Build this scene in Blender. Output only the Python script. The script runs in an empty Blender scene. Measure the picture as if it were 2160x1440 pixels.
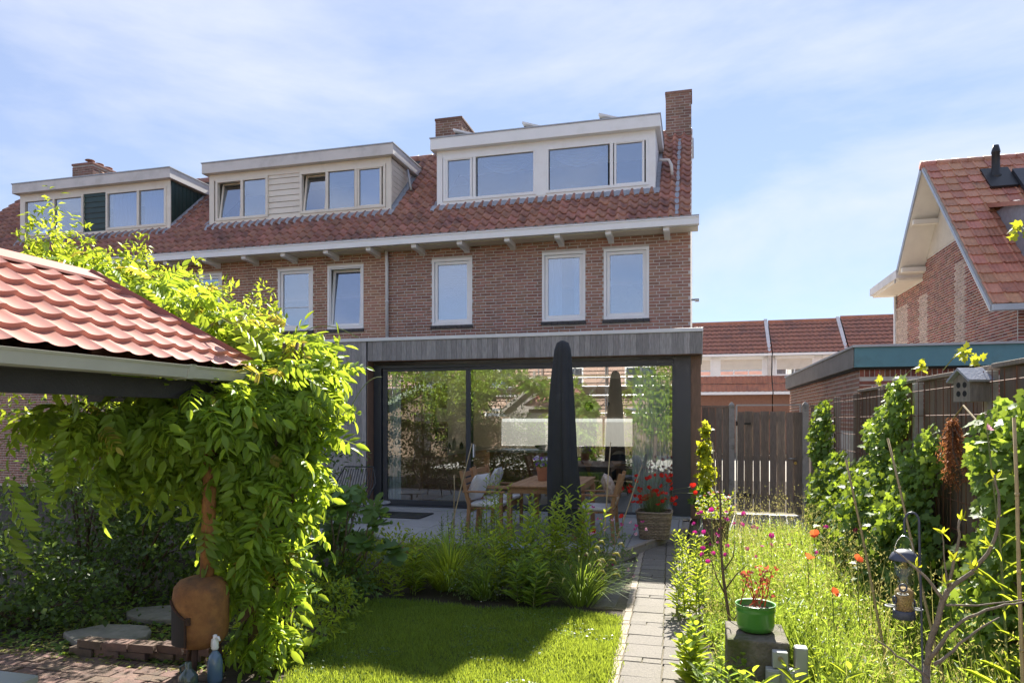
import bpy, bmesh, math, random
import numpy as np
from mathutils import Vector, Matrix, Euler

random.seed(7)
rng = np.random.default_rng(7)
scene = bpy.context.scene
COL = scene.collection
R = math.radians

# ------------------------------------------------------------------ camera, sky, sun, exposure
YAW = math.atan(389 / 1470)
cam_data = bpy.data.cameras.new('camera')
cam_data.sensor_width = 36
cam_data.lens = 24.5
cam_data.shift_y = 160 / 2160
cam_data.clip_end = 2000
cam = bpy.data.objects.new('camera', cam_data)
cam.location = (0, 0, 1.75)
cam.rotation_euler = (R(90), 0, YAW)
COL.objects.link(cam)
scene.camera = cam

SUN_EL = R(38.2)
SUN_AZ = math.atan2(0.09, 1.0)          # clockwise from +Y, towards +X
world = bpy.data.worlds.new('World')
scene.world = world
world.use_nodes = True
wn = world.node_tree
wn.nodes.clear()


def N(tree, kind, **kw):
    n = tree.nodes.new(kind)
    for k, v in kw.items():
        if k.startswith('i_'):
            n.inputs[k[2:].replace('_', ' ')].default_value = v
        else:
            setattr(n, k, v)
    return n


def L(tree, a, b):
    tree.links.new(a, b)


w_out = N(wn, 'ShaderNodeOutputWorld')
w_bg = N(wn, 'ShaderNodeBackground')
w_bg.inputs['Strength'].default_value = 0.115
w_sky = N(wn, 'ShaderNodeTexSky', sky_type='NISHITA')
w_sky.sun_disc = False
w_sky.sun_elevation = SUN_EL
w_sky.sun_rotation = SUN_AZ
w_sky.air_density = 1.0
w_sky.dust_density = 0.0
w_sky.ozone_density = 2.0
w_tc = N(wn, 'ShaderNodeTexCoord')
w_map = N(wn, 'ShaderNodeMapping')
w_map.inputs['Scale'].default_value = (1.3, 1.3, 4.0)
w_map.inputs['Rotation'].default_value = (0.05, 0.2, 0.3)
w_map.inputs['Location'].default_value = (4.1, 0.3, 1.7)
w_no = N(wn, 'ShaderNodeTexNoise')
w_no.inputs['Scale'].default_value = 1.25
w_no.inputs['Detail'].default_value = 8.0
w_no.inputs['Roughness'].default_value = 0.56
w_no.inputs['Distortion'].default_value = 0.35
w_ramp = N(wn, 'ShaderNodeValToRGB')
w_ramp.color_ramp.elements[0].position = 0.47
w_ramp.color_ramp.elements[1].position = 0.80
w_veil = N(wn, 'ShaderNodeMix', data_type='RGBA')          # thin even cirrus veil over the whole dome
w_veil.inputs[0].default_value = 0.87
w_veil.inputs[7].default_value = (0.76, 0.90, 1.34, 1)
w_mix = N(wn, 'ShaderNodeMix', data_type='RGBA')
w_mix.inputs[7].default_value = (1.85, 1.92, 2.12, 1)
L(wn, w_tc.outputs['Generated'], w_map.inputs['Vector'])
L(wn, w_map.outputs[0], w_no.inputs['Vector'])
L(wn, w_no.outputs['Fac'], w_ramp.inputs[0])
L(wn, w_ramp.outputs[0], w_mix.inputs[0])
L(wn, w_sky.outputs[0], w_veil.inputs[6])
L(wn, w_veil.outputs[2], w_mix.inputs[6])
L(wn, w_mix.outputs[2], w_bg.inputs['Color'])
L(wn, w_bg.outputs[0], w_out.inputs[0])

sun_data = bpy.data.lights.new('sun', 'SUN')
sun_data.energy = 3.5
sun_data.angle = R(0.53)
sun_data.color = (1.0, 0.95, 0.85)
sun = bpy.data.objects.new('sun', sun_data)
sd = Vector((math.sin(SUN_AZ) * math.cos(SUN_EL), math.cos(SUN_AZ) * math.cos(SUN_EL), math.sin(SUN_EL)))
sun.rotation_euler = sd.to_track_quat('Z', 'Y').to_euler()
sun.location = (4, 30, 30)
COL.objects.link(sun)

vs = scene.view_settings
vs.view_transform = 'Standard'
vs.look = 'None'
vs.gamma = 1
vs.use_curve_mapping = False
vs.exposure = 2.2
try:
    scene.cycles.max_bounces = 5
    scene.cycles.diffuse_bounces = 3
    scene.cycles.glossy_bounces = 3
    scene.cycles.transmission_bounces = 4
    scene.cycles.transparent_max_bounces = 8
    scene.cycles.caustics_reflective = False
    scene.cycles.caustics_refractive = False
except Exception:
    pass

# ------------------------------------------------------------------ helpers
MATS = {}


def mat(name, c1, c2=None, rough=0.75, var=0.0, scale=6.0, bump=0.0, bscale=60.0, metal=0.0, spec=0.5,
        hue=0.0, stain=None, sscale=1.2, smin=0.52, smax=0.72, stretch=None, wave=None):
    """procedural surface: two-tone noise, per-piece value/hue variation, optional stains and bump"""
    m = bpy.data.materials.new(name)
    m.use_nodes = True
    t = m.node_tree
    b = t.nodes['Principled BSDF']
    b.inputs['Roughness'].default_value = rough
    b.inputs['Metallic'].default_value = metal
    b.inputs['Specular IOR Level'].default_value = spec
    geo = N(t, 'ShaderNodeNewGeometry')
    vec = geo.outputs['Position']
    if stretch:
        mp = N(t, 'ShaderNodeMapping')
        mp.inputs['Scale'].default_value = stretch
        L(t, vec, mp.inputs['Vector'])
        vec = mp.outputs[0]
    no = N(t, 'ShaderNodeTexNoise')
    no.inputs['Scale'].default_value = scale
    no.inputs['Detail'].default_value = 6
    no.inputs['Roughness'].default_value = 0.6
    L(t, vec, no.inputs['Vector'])
    ramp = N(t, 'ShaderNodeValToRGB')
    ramp.color_ramp.elements[0].position = 0.33
    ramp.color_ramp.elements[1].position = 0.67
    L(t, no.outputs['Fac'], ramp.inputs[0])
    mx = N(t, 'ShaderNodeMix', data_type='RGBA')
    mx.inputs[6].default_value = (*c1, 1)
    mx.inputs[7].default_value = (*(c2 or c1), 1)
    L(t, ramp.outputs[0], mx.inputs[0])
    col = mx.outputs[2]
    if stain:
        n2 = N(t, 'ShaderNodeTexNoise')
        n2.inputs['Scale'].default_value = sscale
        n2.inputs['Detail'].default_value = 7
        n2.inputs['Roughness'].default_value = 0.65
        L(t, vec, n2.inputs['Vector'])
        r2 = N(t, 'ShaderNodeValToRGB')
        r2.color_ramp.elements[0].position = smin
        r2.color_ramp.elements[1].position = smax
        L(t, n2.outputs['Fac'], r2.inputs[0])
        m2 = N(t, 'ShaderNodeMix', data_type='RGBA')
        m2.inputs[7].default_value = (*stain, 1)
        L(t, r2.outputs[0], m2.inputs[0])
        L(t, col, m2.inputs[6])
        col = m2.outputs[2]
    if var or hue:
        oi = N(t, 'ShaderNodeObjectInfo')
        ad = N(t, 'ShaderNodeMath', operation='ADD')
        L(t, oi.outputs['Random'], ad.inputs[0])
        L(t, geo.outputs['Random Per Island'], ad.inputs[1])
        fr = N(t, 'ShaderNodeMath', operation='FRACT')
        L(t, ad.outputs[0], fr.inputs[0])
        mr = N(t, 'ShaderNodeMapRange')
        mr.inputs['To Min'].default_value = 1 - var
        mr.inputs['To Max'].default_value = 1 + var
        L(t, fr.outputs[0], mr.inputs['Value'])
        m7 = N(t, 'ShaderNodeMath', operation='MULTIPLY')
        m7.inputs[1].default_value = 7.31
        L(t, fr.outputs[0], m7.inputs[0])
        f2 = N(t, 'ShaderNodeMath', operation='FRACT')
        L(t, m7.outputs[0], f2.inputs[0])
        mh = N(t, 'ShaderNodeMapRange')
        mh.inputs['To Min'].default_value = 0.5 - hue
        mh.inputs['To Max'].default_value = 0.5 + hue
        L(t, f2.outputs[0], mh.inputs['Value'])
        hs = N(t, 'ShaderNodeHueSaturation')
        L(t, mh.outputs[0], hs.inputs['Hue'])
        L(t, mr.outputs[0], hs.inputs['Value'])
        L(t, col, hs.inputs['Color'])
        col = hs.outputs[0]
    L(t, col, b.inputs['Base Color'])
    if bump:
        n3 = N(t, 'ShaderNodeTexNoise')
        n3.inputs['Scale'].default_value = bscale
        n3.inputs['Detail'].default_value = 4
        L(t, vec, n3.inputs['Vector'])
        bp = N(t, 'ShaderNodeBump')
        bp.inputs['Strength'].default_value = min(1.0, bump)
        bp.inputs['Distance'].default_value = 0.01
        L(t, n3.outputs['Fac'], bp.inputs['Height'])
        L(t, bp.outputs[0], b.inputs['Normal'])
    MATS[name] = m
    return m


def leafmat(name, c1, c2, trans, tf=0.45, rough=0.42, var=0.35, hue=0.03, spec=0.4):
    if name.startswith('leaf'):
        c1, c2 = [min(.5, v * 1.38) for v in c1], [min(.5, v * 1.38) for v in c2]
    m = bpy.data.materials.new(name)
    m.use_nodes = True
    t = m.node_tree
    b = t.nodes['Principled BSDF']
    out = t.nodes['Material Output']
    b.inputs['Roughness'].default_value = rough
    b.inputs['Specular IOR Level'].default_value = spec
    geo = N(t, 'ShaderNodeNewGeometry')
    oi = N(t, 'ShaderNodeObjectInfo')
    ad = N(t, 'ShaderNodeMath', operation='ADD')
    L(t, oi.outputs['Random'], ad.inputs[0])
    L(t, geo.outputs['Random Per Island'], ad.inputs[1])
    fr = N(t, 'ShaderNodeMath', operation='FRACT')
    L(t, ad.outputs[0], fr.inputs[0])
    mx = N(t, 'ShaderNodeMix', data_type='RGBA')
    mx.inputs[6].default_value = (*c1, 1)
    mx.inputs[7].default_value = (*c2, 1)
    L(t, fr.outputs[0], mx.inputs[0])
    m7 = N(t, 'ShaderNodeMath', operation='MULTIPLY')
    m7.inputs[1].default_value = 5.17
    L(t, fr.outputs[0], m7.inputs[0])
    f2 = N(t, 'ShaderNodeMath', operation='FRACT')
    L(t, m7.outputs[0], f2.inputs[0])
    mr = N(t, 'ShaderNodeMapRange')
    mr.inputs['To Min'].default_value = 1 - var
    mr.inputs['To Max'].default_value = 1 + var
    L(t, f2.outputs[0], mr.inputs['Value'])
    hs = N(t, 'ShaderNodeHueSaturation')
    L(t, mr.outputs[0], hs.inputs['Value'])
    L(t, mx.outputs[2], hs.inputs['Color'])
    L(t, hs.outputs[0], b.inputs['Base Color'])
    tr = N(t, 'ShaderNodeBsdfTranslucent')
    h2 = N(t, 'ShaderNodeHueSaturation')
    h2.inputs['Color'].default_value = (*trans, 1)
    L(t, mr.outputs[0], h2.inputs['Value'])
    L(t, h2.outputs[0], tr.inputs['Color'])
    ms = N(t, 'ShaderNodeMixShader')
    ms.inputs[0].default_value = tf
    L(t, b.outputs[0], ms.inputs[1])
    L(t, tr.outputs[0], ms.inputs[2])
    L(t, ms.outputs[0], out.inputs['Surface'])
    MATS[name] = m
    return m


def glassmat(name, refl=0.3, tint=(0.92, 0.96, 0.95), rough=0.0, fres=True):
    m = bpy.data.materials.new(name)
    m.use_nodes = True
    t = m.node_tree
    t.nodes.remove(t.nodes['Principled BSDF'])
    out = t.nodes['Material Output']
    tr = N(t, 'ShaderNodeBsdfTransparent')
    tr.inputs['Color'].default_value = (*tint, 1)
    gl = N(t, 'ShaderNodeBsdfGlossy')
    gl.inputs['Roughness'].default_value = rough
    gl.inputs['Color'].default_value = (0.95, 0.97, 1.0, 1)
    ms = N(t, 'ShaderNodeMixShader')
    lw = N(t, 'ShaderNodeLayerWeight')
    lw.inputs['Blend'].default_value = 0.35
    mr = N(t, 'ShaderNodeMapRange')
    mr.inputs['To Min'].default_value = refl
    mr.inputs['To Max'].default_value = 1.0
    pw = N(t, 'ShaderNodeMath', operation='POWER')
    pw.inputs[1].default_value = 3.0
    L(t, lw.outputs['Facing'], pw.inputs[0])
    L(t, pw.outputs[0], mr.inputs['Value'])
    L(t, mr.outputs[0], ms.inputs[0])
    L(t, tr.outputs[0], ms.inputs[1])
    L(t, gl.outputs[0], ms.inputs[2])
    L(t, ms.outputs[0], out.inputs['Surface'])
    MATS[name] = m
    return m


class MB:
    def __init__(self):
        self.v = []
        self.f = []

    def box(self, x0, x1, y0, y1, z0, z1):
        b = len(self.v)
        self.v += [(x0, y0, z0), (x1, y0, z0), (x1, y1, z0), (x0, y1, z0), (x0, y0, z1), (x1, y0, z1), (x1, y1, z1), (x0, y1, z1)]
        self.f += [tuple(b + i for i in q) for q in ((3, 2, 1, 0), (4, 5, 6, 7), (0, 1, 5, 4), (1, 2, 6, 5), (2, 3, 7, 6), (3, 0, 4, 7))]
        return self

    def obox(self, c, half, M):
        """oriented box: centre c, half sizes, 3x3 matrix"""
        b = len(self.v)
        for z in (-1, 1):
            for x, y in ((-1, -1), (1, -1), (1, 1), (-1, 1)):
                p = M @ Vector((x * half[0], y * half[1], z * half[2]))
                self.v.append((c[0] + p.x, c[1] + p.y, c[2] + p.z))
        self.f += [tuple(b + i for i in q) for q in ((3, 2, 1, 0), (4, 5, 6, 7), (0, 1, 5, 4), (1, 2, 6, 5), (2, 3, 7, 6), (3, 0, 4, 7))]
        return self

    def bar(self, p, q, w, h=None, up=(0, 0, 1)):
        """square bar from p to q"""
        p, q = Vector(p), Vector(q)
        d = q - p
        ln = d.length
        d.normalize()
        u = Vector(up)
        if abs(d.dot(u)) > 0.98:
            u = Vector((1, 0, 0))
        s = d.cross(u).normalized()
        u = s.cross(d).normalized()
        M = Matrix((s, d, u)).transposed()
        return self.obox((p + q) / 2, (w / 2, ln / 2, (h or w) / 2), M)

    def prism(self, poly, axis, a, b):
        """extrude a 2D polygon; axis 'x': poly=(y,z); 'y': (x,z); 'z': (x,y)"""
        n = len(poly)
        s = len(self.v)
        for t in (a, b):
            for p in poly:
                self.v.append({'x': (t, p[0], p[1]), 'y': (p[0], t, p[1]), 'z': (p[0], p[1], t)}[axis])
        self.f.append(tuple(range(s, s + n)))
        self.f.append(tuple(range(s + 2 * n - 1, s + n - 1, -1)))
        for i in range(n):
            j = (i + 1) % n
            self.f.append((s + i, s + n + i, s + n + j, s + j))
        return self

    def quad(self, *pts):
        s = len(self.v)
        self.v += [tuple(p) for p in pts]
        self.f.append(tuple(range(s, s + len(pts))))
        return self

    def tube(self, path, rad, n=6, cap=True):
        path = [Vector(p) for p in path]
        if not hasattr(rad, '__len__'):
            rad = [rad] * len(path)
        s = len(self.v)
        up = Vector((0.13, 0.27, 1)).normalized()
        prev = None
        for i, p in enumerate(path):
            d = (path[min(i + 1, len(path) - 1)] - path[max(i - 1, 0)])
            if d.length < 1e-9:
                d = Vector((0, 0, 1))
            d.normalize()
            if prev is None:
                a = d.cross(up)
                if a.length < 0.05:
                    a = d.cross(Vector((1, 0, 0)))
            else:
                a = prev - d * prev.dot(d)
            a.normalize()
            prev = a
            c = d.cross(a)
            for k in range(n):
                t = 2 * math.pi * k / n
                q = p + (a * math.cos(t) + c * math.sin(t)) * rad[i]
                self.v.append(tuple(q))
        for i in range(len(path) - 1):
            for k in range(n):
                j = (k + 1) % n
                self.f.append((s + i * n + k, s + i * n + j, s + (i + 1) * n + j, s + (i + 1) * n + k))
        if cap:
            self.f.append(tuple(s + k for k in range(n))[::-1])
            e = s + (len(path) - 1) * n
            self.f.append(tuple(e + k for k in range(n)))
        return self

    def lathe(self, prof, c, n=24, squash=1.0):
        s = len(self.v)
        for r, z in prof:
            for k in range(n):
                t = 2 * math.pi * k / n
                self.v.append((c[0] + r * math.cos(t), c[1] + r * squash * math.sin(t), c[2] + z))
        m = len(prof)
        for i in range(m - 1):
            for k in range(n):
                j = (k + 1) % n
                self.f.append((s + i * n + k, s + i * n + j, s + (i + 1) * n + j, s + (i + 1) * n + k))
        if prof[0][0] > 1e-4:
            self.f.append(tuple(s + k for k in range(n))[::-1])
        if prof[-1][0] > 1e-4:
            e = s + (m - 1) * n
            self.f.append(tuple(e + k for k in range(n)))
        return self

    def arr(self, V, F):
        """append numpy verts (n,3) and faces given as list of index tuples"""
        s = len(self.v)
        self.v += [tuple(p) for p in V]
        self.f += [tuple(s + i for i in f) for f in F]
        return self

    def mesh(self, name, m=None, smooth=False):
        me = bpy.data.meshes.new(name)
        me.from_pydata(self.v, [], self.f)
        if smooth:
            me.polygons.foreach_set('use_smooth', [True] * len(me.polygons))
        if m is not None:
            me.materials.append(MATS[m] if isinstance(m, str) else m)
        me.update()
        return me

    def build(self, name, m, parent=None, kind=None, smooth=False, bevel=0):
        o = bpy.data.objects.new(name, self.mesh(name, m, smooth))
        link(o, parent)
        if bevel:
            b = o.modifiers.new('bevel', 'BEVEL')
            b.width = bevel
            b.segments = 2
            b.limit_method = 'ANGLE'
        if kind:
            o['kind'] = kind
        return o


def link(o, parent=None, world_coords=True):
    COL.objects.link(o)
    if parent is not None:
        o.parent = parent
        if world_coords and parent.type == 'EMPTY':
            o.matrix_parent_inverse = Matrix.Translation(-Vector(parent.location))


def tag(o, label, cat, group=None, kind=None):
    o['label'] = label
    o['category'] = cat
    if group:
        o['group'] = group
    if kind:
        o['kind'] = kind
    return o


def thing(name, label, cat, loc=(0, 0, 0), group=None):
    o = bpy.data.objects.new(name, None)
    o.location = loc
    o.empty_display_size = 0.1
    COL.objects.link(o)
    return tag(o, label, cat, group)


def piece(name, me, loc, parent, rot=None, scale=None):
    o = bpy.data.objects.new(name, me)
    o.location = loc
    if rot is not None:
        o.rotation_euler = rot
    if scale is not None:
        o.scale = scale
    link(o, parent)
    return o


def copy_tree(o, parent=None):
    c = o.copy()
    COL.objects.link(c)
    if parent is not None:
        c.parent = parent
    for ch in list(o.children):
        copy_tree(ch, c)
    return c


def struct(o):
    o['kind'] = 'structure'
    return o


def npmesh(name, V, F, m, smooth=False):
    """fast mesh from numpy verts and an (n,k) face array"""
    me = bpy.data.meshes.new(name)
    V = np.asarray(V, dtype=np.float32)
    F = np.asarray(F, dtype=np.int32)
    n, k = F.shape
    me.vertices.add(len(V))
    me.vertices.foreach_set('co', V.ravel())
    me.loops.add(n * k)
    me.loops.foreach_set('vertex_index', F.ravel())
    me.polygons.add(n)
    me.polygons.foreach_set('loop_start', np.arange(0, n * k, k, dtype=np.int32))
    me.polygons.foreach_set('loop_total', np.full(n, k, dtype=np.int32))
    if smooth:
        me.polygons.foreach_set('use_smooth', np.ones(n, dtype=bool))
    me.materials.append(MATS[m] if isinstance(m, str) else m)
    me.update(calc_edges=True)
    me.validate()
    return me


def npobj(name, V, F, m, parent=None, kind=None, smooth=False):
    o = bpy.data.objects.new(name, npmesh(name, V, F, m, smooth))
    link(o, parent)
    if kind:
        o['kind'] = kind
    return o


BOXF = np.array([(4, 5, 6, 7), (0, 1, 5, 4), (1, 2, 6, 5), (2, 3, 7, 6), (3, 0, 4, 7), (3, 2, 1, 0)])

# ------------------------------------------------------------------ materials
mat('brick_red', (0.42, 0.225, 0.160), (0.34, 0.175, 0.125), 0.85, 0.20, 14, 0.5, 90, hue=0.012, stain=(0.30, 0.17, 0.13), sscale=0.9, smin=.5, smax=.75)
mat('brick_tan', (0.44, 0.235, 0.160), (0.37, 0.185, 0.130), 0.85, 0.18, 14, 0.5, 90, hue=0.012, stain=(0.30, 0.19, 0.13), sscale=0.9, smin=.5, smax=.75)
mat('brick_dark', (0.23, 0.125, 0.095), (0.17, 0.10, 0.08), 0.9, 0.28, 14, 0.5, 90, hue=0.015, stain=(0.16, 0.14, 0.04), sscale=2.0, smin=0.6, smax=0.75)
mat('brick_rust', (0.33, 0.120, 0.075), (0.21, 0.075, 0.055), 0.85, 0.35, 10, 0.5, 90, hue=0.015)
mat('brick_pale', (0.50, 0.36, 0.29), (0.43, 0.30, 0.24), 0.85, 0.2, 10, 0.5, 90, hue=0.01)
mat('mortar_grey', (0.60, 0.56, 0.53), (0.50, 0.47, 0.44), 0.95, 0, 8, 0.4, 120)
mat('mortar_tan', (0.68, 0.59, 0.48), (0.58, 0.50, 0.41), 0.95, 0, 8, 0.4, 120)
mat('mortar_white', (0.66, 0.61, 0.55), (0.55, 0.50, 0.45), 0.95, 0, 8, 0.4, 120)
mat('mortar_dark', (0.38, 0.34, 0.31), (0.28, 0.25, 0.23), 0.95, 0, 8, 0.4, 120)
mat('tile_red', (0.42, 0.20, 0.140), (0.30, 0.145, 0.110), 0.55, 0.18, 7, 0.35, 70, hue=0.009, stain=(0.14, 0.075, 0.07), sscale=2.3, smin=0.5, smax=0.72)
mat('tile_brown', (0.39, 0.18, 0.125), (0.28, 0.135, 0.105), 0.55, 0.18, 7, 0.35, 70, hue=0.009, stain=(0.12, 0.070, 0.066), sscale=2.0, smin=0.48, smax=0.7)
mat('tile_orange', (0.55, 0.25, 0.155), (0.44, 0.19, 0.12), 0.6, 0.18, 6, 0.35, 70, hue=0.014, stain=(0.20, 0.11, 0.085), sscale=2.6, smin=0.58, smax=0.75)
mat('roof_felt', (0.06, 0.05, 0.05), (0.04, 0.04, 0.04), 0.9)
mat('white_paint', (0.88, 0.88, 0.88), (0.84, 0.84, 0.84), 0.45, 0, 3, 0.08, 40, stain=(0.76, 0.745, 0.72), sscale=2.2, smin=.56, smax=.85)
mat('cream_paint', (0.80, 0.74, 0.64), (0.74, 0.68, 0.59), 0.5, 0.03, 3, 0.1, 40, stain=(0.58, 0.52, 0.43), sscale=2.0, smin=.56, smax=.85)
mat('fascia_grey', (0.70, 0.66, 0.63), (0.61, 0.58, 0.56), 0.5, 0, 2, 0.1, 40, stain=(0.48, 0.45, 0.41), sscale=2.0, smin=.54, smax=.85)
mat('green_board', (0.022, 0.055, 0.048), (0.018, 0.042, 0.038), 0.4, 0.12, 5, 0.1, 40)
mat('lead', (0.40, 0.42, 0.46), (0.28, 0.30, 0.33), 0.5, 0.08, 9, 0.6, 30, metal=0.3)
mat('plaster', (0.62, 0.55, 0.45), (0.52, 0.46, 0.38), 0.9, 0, 3, 0.6, 80)
mat('zinc', (0.42, 0.43, 0.45), (0.34, 0.35, 0.37), 0.45, 0, 4, metal=0.4)
mat('alu_trim', (0.72, 0.72, 0.72), (0.64, 0.64, 0.65), 0.35, 0, 3)
mat('clad_wood', (0.37, 0.345, 0.335), (0.23, 0.215, 0.21), 0.8, 0.22, 9, 0.5, 40, hue=0.01, stretch=(6, 6, 0.7))
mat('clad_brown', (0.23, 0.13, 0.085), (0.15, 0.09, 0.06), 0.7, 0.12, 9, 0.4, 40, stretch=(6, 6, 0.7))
mat('anthracite', (0.045, 0.048, 0.056), (0.038, 0.040, 0.048), 0.45, 0, 3, 0.05, 80)
mat('black_rubber', (0.012, 0.012, 0.014), None, 0.6)
mat('dark_room', (0.10, 0.085, 0.075), None, 0.9)
mat('curtain_blue', (0.42, 0.50, 0.66), (0.36, 0.44, 0.62), 0.9, 0, 3)
mat('curtain_white', (0.66, 0.68, 0.68), (0.58, 0.60, 0.60), 0.9, 0, 3)
mat('blind_grey', (0.40, 0.42, 0.46), (0.36, 0.38, 0.42), 0.8)
mat('sill_black', (0.025, 0.024, 0.028), (0.04, 0.04, 0.045), 0.5, 0.1, 20)
mat('teal_paint', (0.12, 0.27, 0.31), (0.10, 0.24, 0.28), 0.6, 0, 3, 0.1, 30, stain=(0.09, 0.17, 0.18), sscale=2.5, smin=.52, smax=.8)
mat('grey_board', (0.27, 0.245, 0.225), (0.21, 0.19, 0.175), 0.7, 0, 3, 0.2, 30)
mat('concrete', (0.48, 0.46, 0.43), (0.36, 0.345, 0.32), 0.92, 0.06, 12, 0.6, 60, stain=(0.12, 0.12, 0.08), sscale=5, smin=0.55, smax=0.75)
glassmat('glass_up', 0.30, (0.70, 0.78, 0.90))
glassmat('glass_door', 0.20, (0.93, 0.95, 0.93))
glassmat('glass_far', 0.4, (0.6, 0.65, 0.7))

# ------------------------------------------------------------------ ground
def soil():
    xs = np.linspace(-1, 1, 61)
    g = np.sign(xs) * (np.abs(xs) ** 3) * 260
    V = []
    for y in g:
        for x in g:
            V.append((x, y + 12, -0.012))
    n = len(g)
    F = [(j * n + i, j * n + i + 1, (j + 1) * n + i + 1, (j + 1) * n + i) for j in range(n - 1) for i in range(n - 1)]
    return npobj('ground', V, F, 'soil')


mat('soil', (0.062, 0.045, 0.030), (0.038, 0.028, 0.020), 0.95, 0, 7, 0.8, 40, stain=(0.05, 0.06, 0.02), sscale=3)
struct(soil())

# ------------------------------------------------------------------ building helpers
def wall_rects(u0, u1, v0, v1, holes):
    us = sorted({u0, u1, *[h[0] for h in holes], *[h[1] for h in holes]})
    zs = sorted({v0, v1, *[h[2] for h in holes], *[h[3] for h in holes]})
    us = [u for u in us if u0 <= u <= u1]
    zs = [z for z in zs if v0 <= z <= v1]
    out = []
    for a, b in zip(us[:-1], us[1:]):
        for c, d in zip(zs[:-1], zs[1:]):
            m, k = (a + b) / 2, (c + d) / 2
            if not any(h[0] < m < h[1] and h[2] < k < h[3] for h in holes):
                out.append((a, b, c, d))
    return out


def brick_list(u0, u1, v0, v1, holes=(), course=0.062, pitch=0.222, joint=0.016, keep=None):
    """running bond: list of (centre u, centre v, length)"""
    out = []
    row = 0
    v = v0
    while v + course <= v1 + 1e-6:
        off = (row % 2) * pitch / 2 + (0.25 * pitch if row % 4 == 3 else 0)
        spans = [(u0, u1)]
        for h in holes:
            if h[2] < v + course * 0.7 and h[3] > v + course * 0.3:
                ns = []
                for a, b in spans:
                    if h[1] <= a or h[0] >= b:
                        ns.append((a, b))
                    else:
                        if h[0] - a > 0.03:
                            ns.append((a, h[0]))
                        if b - h[1] > 0.03:
                            ns.append((h[1], b))
                spans = ns
        for a, b in spans:
            k0 = math.floor((a - u0 - off) / pitch)
            x = u0 + off + k0 * pitch
            while x < b:
                s, e = max(x, a), min(x + pitch - joint, b)
                if e - s > 0.035 and (keep is None or keep((s + e) / 2, v + course / 2)):
                    out.append(((s + e) / 2, v + course / 2, e - s))
                x += pitch
        v += course
        row += 1
    return out


def lay_bricks(bricks, place, parent, m, n_parts, key, hgt=0.047, proud=0.004):
    """place(u, v) -> (loc, rotz): front face of brick looks along local -y; n_parts largest become objects"""
    bricks = sorted(bricks, key=key)
    unit = MB().box(-0.5, 0.5, 0, 0.03, -hgt / 2, hgt / 2)
    unit.f = [f for i, f in enumerate(unit.f) if i != 4]
    me = unit.mesh('brick', m)
    for (u, v, ln) in bricks[:n_parts]:
        loc, rz = place(u, v)
        j = random.uniform(-0.0015, 0.002)
        d = Vector((math.sin(rz), -math.cos(rz), 0))
        piece('brick', me, Vector(loc) + d * (proud + j), parent, (0, 0, rz), (ln, 1, 1))
    rest = bricks[n_parts:]
    if rest:
        V = []
        F = []
        base = np.array([(-.5, 0, -.5), (.5, 0, -.5), (.5, 1, -.5), (-.5, 1, -.5), (-.5, 0, .5), (.5, 0, .5), (.5, 1, .5), (-.5, 1, .5)])
        for i, (u, v, ln) in enumerate(rest):
            loc, rz = place(u, v)
            b = base * (ln, 0.03, hgt)
            j = random.uniform(-0.0015, 0.002)
            b[:, 1] -= proud + j
            c, s = math.cos(rz), math.sin(rz)
            w = np.stack([b[:, 0] * c - b[:, 1] * s, b[:, 0] * s + b[:, 1] * c, b[:, 2]], 1) + np.array(loc)
            V.append(w)
            F.append(BOXF[[0, 1, 2, 4, 5]] + 8 * i)
        npobj('brickwork', np.concatenate(V), np.concatenate(F), m, parent, 'stuff')


def pantile_mesh(m, w=0.205, ln=0.33, n=8):
    """S-shaped clay pantile, y up the slope, lower edge lifted over the row below"""
    V = []
    F = []
    prof = []
    for i in range(n + 1):
        t = i / n
        x = (t - 0.5) * w * 1.06
        if t < 0.42:
            z = 0.046 * math.sin(math.pi * (t / 0.42)) + 0.012
        else:
            z = -0.024 * math.sin(math.pi * ((t - 0.42) / 0.58)) + 0.012
        prof.append((x, z))
    for y, dz in ((0.0, 0.046), (ln, 0.002)):
        for x, z in prof:
            V.append((x, y, z + dz))
    for x, z in prof:
        V.append((x, 0.004, z + 0.046 - 0.030))
    k = n + 1
    for i in range(n):
        F.append((i, i + 1, k + i + 1, k + i))
        F.append((2 * k + i, 2 * k + i + 1, i + 1, i))
    mb = MB()
    mb.v, mb.f = V, F
    return mb.mesh('roof_tile', m, True)


def mulden_mesh(m, w=0.25, ln=0.40):
    """flat interlocking tile with one roll and a valley"""
    prof = [(-0.5, 0.012), (-0.44, 0.034), (-0.36, 0.036), (-0.28, 0.014), (-0.18, 0.008), (0.0, 0.016), (0.16, 0.008), (0.30, 0.014), (0.42, 0.012), (0.515, 0.012)]
    V = []
    F = []
    for y, dz in ((0.0, 0.034), (ln, 0.002)):
        for x, z in prof:
            V.append((x * w, y, z + dz))
    for x, z in prof:
        V.append((x * w, 0.002, z + 0.034 - 0.024))
    k = len(prof)
    for i in range(k - 1):
        F.append((i, i + 1, k + i + 1, k + i))
        F.append((2 * k + i, 2 * k + i + 1, i + 1, i))
    mb = MB()
    mb.v, mb.f = V, F
    return mb.mesh('roof_tile', m, False)


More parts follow.
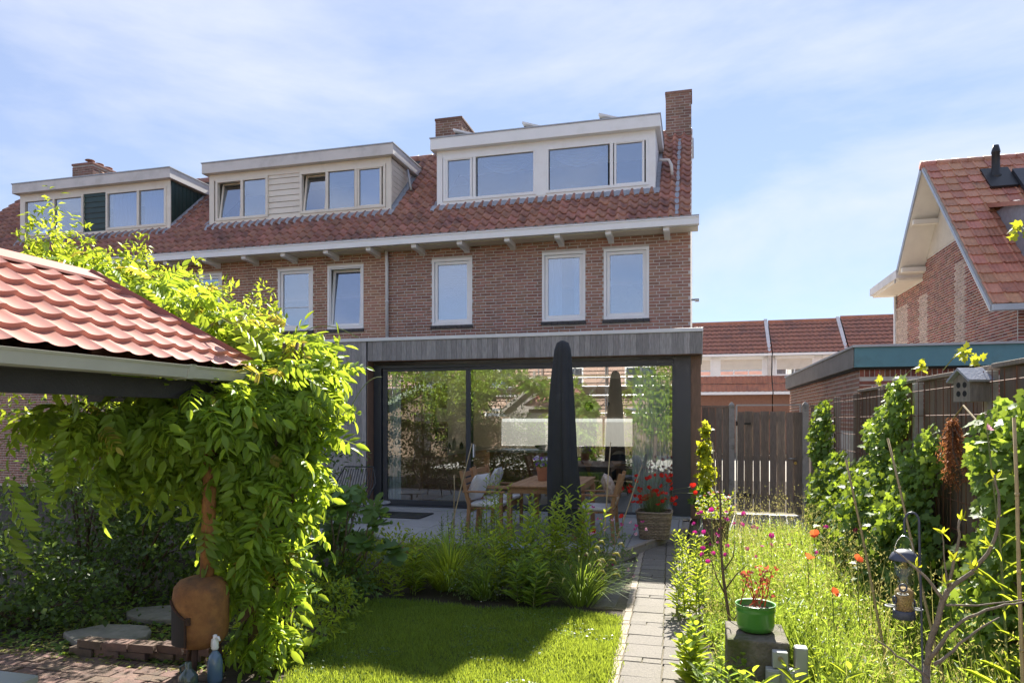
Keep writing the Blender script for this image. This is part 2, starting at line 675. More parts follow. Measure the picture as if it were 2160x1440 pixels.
def lay_tiles(me, spots, ang, parent, n_parts, m, jitter=0.004):
    """spots: (x, y, z) of the lower tile edge, nearest first; slope rises along +y by ang"""
    for (x, y, z) in spots[:n_parts]:
        piece('roof_tile', me, (x, y + random.uniform(-jitter, jitter), z + random.uniform(0, jitter)), parent,
              (ang + random.uniform(-.012, .012), random.uniform(-.012, .012), random.uniform(-.012, .012)))
    rest = spots[n_parts:]
    if rest:
        bv = np.array([v.co[:] for v in me.vertices])
        bf = np.array([p.vertices[:] for p in me.polygons])
        c, s = math.cos(ang), math.sin(ang)
        bw = np.stack([bv[:, 0], bv[:, 1] * c - bv[:, 2] * s, bv[:, 1] * s + bv[:, 2] * c], 1)
        V = np.concatenate([bw + np.array(p) + (0, random.uniform(-jitter, jitter), random.uniform(0, jitter)) for p in rest])
        F = np.concatenate([bf + len(bv) * i for i in range(len(rest))])
        npobj('roof_tiling', V, F, m, parent, 'stuff', True)


def frame_rect(mb, x0, x1, z0, z1, y0, y1, w, wb=None, wt=None):
    wb = wb or w
    wt = wt or w
    mb.box(x0, x1, y0, y1, z0, z0 + wb)
    mb.box(x0, x1, y0, y1, z1 - wt, z1)
    mb.box(x0, x0 + w, y0, y1, z0 + wb, z1 - wt)
    mb.box(x1 - w, x1, y0, y1, z0 + wb, z1 - wt)
    return mb


def pane_box(x0, x1, z0, z1, y):
    return MB().box(x0, x1, y, y + 0.006, z0, z1)


def curtain_mesh(x0, x1, z0, z1, y, amp=0.03, folds=9, n=None):
    n = n or folds * 6
    V = []
    F = []
    for j, z in enumerate((z0, (z0 + z1) / 2, z1)):
        for i in range(n + 1):
            t = i / n
            a = amp * (1.15 - 0.4 * j / 2)
            V.append((x0 + (x1 - x0) * t, y + a * math.sin(2 * math.pi * folds * t + 0.5 * math.sin(7 * t)), z))
    k = n + 1
    for j in range(2):
        for i in range(n):
            F.append((j * k + i, j * k + i + 1, (j + 1) * k + i + 1, (j + 1) * k + i))
    mb = MB()
    mb.v, mb.f = V, F
    return mb
# ------------------------------------------------------------------ terraced houses
YF = 13.93            # facade plane
EY, EZ, SL = 13.40, 5.47, 0.9
ANG = math.atan(SL)
YR, ZR = 16.57, 8.32  # ridge
CAM = Vector((0, 0, 1.75))
TILE_A = pantile_mesh('tile_red')
TILE_B = pantile_mesh('tile_brown')


def roof_pt(y):
    return EZ + (y - EY) * SL


def house_window(parent, x0, x1, z0, z1, style, y=YF):
    """casement in the brick facade: white casing, sash, pane, black sill"""
    w = frame_rect(MB(), x0, x1, z0, z1, y - 0.012, y + 0.09, 0.055).build('window', 'white_paint', parent, bevel=0.004)
    s0 = 0.06
    tilt = style == 'tilted'
    sash = frame_rect(MB(), x0 + s0, x1 - s0, z0 + s0, z1 - s0, y + 0.018, y + 0.07, 0.062)
    if style == 'bars':
        sash.box(x0 + s0 + .06, x1 - s0 - .06, y + 0.024, y + 0.034, z0 + .52, z0 + .535)
    pn = pane_box(x0 + s0 + .055, x1 - s0 - .055, z0 + s0 + .055, z1 - s0 - .055, y + 0.045)
    if tilt:
        for mbx in (sash, pn):
            mbx.v = [(vx, vy + (vz - z0) * 0.10, vz) for vx, vy, vz in mbx.v]
        frame_rect(MB(), x0 + s0, x1 - s0, z0 + s0, z1 - s0, y + 0.0, y + 0.02, 0.02).build('rebate', 'white_paint', w)
    sash.build('sash', 'white_paint', w, bevel=0.004)
    pn.build('pane', 'glass_up', w)
    if style in ('blind', 'curtain'):
        if style == 'blind':
            b = MB()
            k = 22
            for i in range(k):
                zz = z0 + .12 + (z1 - z0 - .26) * i / k
                b.box(x0 + .1, x1 - .1, y + .12, y + .128, zz, zz + (z1 - z0 - .26) / k * .93)
            b.build('blind', 'blind_grey', w)
        else:
            curtain_mesh(x0 + .05, x0 + .38, z0 + .05, z1 - .05, y + .16, .02, 3).build('curtain', 'curtain_white', w, smooth=True)
            curtain_mesh(x1 - .25, x1 - .05, z0 + .05, z1 - .05, y + .16, .02, 2).build('curtain', 'curtain_white', w, smooth=True)
    sl = MB()
    n = 8
    for i in range(n):
        a = x0 - .02 + (x1 - x0 + .04) * i / n
        sl.box(a, a + (x1 - x0 + .04) / n - .008, y - 0.045, y + .05, z0 - .072, z0 - .008)
    sl.build('sill', 'sill_black', w)
    MB().box(x0 + .0, x1 - .0, y - .028, y + .04, z0 - .008, z0 + .006).build('drip_strip', 'zinc', w)
    return w


def dormer(parent, x0, x1, groups, sidings, body, trim, side, tile, infill_vertical=False):
    """flat-roofed dormer: groups = list of (frame x0, x1, [pane spans]); sidings = spans of boards between"""
    y = 14.35
    zb, zt = 6.36, 7.56
    d = MB()
    d.box(x0 - .10, x1 + .10, 14.2, 15.96, 7.56, 7.80)
    dr = d.build('dormer', trim, parent, bevel=0.006)
    MB().box(x0 - .115, x1 + .115, 14.185, 15.97, 7.80, 7.825).build('roof_edge', 'zinc', dr)
    # side cheeks
    for xs, sgn in ((x1, 1), (x0, -1)):
        base = [(y + .02, roof_pt(y) - .02), (15.70, 7.54), (y + .02, 7.54)]
        a, b = (xs - .06, xs - .012) if sgn > 0 else (xs + .012, xs + .06)
        MB().prism(base, 'x', a, b).build('cheek', side, dr)
        n = 10
        for i in range(n):
            if infill_vertical:
                ya, yb = y + .02 + 1.33 * i / n, y + .02 + 1.33 * (i + 1) / n - .012
                pol = [(ya, roof_pt(ya)), (yb, roof_pt(yb)), (yb, 7.535), (ya, 7.535)]
            else:
                za, zc = 6.34 + 1.2 * i / n, 6.34 + 1.2 * (i + 1) / n - .010
                pol = [(y + .02, za), (EY + (za - EZ) / SL, za), (EY + (zc - EZ) / SL, zc), (y + .02, zc)]
            c, e = (xs - .012, xs + .004) if sgn > 0 else (xs - .004, xs + .012)
            MB().prism(pol, 'x', c, e).build('board', side, dr)
    # front: posts, head, base rail
    fr = MB()
    fr.box(x0, x1, y, y + .1, zb, zb + .09)
    fr.box(x0, x1, y, y + .1, zt - .14, zt)
    fr.box(x0, x0 + .13, y - .004, y + .1, zb, zt)
    fr.box(x1 - .13, x1, y - .004, y + .1, zb, zt)
    fr.build('front_frame', body, dr)
    for g0, g1, panes in groups:
        f = MB()
        frame_rect(f, g0, g1, zb + .09, zt - .14, y - .022, y + .075, .06)
        mids = [(a[1] + b[0]) / 2 for a, b in zip(panes[:-1], panes[1:])]
        for m_ in mids:
            f.box(m_ - .035, m_ + .035, y - .018, y + .07, zb + .14, zt - .19)
        f.build('window_frame', body, dr, bevel=0.004)
        for p in panes:
            a, b = p[0], p[1]
            st = p[2] if len(p) > 2 else ''
            z0, z1 = zb + .155, zt - .205
            if st in ('sash', 'tilt', 'blind'):
                s = frame_rect(MB(), a - .03, b + .03, z0 - .03, z1 + .03, y - .012, y + .05, .045)
                pn = pane_box(a + .01, b - .01, z0 + .01, z1 - .01, y + .02)
                if st == 'tilt':
                    for q in (s, pn):
                        q.v = [(vx, vy + (vz - z0) * .16 + .02, vz) for vx, vy, vz in q.v]
                s.build('sash', body, dr, bevel=.003)
                pn.build('pane', 'glass_up', dr)
                if st == 'blind':
                    MB().box(a, b, y + .06, y + .064, z0, z1).build('roller_blind', 'blind_grey', dr)
            else:
                pane_box(a - .01, b + .01, z0 - .02, z1 + .02, y + .02).build('pane', 'glass_up', dr)
            if st == 'curtain':
                curtain_mesh(a, b, z0, z1, y + .14, .028, 7).build('curtain', 'curtain_blue', dr, smooth=True)
            if st == 'swag':
                mb = MB()
                for k in range(5):
                    t0 = []
                    for i in range(13):
                        t = i / 12
                        xx = a + .05 + (b - a - .1) * t
                        t0.append((xx, y + .16 + .012 * k, z1 - .03 * k - (.06 + .034 * k) * math.sin(math.pi * t)))
                    mb.tube(t0, .016, 5)
                mb.build('swag_curtain', 'curtain_white', dr, smooth=True)
    for ga, gb_ in zip(groups[:-1], groups[1:]):
        if not sidings:
            MB().box(ga[1], gb_[0], y - .012, y + .1, zb + .06, zt - .1).build('post', body, dr)
    for s0, s1 in sidings:
        n = 8
        for i in range(n):
            za = zb + .02 + (zt - .1 - zb) * i / n
            zc = za + (zt - .1 - zb) / n - .008
            mb = MB()
            mb.v = [(s0, y + .012, za), (s1, y + .012, za), (s1, y + .05, za), (s0, y + .05, za), (s0, y + .028, zc), (s1, y + .028, zc), (s1, y + .05, zc), (s0, y + .05, zc)]
            mb.f = [tuple(q) for q in BOXF]
            mb.build('board', side if side == 'green_board' else body, dr)
    # lead apron over the tiles, scalloped along the tile rolls
    V, F = [], []
    n = int((x1 - x0 + .2) / .02)
    for i in range(n + 1):
        x = x0 - .1 + (x1 - x0 + .2) * i / n
        ph = math.sin(2 * math.pi * x / .2)
        yl = 14.13 + .018 * ph + random.uniform(-.008, .008)
        V += [(x, y + .015, zb + .03), (x, y - .05, roof_pt(y - .05) + .09 + .008 * ph), (x, yl, roof_pt(yl) + .075 + .010 * ph)]
    for i in range(n):
        F += [(3 * i, 3 * i + 3, 3 * i + 4, 3 * i + 1), (3 * i + 1, 3 * i + 4, 3 * i + 5, 3 * i + 2)]
    npobj('lead_apron', V, F, 'lead', dr, smooth=True)
    for xs, sg in ((x1, 1), (x0, -1)):
        V, F = [], []
        for i in range(15):
            yy = y + 1.36 * i / 14
            z = roof_pt(yy)
            w = .15 + random.uniform(-.012, .02)
            V += [(xs + .006 * sg, yy, z + .16), (xs + .012 * sg, yy, z + .065), (xs + w * sg, yy, z + .062)]
        for i in range(14):
            q = [(3 * i, 3 * i + 3, 3 * i + 4, 3 * i + 1), (3 * i + 1, 3 * i + 4, 3 * i + 5, 3 * i + 2)]
            F += q if sg < 0 else [t[::-1] for t in q]
        npobj('lead_flashing', V, F, 'lead', dr, smooth=True)
    return dr


def chimney(parent, x0, x1, y0, y1, z0, z1, m='brick_dark', pots=0, nparts=110):
    c = MB().box(x0 + .01, x1 - .01, y0 + .01, y1 - .01, z0, z1 - .02).build('chimney', 'mortar_dark', parent)
    bl = brick_list(x0, x1, z0 + .25, z1 - .06, (), pitch=0.215)
    bs = brick_list(y0 + .04, y1, z0 + .25, z1 - .06, (), pitch=0.215)
    lay_bricks(bl, lambda u, v: ((u, y0 + .01, v), 0), c, m, nparts, key=lambda b: b[1] * 0)
    lay_bricks(bs, lambda u, v: ((x1 - .01, u, v), math.pi / 2), c, m, 30, key=lambda b: b[0])
    MB().box(x0 - .015, x1 + .015, y0 - .015, y1 + .015, z1 - .06, z1).build('cap_course', m, c, bevel=.01)
    V = MB().box(x0 - .05, x1 + .05, y0 - .06, y1 + .05, z0 + .1, z0 + .3)
    V.build('lead_flashing', 'lead', c)
    for i in range(pots):
        yy = y0 + .22 + i * .32
        cx = (x0 + x1) / 2 + .05
        p = MB().tube([(cx, yy, z1), (cx, yy, z1 + .10)], .06, 10)
        p.lathe([(.12, .12), (.135, .135), (.12, .15), (.0, .16)], (cx, yy, z1), 12)
        p.build('chimney_pot', 'brick_dark', c, smooth=True)
    return c


def terrace(name, label, x0, x1, zlow, wins, dspec, tile_me, tile_m, brick_m, mortar_m, n_brick, n_tile, brackets, pipe=None, gable=False):
    h = thing(name, label, 'house', ((x0 + x1) / 2, YF, 0), 'terraced brick houses')
    holes = [(w[0], w[1], w[2] - .07, w[3]) for w in wins]
    wb = MB()
    for a, b, c, d in wall_rects(x0, x1, zlow if gable else 0.0, 5.36, holes):
        wb.box(a, b, YF, YF + .22, c, d)
    wb.box(x0, x1, 19.2, 19.4, 2.9 if gable else 0, 5.36)
    if gable:
        wb.prism([(YF + .22, 0), (19.2, 0), (19.2, 5.3), (YR, ZR - .1), (YF + .22, 5.6)], 'x', x1 - .22, x1)
    wb.box(x0, x1, YF + .22, 19.2, 2.95, 3.05)
    wall = wb.build('wall', mortar_m, h)
    bl = brick_list(x0 + .005, x1, zlow, 5.34, [(w[0] - .004, w[1] + .004, w[2] - .07, w[3] + .004) for w in wins])
    lay_bricks(bl, lambda u, v: ((u, YF, v), 0), wall, brick_m, n_brick, key=lambda b: -b[0])
    for w in wins:
        house_window(h, *w)
    # roof slab with an opening behind the dormer
    d0, d1 = dspec[0], dspec[1]
    sl = math.hypot(YR - EY, ZR - EZ)
    rb = MB()
    c, s = math.cos(ANG), math.sin(ANG)
    s0 = (14.35 - EY) / c
    s1 = (15.85 - EY) / c
    for a, b, e, f in wall_rects(x0, x1, 0.0, sl, [(d0 + .02, d1 - .02, s0 + .05, s1)]):
        q = [(EY + e * c, EZ + e * s), (EY + f * c, EZ + f * s)]
        rb.prism([(q[0][0], q[0][1]), (q[1][0], q[1][1]), (q[1][0] + .05, q[1][1] - .06), (q[0][0] + .05, q[0][1] - .06)], 'x', a, b)
    rb.prism([(YR, ZR), (19.75, EZ), (19.70, EZ - .06), (YR, ZR - .08)], 'x', x0, x1)
    roof = rb.build('roof', 'roof_felt', h)
    spots = []
    nrow = int(sl / .262) + 1
    ncol = int(round((x1 - x0) / .2))
    pw = (x1 - x0) / ncol
    for r_ in range(nrow):
        sd_ = r_ * .262 - .03
        yy, zz = EY + sd_ * c, EZ + sd_ * s
        if sd_ + .3 > sl:
            continue
        for k in range(ncol):
            xx = x0 + pw * (k + .5)
            if yy + .18 > 14.35 and d0 - .02 < xx < d1 + .02 and yy < 15.7:
                continue
            if yy > 15.75 and d0 < xx < d1:
                continue
            spots.append((xx, yy, zz + .01))
    spots.sort(key=lambda p: (p[1] > 14.3, (Vector(p) - CAM).length))
    lay_tiles(tile_me, spots, ANG, roof, n_tile, tile_m)
    nr = int((x1 - x0) / .38)
    rid = MB()
    rid.tube([(0, 0, 0), (.40, 0, 0)], [.10, .108], 12)
    rme = rid.mesh('ridge_tile', tile_m, True)
    for k in range(nr):
        piece('ridge_tile', rme, (x0 + k * (x1 - x0) / nr, YR, ZR - .015), roof)
    # gutter box, soffit and brackets
    g = MB()
    e1 = x1 + .16 if gable else x1
    g.box(x0, e1, 13.385, 13.56, 5.35, 5.47)
    g.box(x0, e1, 13.355, 13.385, 5.33, 5.49)
    g.box(x0, e1, 13.34, 13.40, 5.455, 5.475)
    gut = g.build('gutter', 'white_paint', h, bevel=.006)
    MB().box(x0, e1, 13.345, 13.39, 5.492, 5.505).build('gutter_lip', 'zinc', gut)
    MB().box(x0, e1 - .02, 13.56, YF - .01, 5.335, 5.36).build('soffit', 'cream_paint', gut)
    for bx in brackets:
        MB().prism([(13.42, 5.345), (YF, 5.335), (YF, 5.20), (13.80, 5.235), (13.46, 5.245), (13.42, 5.27)], 'x', bx - .055, bx + .055).build('bracket', 'white_paint', gut, bevel=.004)
    if pipe is not None:
        p = MB().tube([(pipe, 13.82, 5.34), (pipe, 13.85, 5.1), (pipe, 13.86, 3.1)], .036, 12)
        for z in (5.05, 4.25, 3.45):
            p.tube([(pipe, 13.857, z - .02), (pipe, 13.857, z + .02)], .043, 12)
        p.build('downpipe', 'alu_trim', h, smooth=True)
    dormer(h, *dspec)
    return h


W3 = (3.70, 5.105)
hA = terrace('terraced_house', 'red brick end house with white dormer and tall chimney', -6.47, -0.11, 2.98,
             [(-5.45, -4.55, *W3, 'blind'), (-3.05, -2.16, *W3, 'curtain'), (-1.79, -0.90, *W3, 'plain')],
             (-5.50, -0.80, [(-5.35, -3.27, [(-5.26, -4.72, 'sash'), (-4.56, -3.35, 'swag')]), (-3.06, -0.93, [(-2.97, -1.77, 'swag'), (-1.60, -1.05, 'sash')])],
              [], 'white_paint', 'white_paint', 'white_paint', TILE_A),
             TILE_A, 'tile_red', 'brick_red', 'mortar_grey', 290, 290, [-0.55, -1.64, -2.64, -3.66, -4.66, -5.66], -6.46, True)
hB = terrace('terraced_house', 'tan brick middle house with cream boarded dormer', -12.20, -6.47, 0.06,
             [(-11.52, -10.65, *W3, 'bars'), (-9.18, -8.29, *W3, 'bars'), (-7.93, -7.05, *W3, 'tilted')],
             (-11.33, -6.58, [(-11.15, -9.72, [(-11.04, -10.49, 'tilt'), (-10.36, -9.80)]), (-8.88, -6.72, [(-8.78, -8.24, 'tilt'), (-8.12, -7.52), (-7.38, -6.85, 'blind')])],
              [(-9.72, -8.88)], 'cream_paint', 'fascia_grey', 'cream_paint', TILE_B),
             TILE_B, 'tile_brown', 'brick_tan', 'mortar_tan', 250, 290, [-6.69, -7.69, -8.73, -9.72, -10.74, -11.79], None, False)
hC = terrace('terraced_house', 'far terraced house with dark green dormer and blue curtains', -19.6, -12.20, 0.06,
             [],
             (-17.12, -12.44, [(-17.0, -15.07, [(-16.88, -16.05), (-15.98, -15.15)]), (-14.37, -12.56, [(-14.28, -13.46, 'curtain'), (-13.33, -12.62, 'curtain')])],
              [(-15.07, -14.37)], 'cream_paint', 'fascia_grey', 'green_board', TILE_B, True),
             TILE_B, 'tile_brown', 'brick_tan', 'mortar_tan', 60, 230, [-12.87, -13.9, -14.9], None, False)
chimney(hA, -0.68, -0.11, 16.3, 16.95, 7.75, 9.18)
chimney(hA, -6.29, -5.60, 16.3, 17.45, 7.75, 9.18, pots=0)
chimney(hC, -17.53, -16.8, 16.3, 17.36, 7.75, 9.10, pots=3)
# small downpipes of the dormers, lead valley and gable verge on the end house
MB().tube([(-0.74, 14.75, 7.08), (-0.55, 14.75, 7.06), (-0.50, 14.72, 6.95), (-0.48, 14.70, roof_pt(14.70) + .08)], .032, 8).build('dormer_drain', 'fascia_grey', hA, smooth=True)
MB().tube([(-6.50, 15.05, 7.5), (-6.46, 15.05, 7.3), (-6.36, 14.95, roof_pt(14.95) + .12)], .035, 8).build('dormer_drain', 'zinc', hB, smooth=True)
V, F = [], []
for i in range(18):
    yy = EY + .05 + 2.75 * i / 17
    z = roof_pt(yy) + .055
    V += [(-.40 + random.uniform(-.015, .015), yy, z), (-.33 + random.uniform(-.015, .015), yy, z)]
F = [(2 * i, 2 * i + 1, 2 * i + 3, 2 * i + 2) for i in range(17)]
npobj('lead_valley', V, F, 'lead', hA)
MB().prism([(EY, EZ - .1), (YR, ZR - .1), (YR, ZR + .06), (EY, EZ + .06)], 'x', -.11, -.085).build('verge_board', 'cream_paint', hA)
MB().tube([(-.10, 14.1, 4.05), (0.02, 14.1, 4.05)], .02, 6).box(-.03, .05, 14.02, 14.18, 4.02, 4.06).build('wall_lamp', 'zinc', hA)
for i, (sx, zt_) in enumerate(((-5.27, 8.22), (-3.67, 8.20), (-2.0, 8.20))):
    sp = MB().prism([(sx, zt_), (sx + 1.0, zt_ - .33), (sx + .99, zt_ - .37), (sx - .01, zt_ - .04)], 'y', 14.75, 16.35)
    o = sp.build('solar_panel', 'alu_trim')
    tag(o, ('tilted solar panel on white dormer roof beside the squat chimney', 'tilted solar panel at the middle of the white dormer roof', 'tilted solar panel on white dormer roof nearest the tall chimney')[i], 'solar panel', 'solar panels on the dormer roof')
    MB().prism([(sx, zt_ - .05), (sx + .9, zt_ - .37), (sx + .9, 7.83), (sx + .02, 7.83)], 'y', 14.9, 14.94).build('support', 'anthracite', o)

# ------------------------------------------------------------------ garden extension
XE0, XE1, YE, YG, ZT = -6.90, 0.08, 11.50, 11.75, 0.10
ext = thing('garden_extension', 'flat roofed extension clad in weathered grey boards with wide glass doors', 'extension', (-3.4, 11.6, ZT))
fa = MB().box(XE0, XE1 - .006, YE + .03, YE + .25, 2.785, 3.10).build('fascia', 'anthracite', ext)
bm_ = MB().box(-.0455, .0455, 0, .022, 0, 1).mesh('cladding_board', 'clad_wood')
x = -5.74 + .047
while x < XE1 - .03:
    piece('cladding_board', bm_, (x, YE + random.uniform(0, .003), 2.765 + random.uniform(0, .004)), fa, scale=(1, 1, 0.355))
    x += .094
MB().box(XE1 - .006, XE1 + .016, YE + .004, YF - .01, 2.765, 3.12).build('side_cladding', 'clad_wood', fa)
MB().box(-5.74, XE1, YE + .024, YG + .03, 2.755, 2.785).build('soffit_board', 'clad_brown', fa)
lw = MB().box(XE0, -5.75, YE + .03, YE + .24, ZT, 2.78).build('side_wall', 'anthracite', ext)
x = XE0 + .047
while x < -5.745:
    piece('cladding_board', bm_, (x, YE + random.uniform(0, .003), ZT), lw, scale=(1, 1, 3.02 + random.uniform(0, .003)))
    x += .094
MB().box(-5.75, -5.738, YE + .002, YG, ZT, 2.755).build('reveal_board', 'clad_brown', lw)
MB().box(XE0, XE0 + .02, YE + .03, YF, ZT, 3.1).build('outer_wall', 'clad_wood', lw)
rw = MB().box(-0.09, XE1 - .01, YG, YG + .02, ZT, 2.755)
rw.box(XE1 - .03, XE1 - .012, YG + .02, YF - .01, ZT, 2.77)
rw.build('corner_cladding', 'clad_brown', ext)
MB().box(-0.355, -0.09, YG - .02, YG + .03, ZT, 2.755).build('corner_panel', 'anthracite', ext)
tr = MB().box(XE0 - .03, XE1 + .025, YE - .02, YE + .03, 3.12, 3.18)
tr.box(XE1 - .02, XE1 + .025, YE + .03, YF - .01, 3.12, 3.18)
tr.build('roof_trim', 'alu_trim', ext, bevel=.004)
MB().box(XE0, XE1, YE + .02, YF - .01, 3.06, 3.12).build('flat_roof', 'roof_felt', ext)
rp = MB().box(-6.62, -6.50, YE - .09, YE - .02, 3.0, 3.13).box(-6.61, -6.51, YE - .10, YE - .015, 2.05, 3.0)
rp.box(-6.63, -6.49, YE - .105, YE - .012, 2.6, 2.66)
rp.build('rain_pipe', 'zinc', ext)
# sliding glass front
fr = MB()
fr.box(-5.73, -5.58, YG - .03, YG + .12, ZT + .04, 2.70)
fr.box(-5.58, -0.36, YG - .03, YG + .12, 2.64, 2.70)
fr.box(-5.73, -0.36, YG - .03, YG + .12, ZT + .0, ZT + .06)
fr.box(-0.385, -0.355, YG - .03, YG + .12, ZT + .06, 2.64)
fr.box(-2.20, -2.10, YG - .03, YG + .08, ZT + .06, 2.64)
df = fr.build('glass_door', 'anthracite', ext, bevel=.003)
s1 = frame_rect(MB(), -5.56, -3.83, ZT + .065, 2.635, YG + .0, YG + .05, .085, .09, .05)
s1.build('sash', 'anthracite', df, bevel=.003)
s2 = frame_rect(MB(), -3.94, -2.20, ZT + .065, 2.635, YG - .055, YG - .005, .085, .09, .05)
s2.build('sash', 'anthracite', df, bevel=.003)
MB().box(-2.10, -0.385, YG - .025, YG + .04, 2.60, 2.69).build('head_panel', 'anthracite', df)
pane_box(-5.48, -3.91, ZT + .15, 2.59, YG + .02).build('pane', 'glass_door', df)
pane_box(-3.86, -2.28, ZT + .15, 2.59, YG - .035).build('pane', 'glass_door', df)
pane_box(-2.10, -0.385, ZT + .06, 2.60, YG + .02).build('pane', 'glass_door', df)
MB().box(-5.73, -0.09, YG - .16, YG - .03, ZT + .0, ZT + .035).build('threshold', 'zinc', df)
MB().box(-3.80, -3.78, YG - .085, YG - .055, 1.05, 1.28).build('handle', 'alu_trim', df)

# room behind the glass
mat('room_white', (0.78, 0.76, 0.72), (0.72, 0.70, 0.66), 0.9)
mat('room_floor', (0.44, 0.37, 0.29), (0.35, 0.29, 0.225), 0.5, 0, 4, stretch=(1, 5, 1))
mat('oak_veneer', (0.40, 0.215, 0.10), (0.32, 0.165, 0.075), 0.5, 0.08, 5, stretch=(4, 4, .6))
mat('worktop', (0.50, 0.49, 0.47), (0.42, 0.41, 0.40), 0.35)
mat('oven_black', (0.012, 0.012, 0.014), None, 0.15)
mat('steel', (0.55, 0.55, 0.55), None, 0.3, metal=0.9)
mat('fabric_grey', (0.10, 0.125, 0.14), (0.085, 0.105, 0.12), 0.9, 0, 40, 0.3, 200)
mat('sofa_fabric', (0.34, 0.30, 0.25), (0.29, 0.25, 0.21), 0.95, 0, 30, 0.3, 200)
mat('black_metal', (0.015, 0.015, 0.016), None, 0.45)
mat('lamp_white', (0.7, 0.7, 0.68), None, 0.6)
rm = MB().box(-6.3, -0.1, YG + .05, 19.1, ZT - .05, ZT + .0)
struct(rm.build('room_floor', 'room_floor'))
rm = MB().box(-6.45, -6.3, 11.8, 19.1, ZT, 2.9)
rm.box(-.33, -.30, 11.9, 19.1, ZT, 2.9)
for a, b, c, d in wall_rects(-6.3, -.3, ZT, 2.9, [(-5.4, -1.0, 0.9, 1.78)]):
    rm.box(a, b, 19.0, 19.15, c, d)
rm.box(-6.3, -.3, 11.9, 19.1, 2.80, 2.94)
struct(rm.build('wall_room', 'room_white'))
mat('street_paving', (0.42, 0.37, 0.31), (0.34, 0.30, 0.25), 0.9, 0, 6, 0.3, 60)
kt = thing('kitchen_cabinet', 'tall brown wood kitchen cabinet wall behind the sliding door', 'cabinet', (-5.6, 13, ZT))
MB().box(-6.3, -5.10, 12.5, 13.9, ZT, 2.45).build('tall_unit', 'oak_veneer', kt)
for yy in (12.5, 13.2):
    for z0_, z1_ in ((.18, .95), (2.0, 2.42)):
        MB().box(-5.10, -5.082, yy + .01, yy + .68, z0_ + ZT, z1_).build('door', 'oak_veneer', kt)
MB().box(-6.3, -5.12, 13.9, 17.5, ZT, .95).build('base_unit', 'oak_veneer', kt)
MB().box(-6.3, -5.06, 13.9, 17.55, .95, .99).build('countertop', 'worktop', kt)
ov = thing('wall_oven', 'black glass built-in oven in the tall kitchen cabinet', 'oven', (-5.1, 13.2, 1))
MB().box(-5.10, -5.06, 13.22, 13.85, 1.05, 1.62).build('oven_body', 'oven_black', ov)
MB().box(-5.06, -5.03, 13.3, 13.78, 1.53, 1.555).build('handle', 'steel', ov)
MB().box(-5.10, -5.065, 13.22, 13.85, 1.66, 1.95).build('control_panel', 'steel', ov)
isl = thing('kitchen_island', 'wood kitchen island with pale stone top behind the glass', 'island', (-3.6, 15.6, ZT))
MB().box(-4.55, -2.75, 15.2, 16.1, ZT, .97).build('base_unit', 'oak_veneer', isl)
MB().box(-4.60, -2.70, 15.12, 16.15, .97, 1.01).build('countertop', 'worktop', isl)
fb = MB().lathe([(.02, 0), (.16, .01), (.24, .06), (.26, .10), (.25, .105), (.22, .06), (.1, .03)], (-3.3, 15.5, 1.012), 18)
tag(fb.build('fruit_bowl', 'black_metal', smooth=True), 'dark wire fruit bowl standing on the kitchen island', 'bowl')
for i in range(7):
    jz = .992
    cx_, cy_ = -5.5 + random.uniform(-.1, .1), 14.2 + i * .33
    hgt = random.uniform(.14, .3)
    j = MB().lathe([(.045, 0), (.05, .02), (.05, hgt * .7), (.02, hgt * .85), (.02, hgt)], (cx_, cy_, jz), 10)
    tag(j.build('bottle', 'oven_black' if i % 2 else 'worktop', smooth=True), 'small %s %s on the kitchen counter behind the glass' % (('pale', 'black')[i % 2], ('jar nearest the oven', 'bottle second from the oven', 'jar third from the oven', 'bottle fourth from the oven', 'jar fifth from the oven', 'bottle sixth from the oven', 'jar farthest from the oven')[i]), 'bottle', 'bottles on the kitchen counter')
# dining table, chairs, sofa, curtains, lamp inside
dt = thing('dining_table', 'wood dining table on black legs inside behind glass', 'table', (-1.55, 14.2, ZT))
MB().box(-2.6, -.75, 13.75, 14.65, .80, .845).build('table_top', 'oak_veneer', dt, bevel=.01)
for xx, yy in ((-2.5, 13.85), (-.85, 13.85), (-2.5, 14.55), (-.85, 14.55)):
    MB().box(xx - .03, xx + .03, yy - .03, yy + .03, ZT, .80).build('leg', 'black_metal', dt)


def shell_chair():
    t = thing('shell_chair', '', 'chair', (0, 0, 0), 'grey chairs at the indoor table')
    V, F = [], []
    prof = [(.24, .44), (.10, .42), (-.10, .43), (-.20, .50), (-.25, .66), (-.28, .86)]
    for i, (yy, zz) in enumerate(prof):
        w = (.22, .25, .26, .27, .25, .18)[i]
        for k in range(7):
            u = -1 + 2 * k / 6
            lift = (.02, .05, .09, .08, .02, .0)[i] * u * u * 1.6
            V.append((w * u, yy + (.10 * u * u if i >= 3 else 0), zz + lift))
    for i in range(5):
        for k in range(6):
            F.append((i * 7 + k, i * 7 + k + 1, i * 7 + k + 8, i * 7 + k + 7))
    o = npobj('seat_shell', V, F, 'fabric_grey', t, smooth=True)
    md = o.modifiers.new('thick', 'SOLIDIFY')
    md.thickness = .03
    md = o.modifiers.new('sub', 'SUBSURF')
    md.levels = md.render_levels = 1
    for sx in (-1, 1):
        for sy in (-1, 1):
            MB().tube([(.10 * sx, .05 * sy, .42), (.21 * sx, .20 * sy, 0)], .009, 6).build('leg', 'black_metal', t)
        MB().tube([(.21 * sx, -.2, .008), (.21 * sx, .2, .008)], .008, 6).build('runner', 'black_metal', t)
    return t


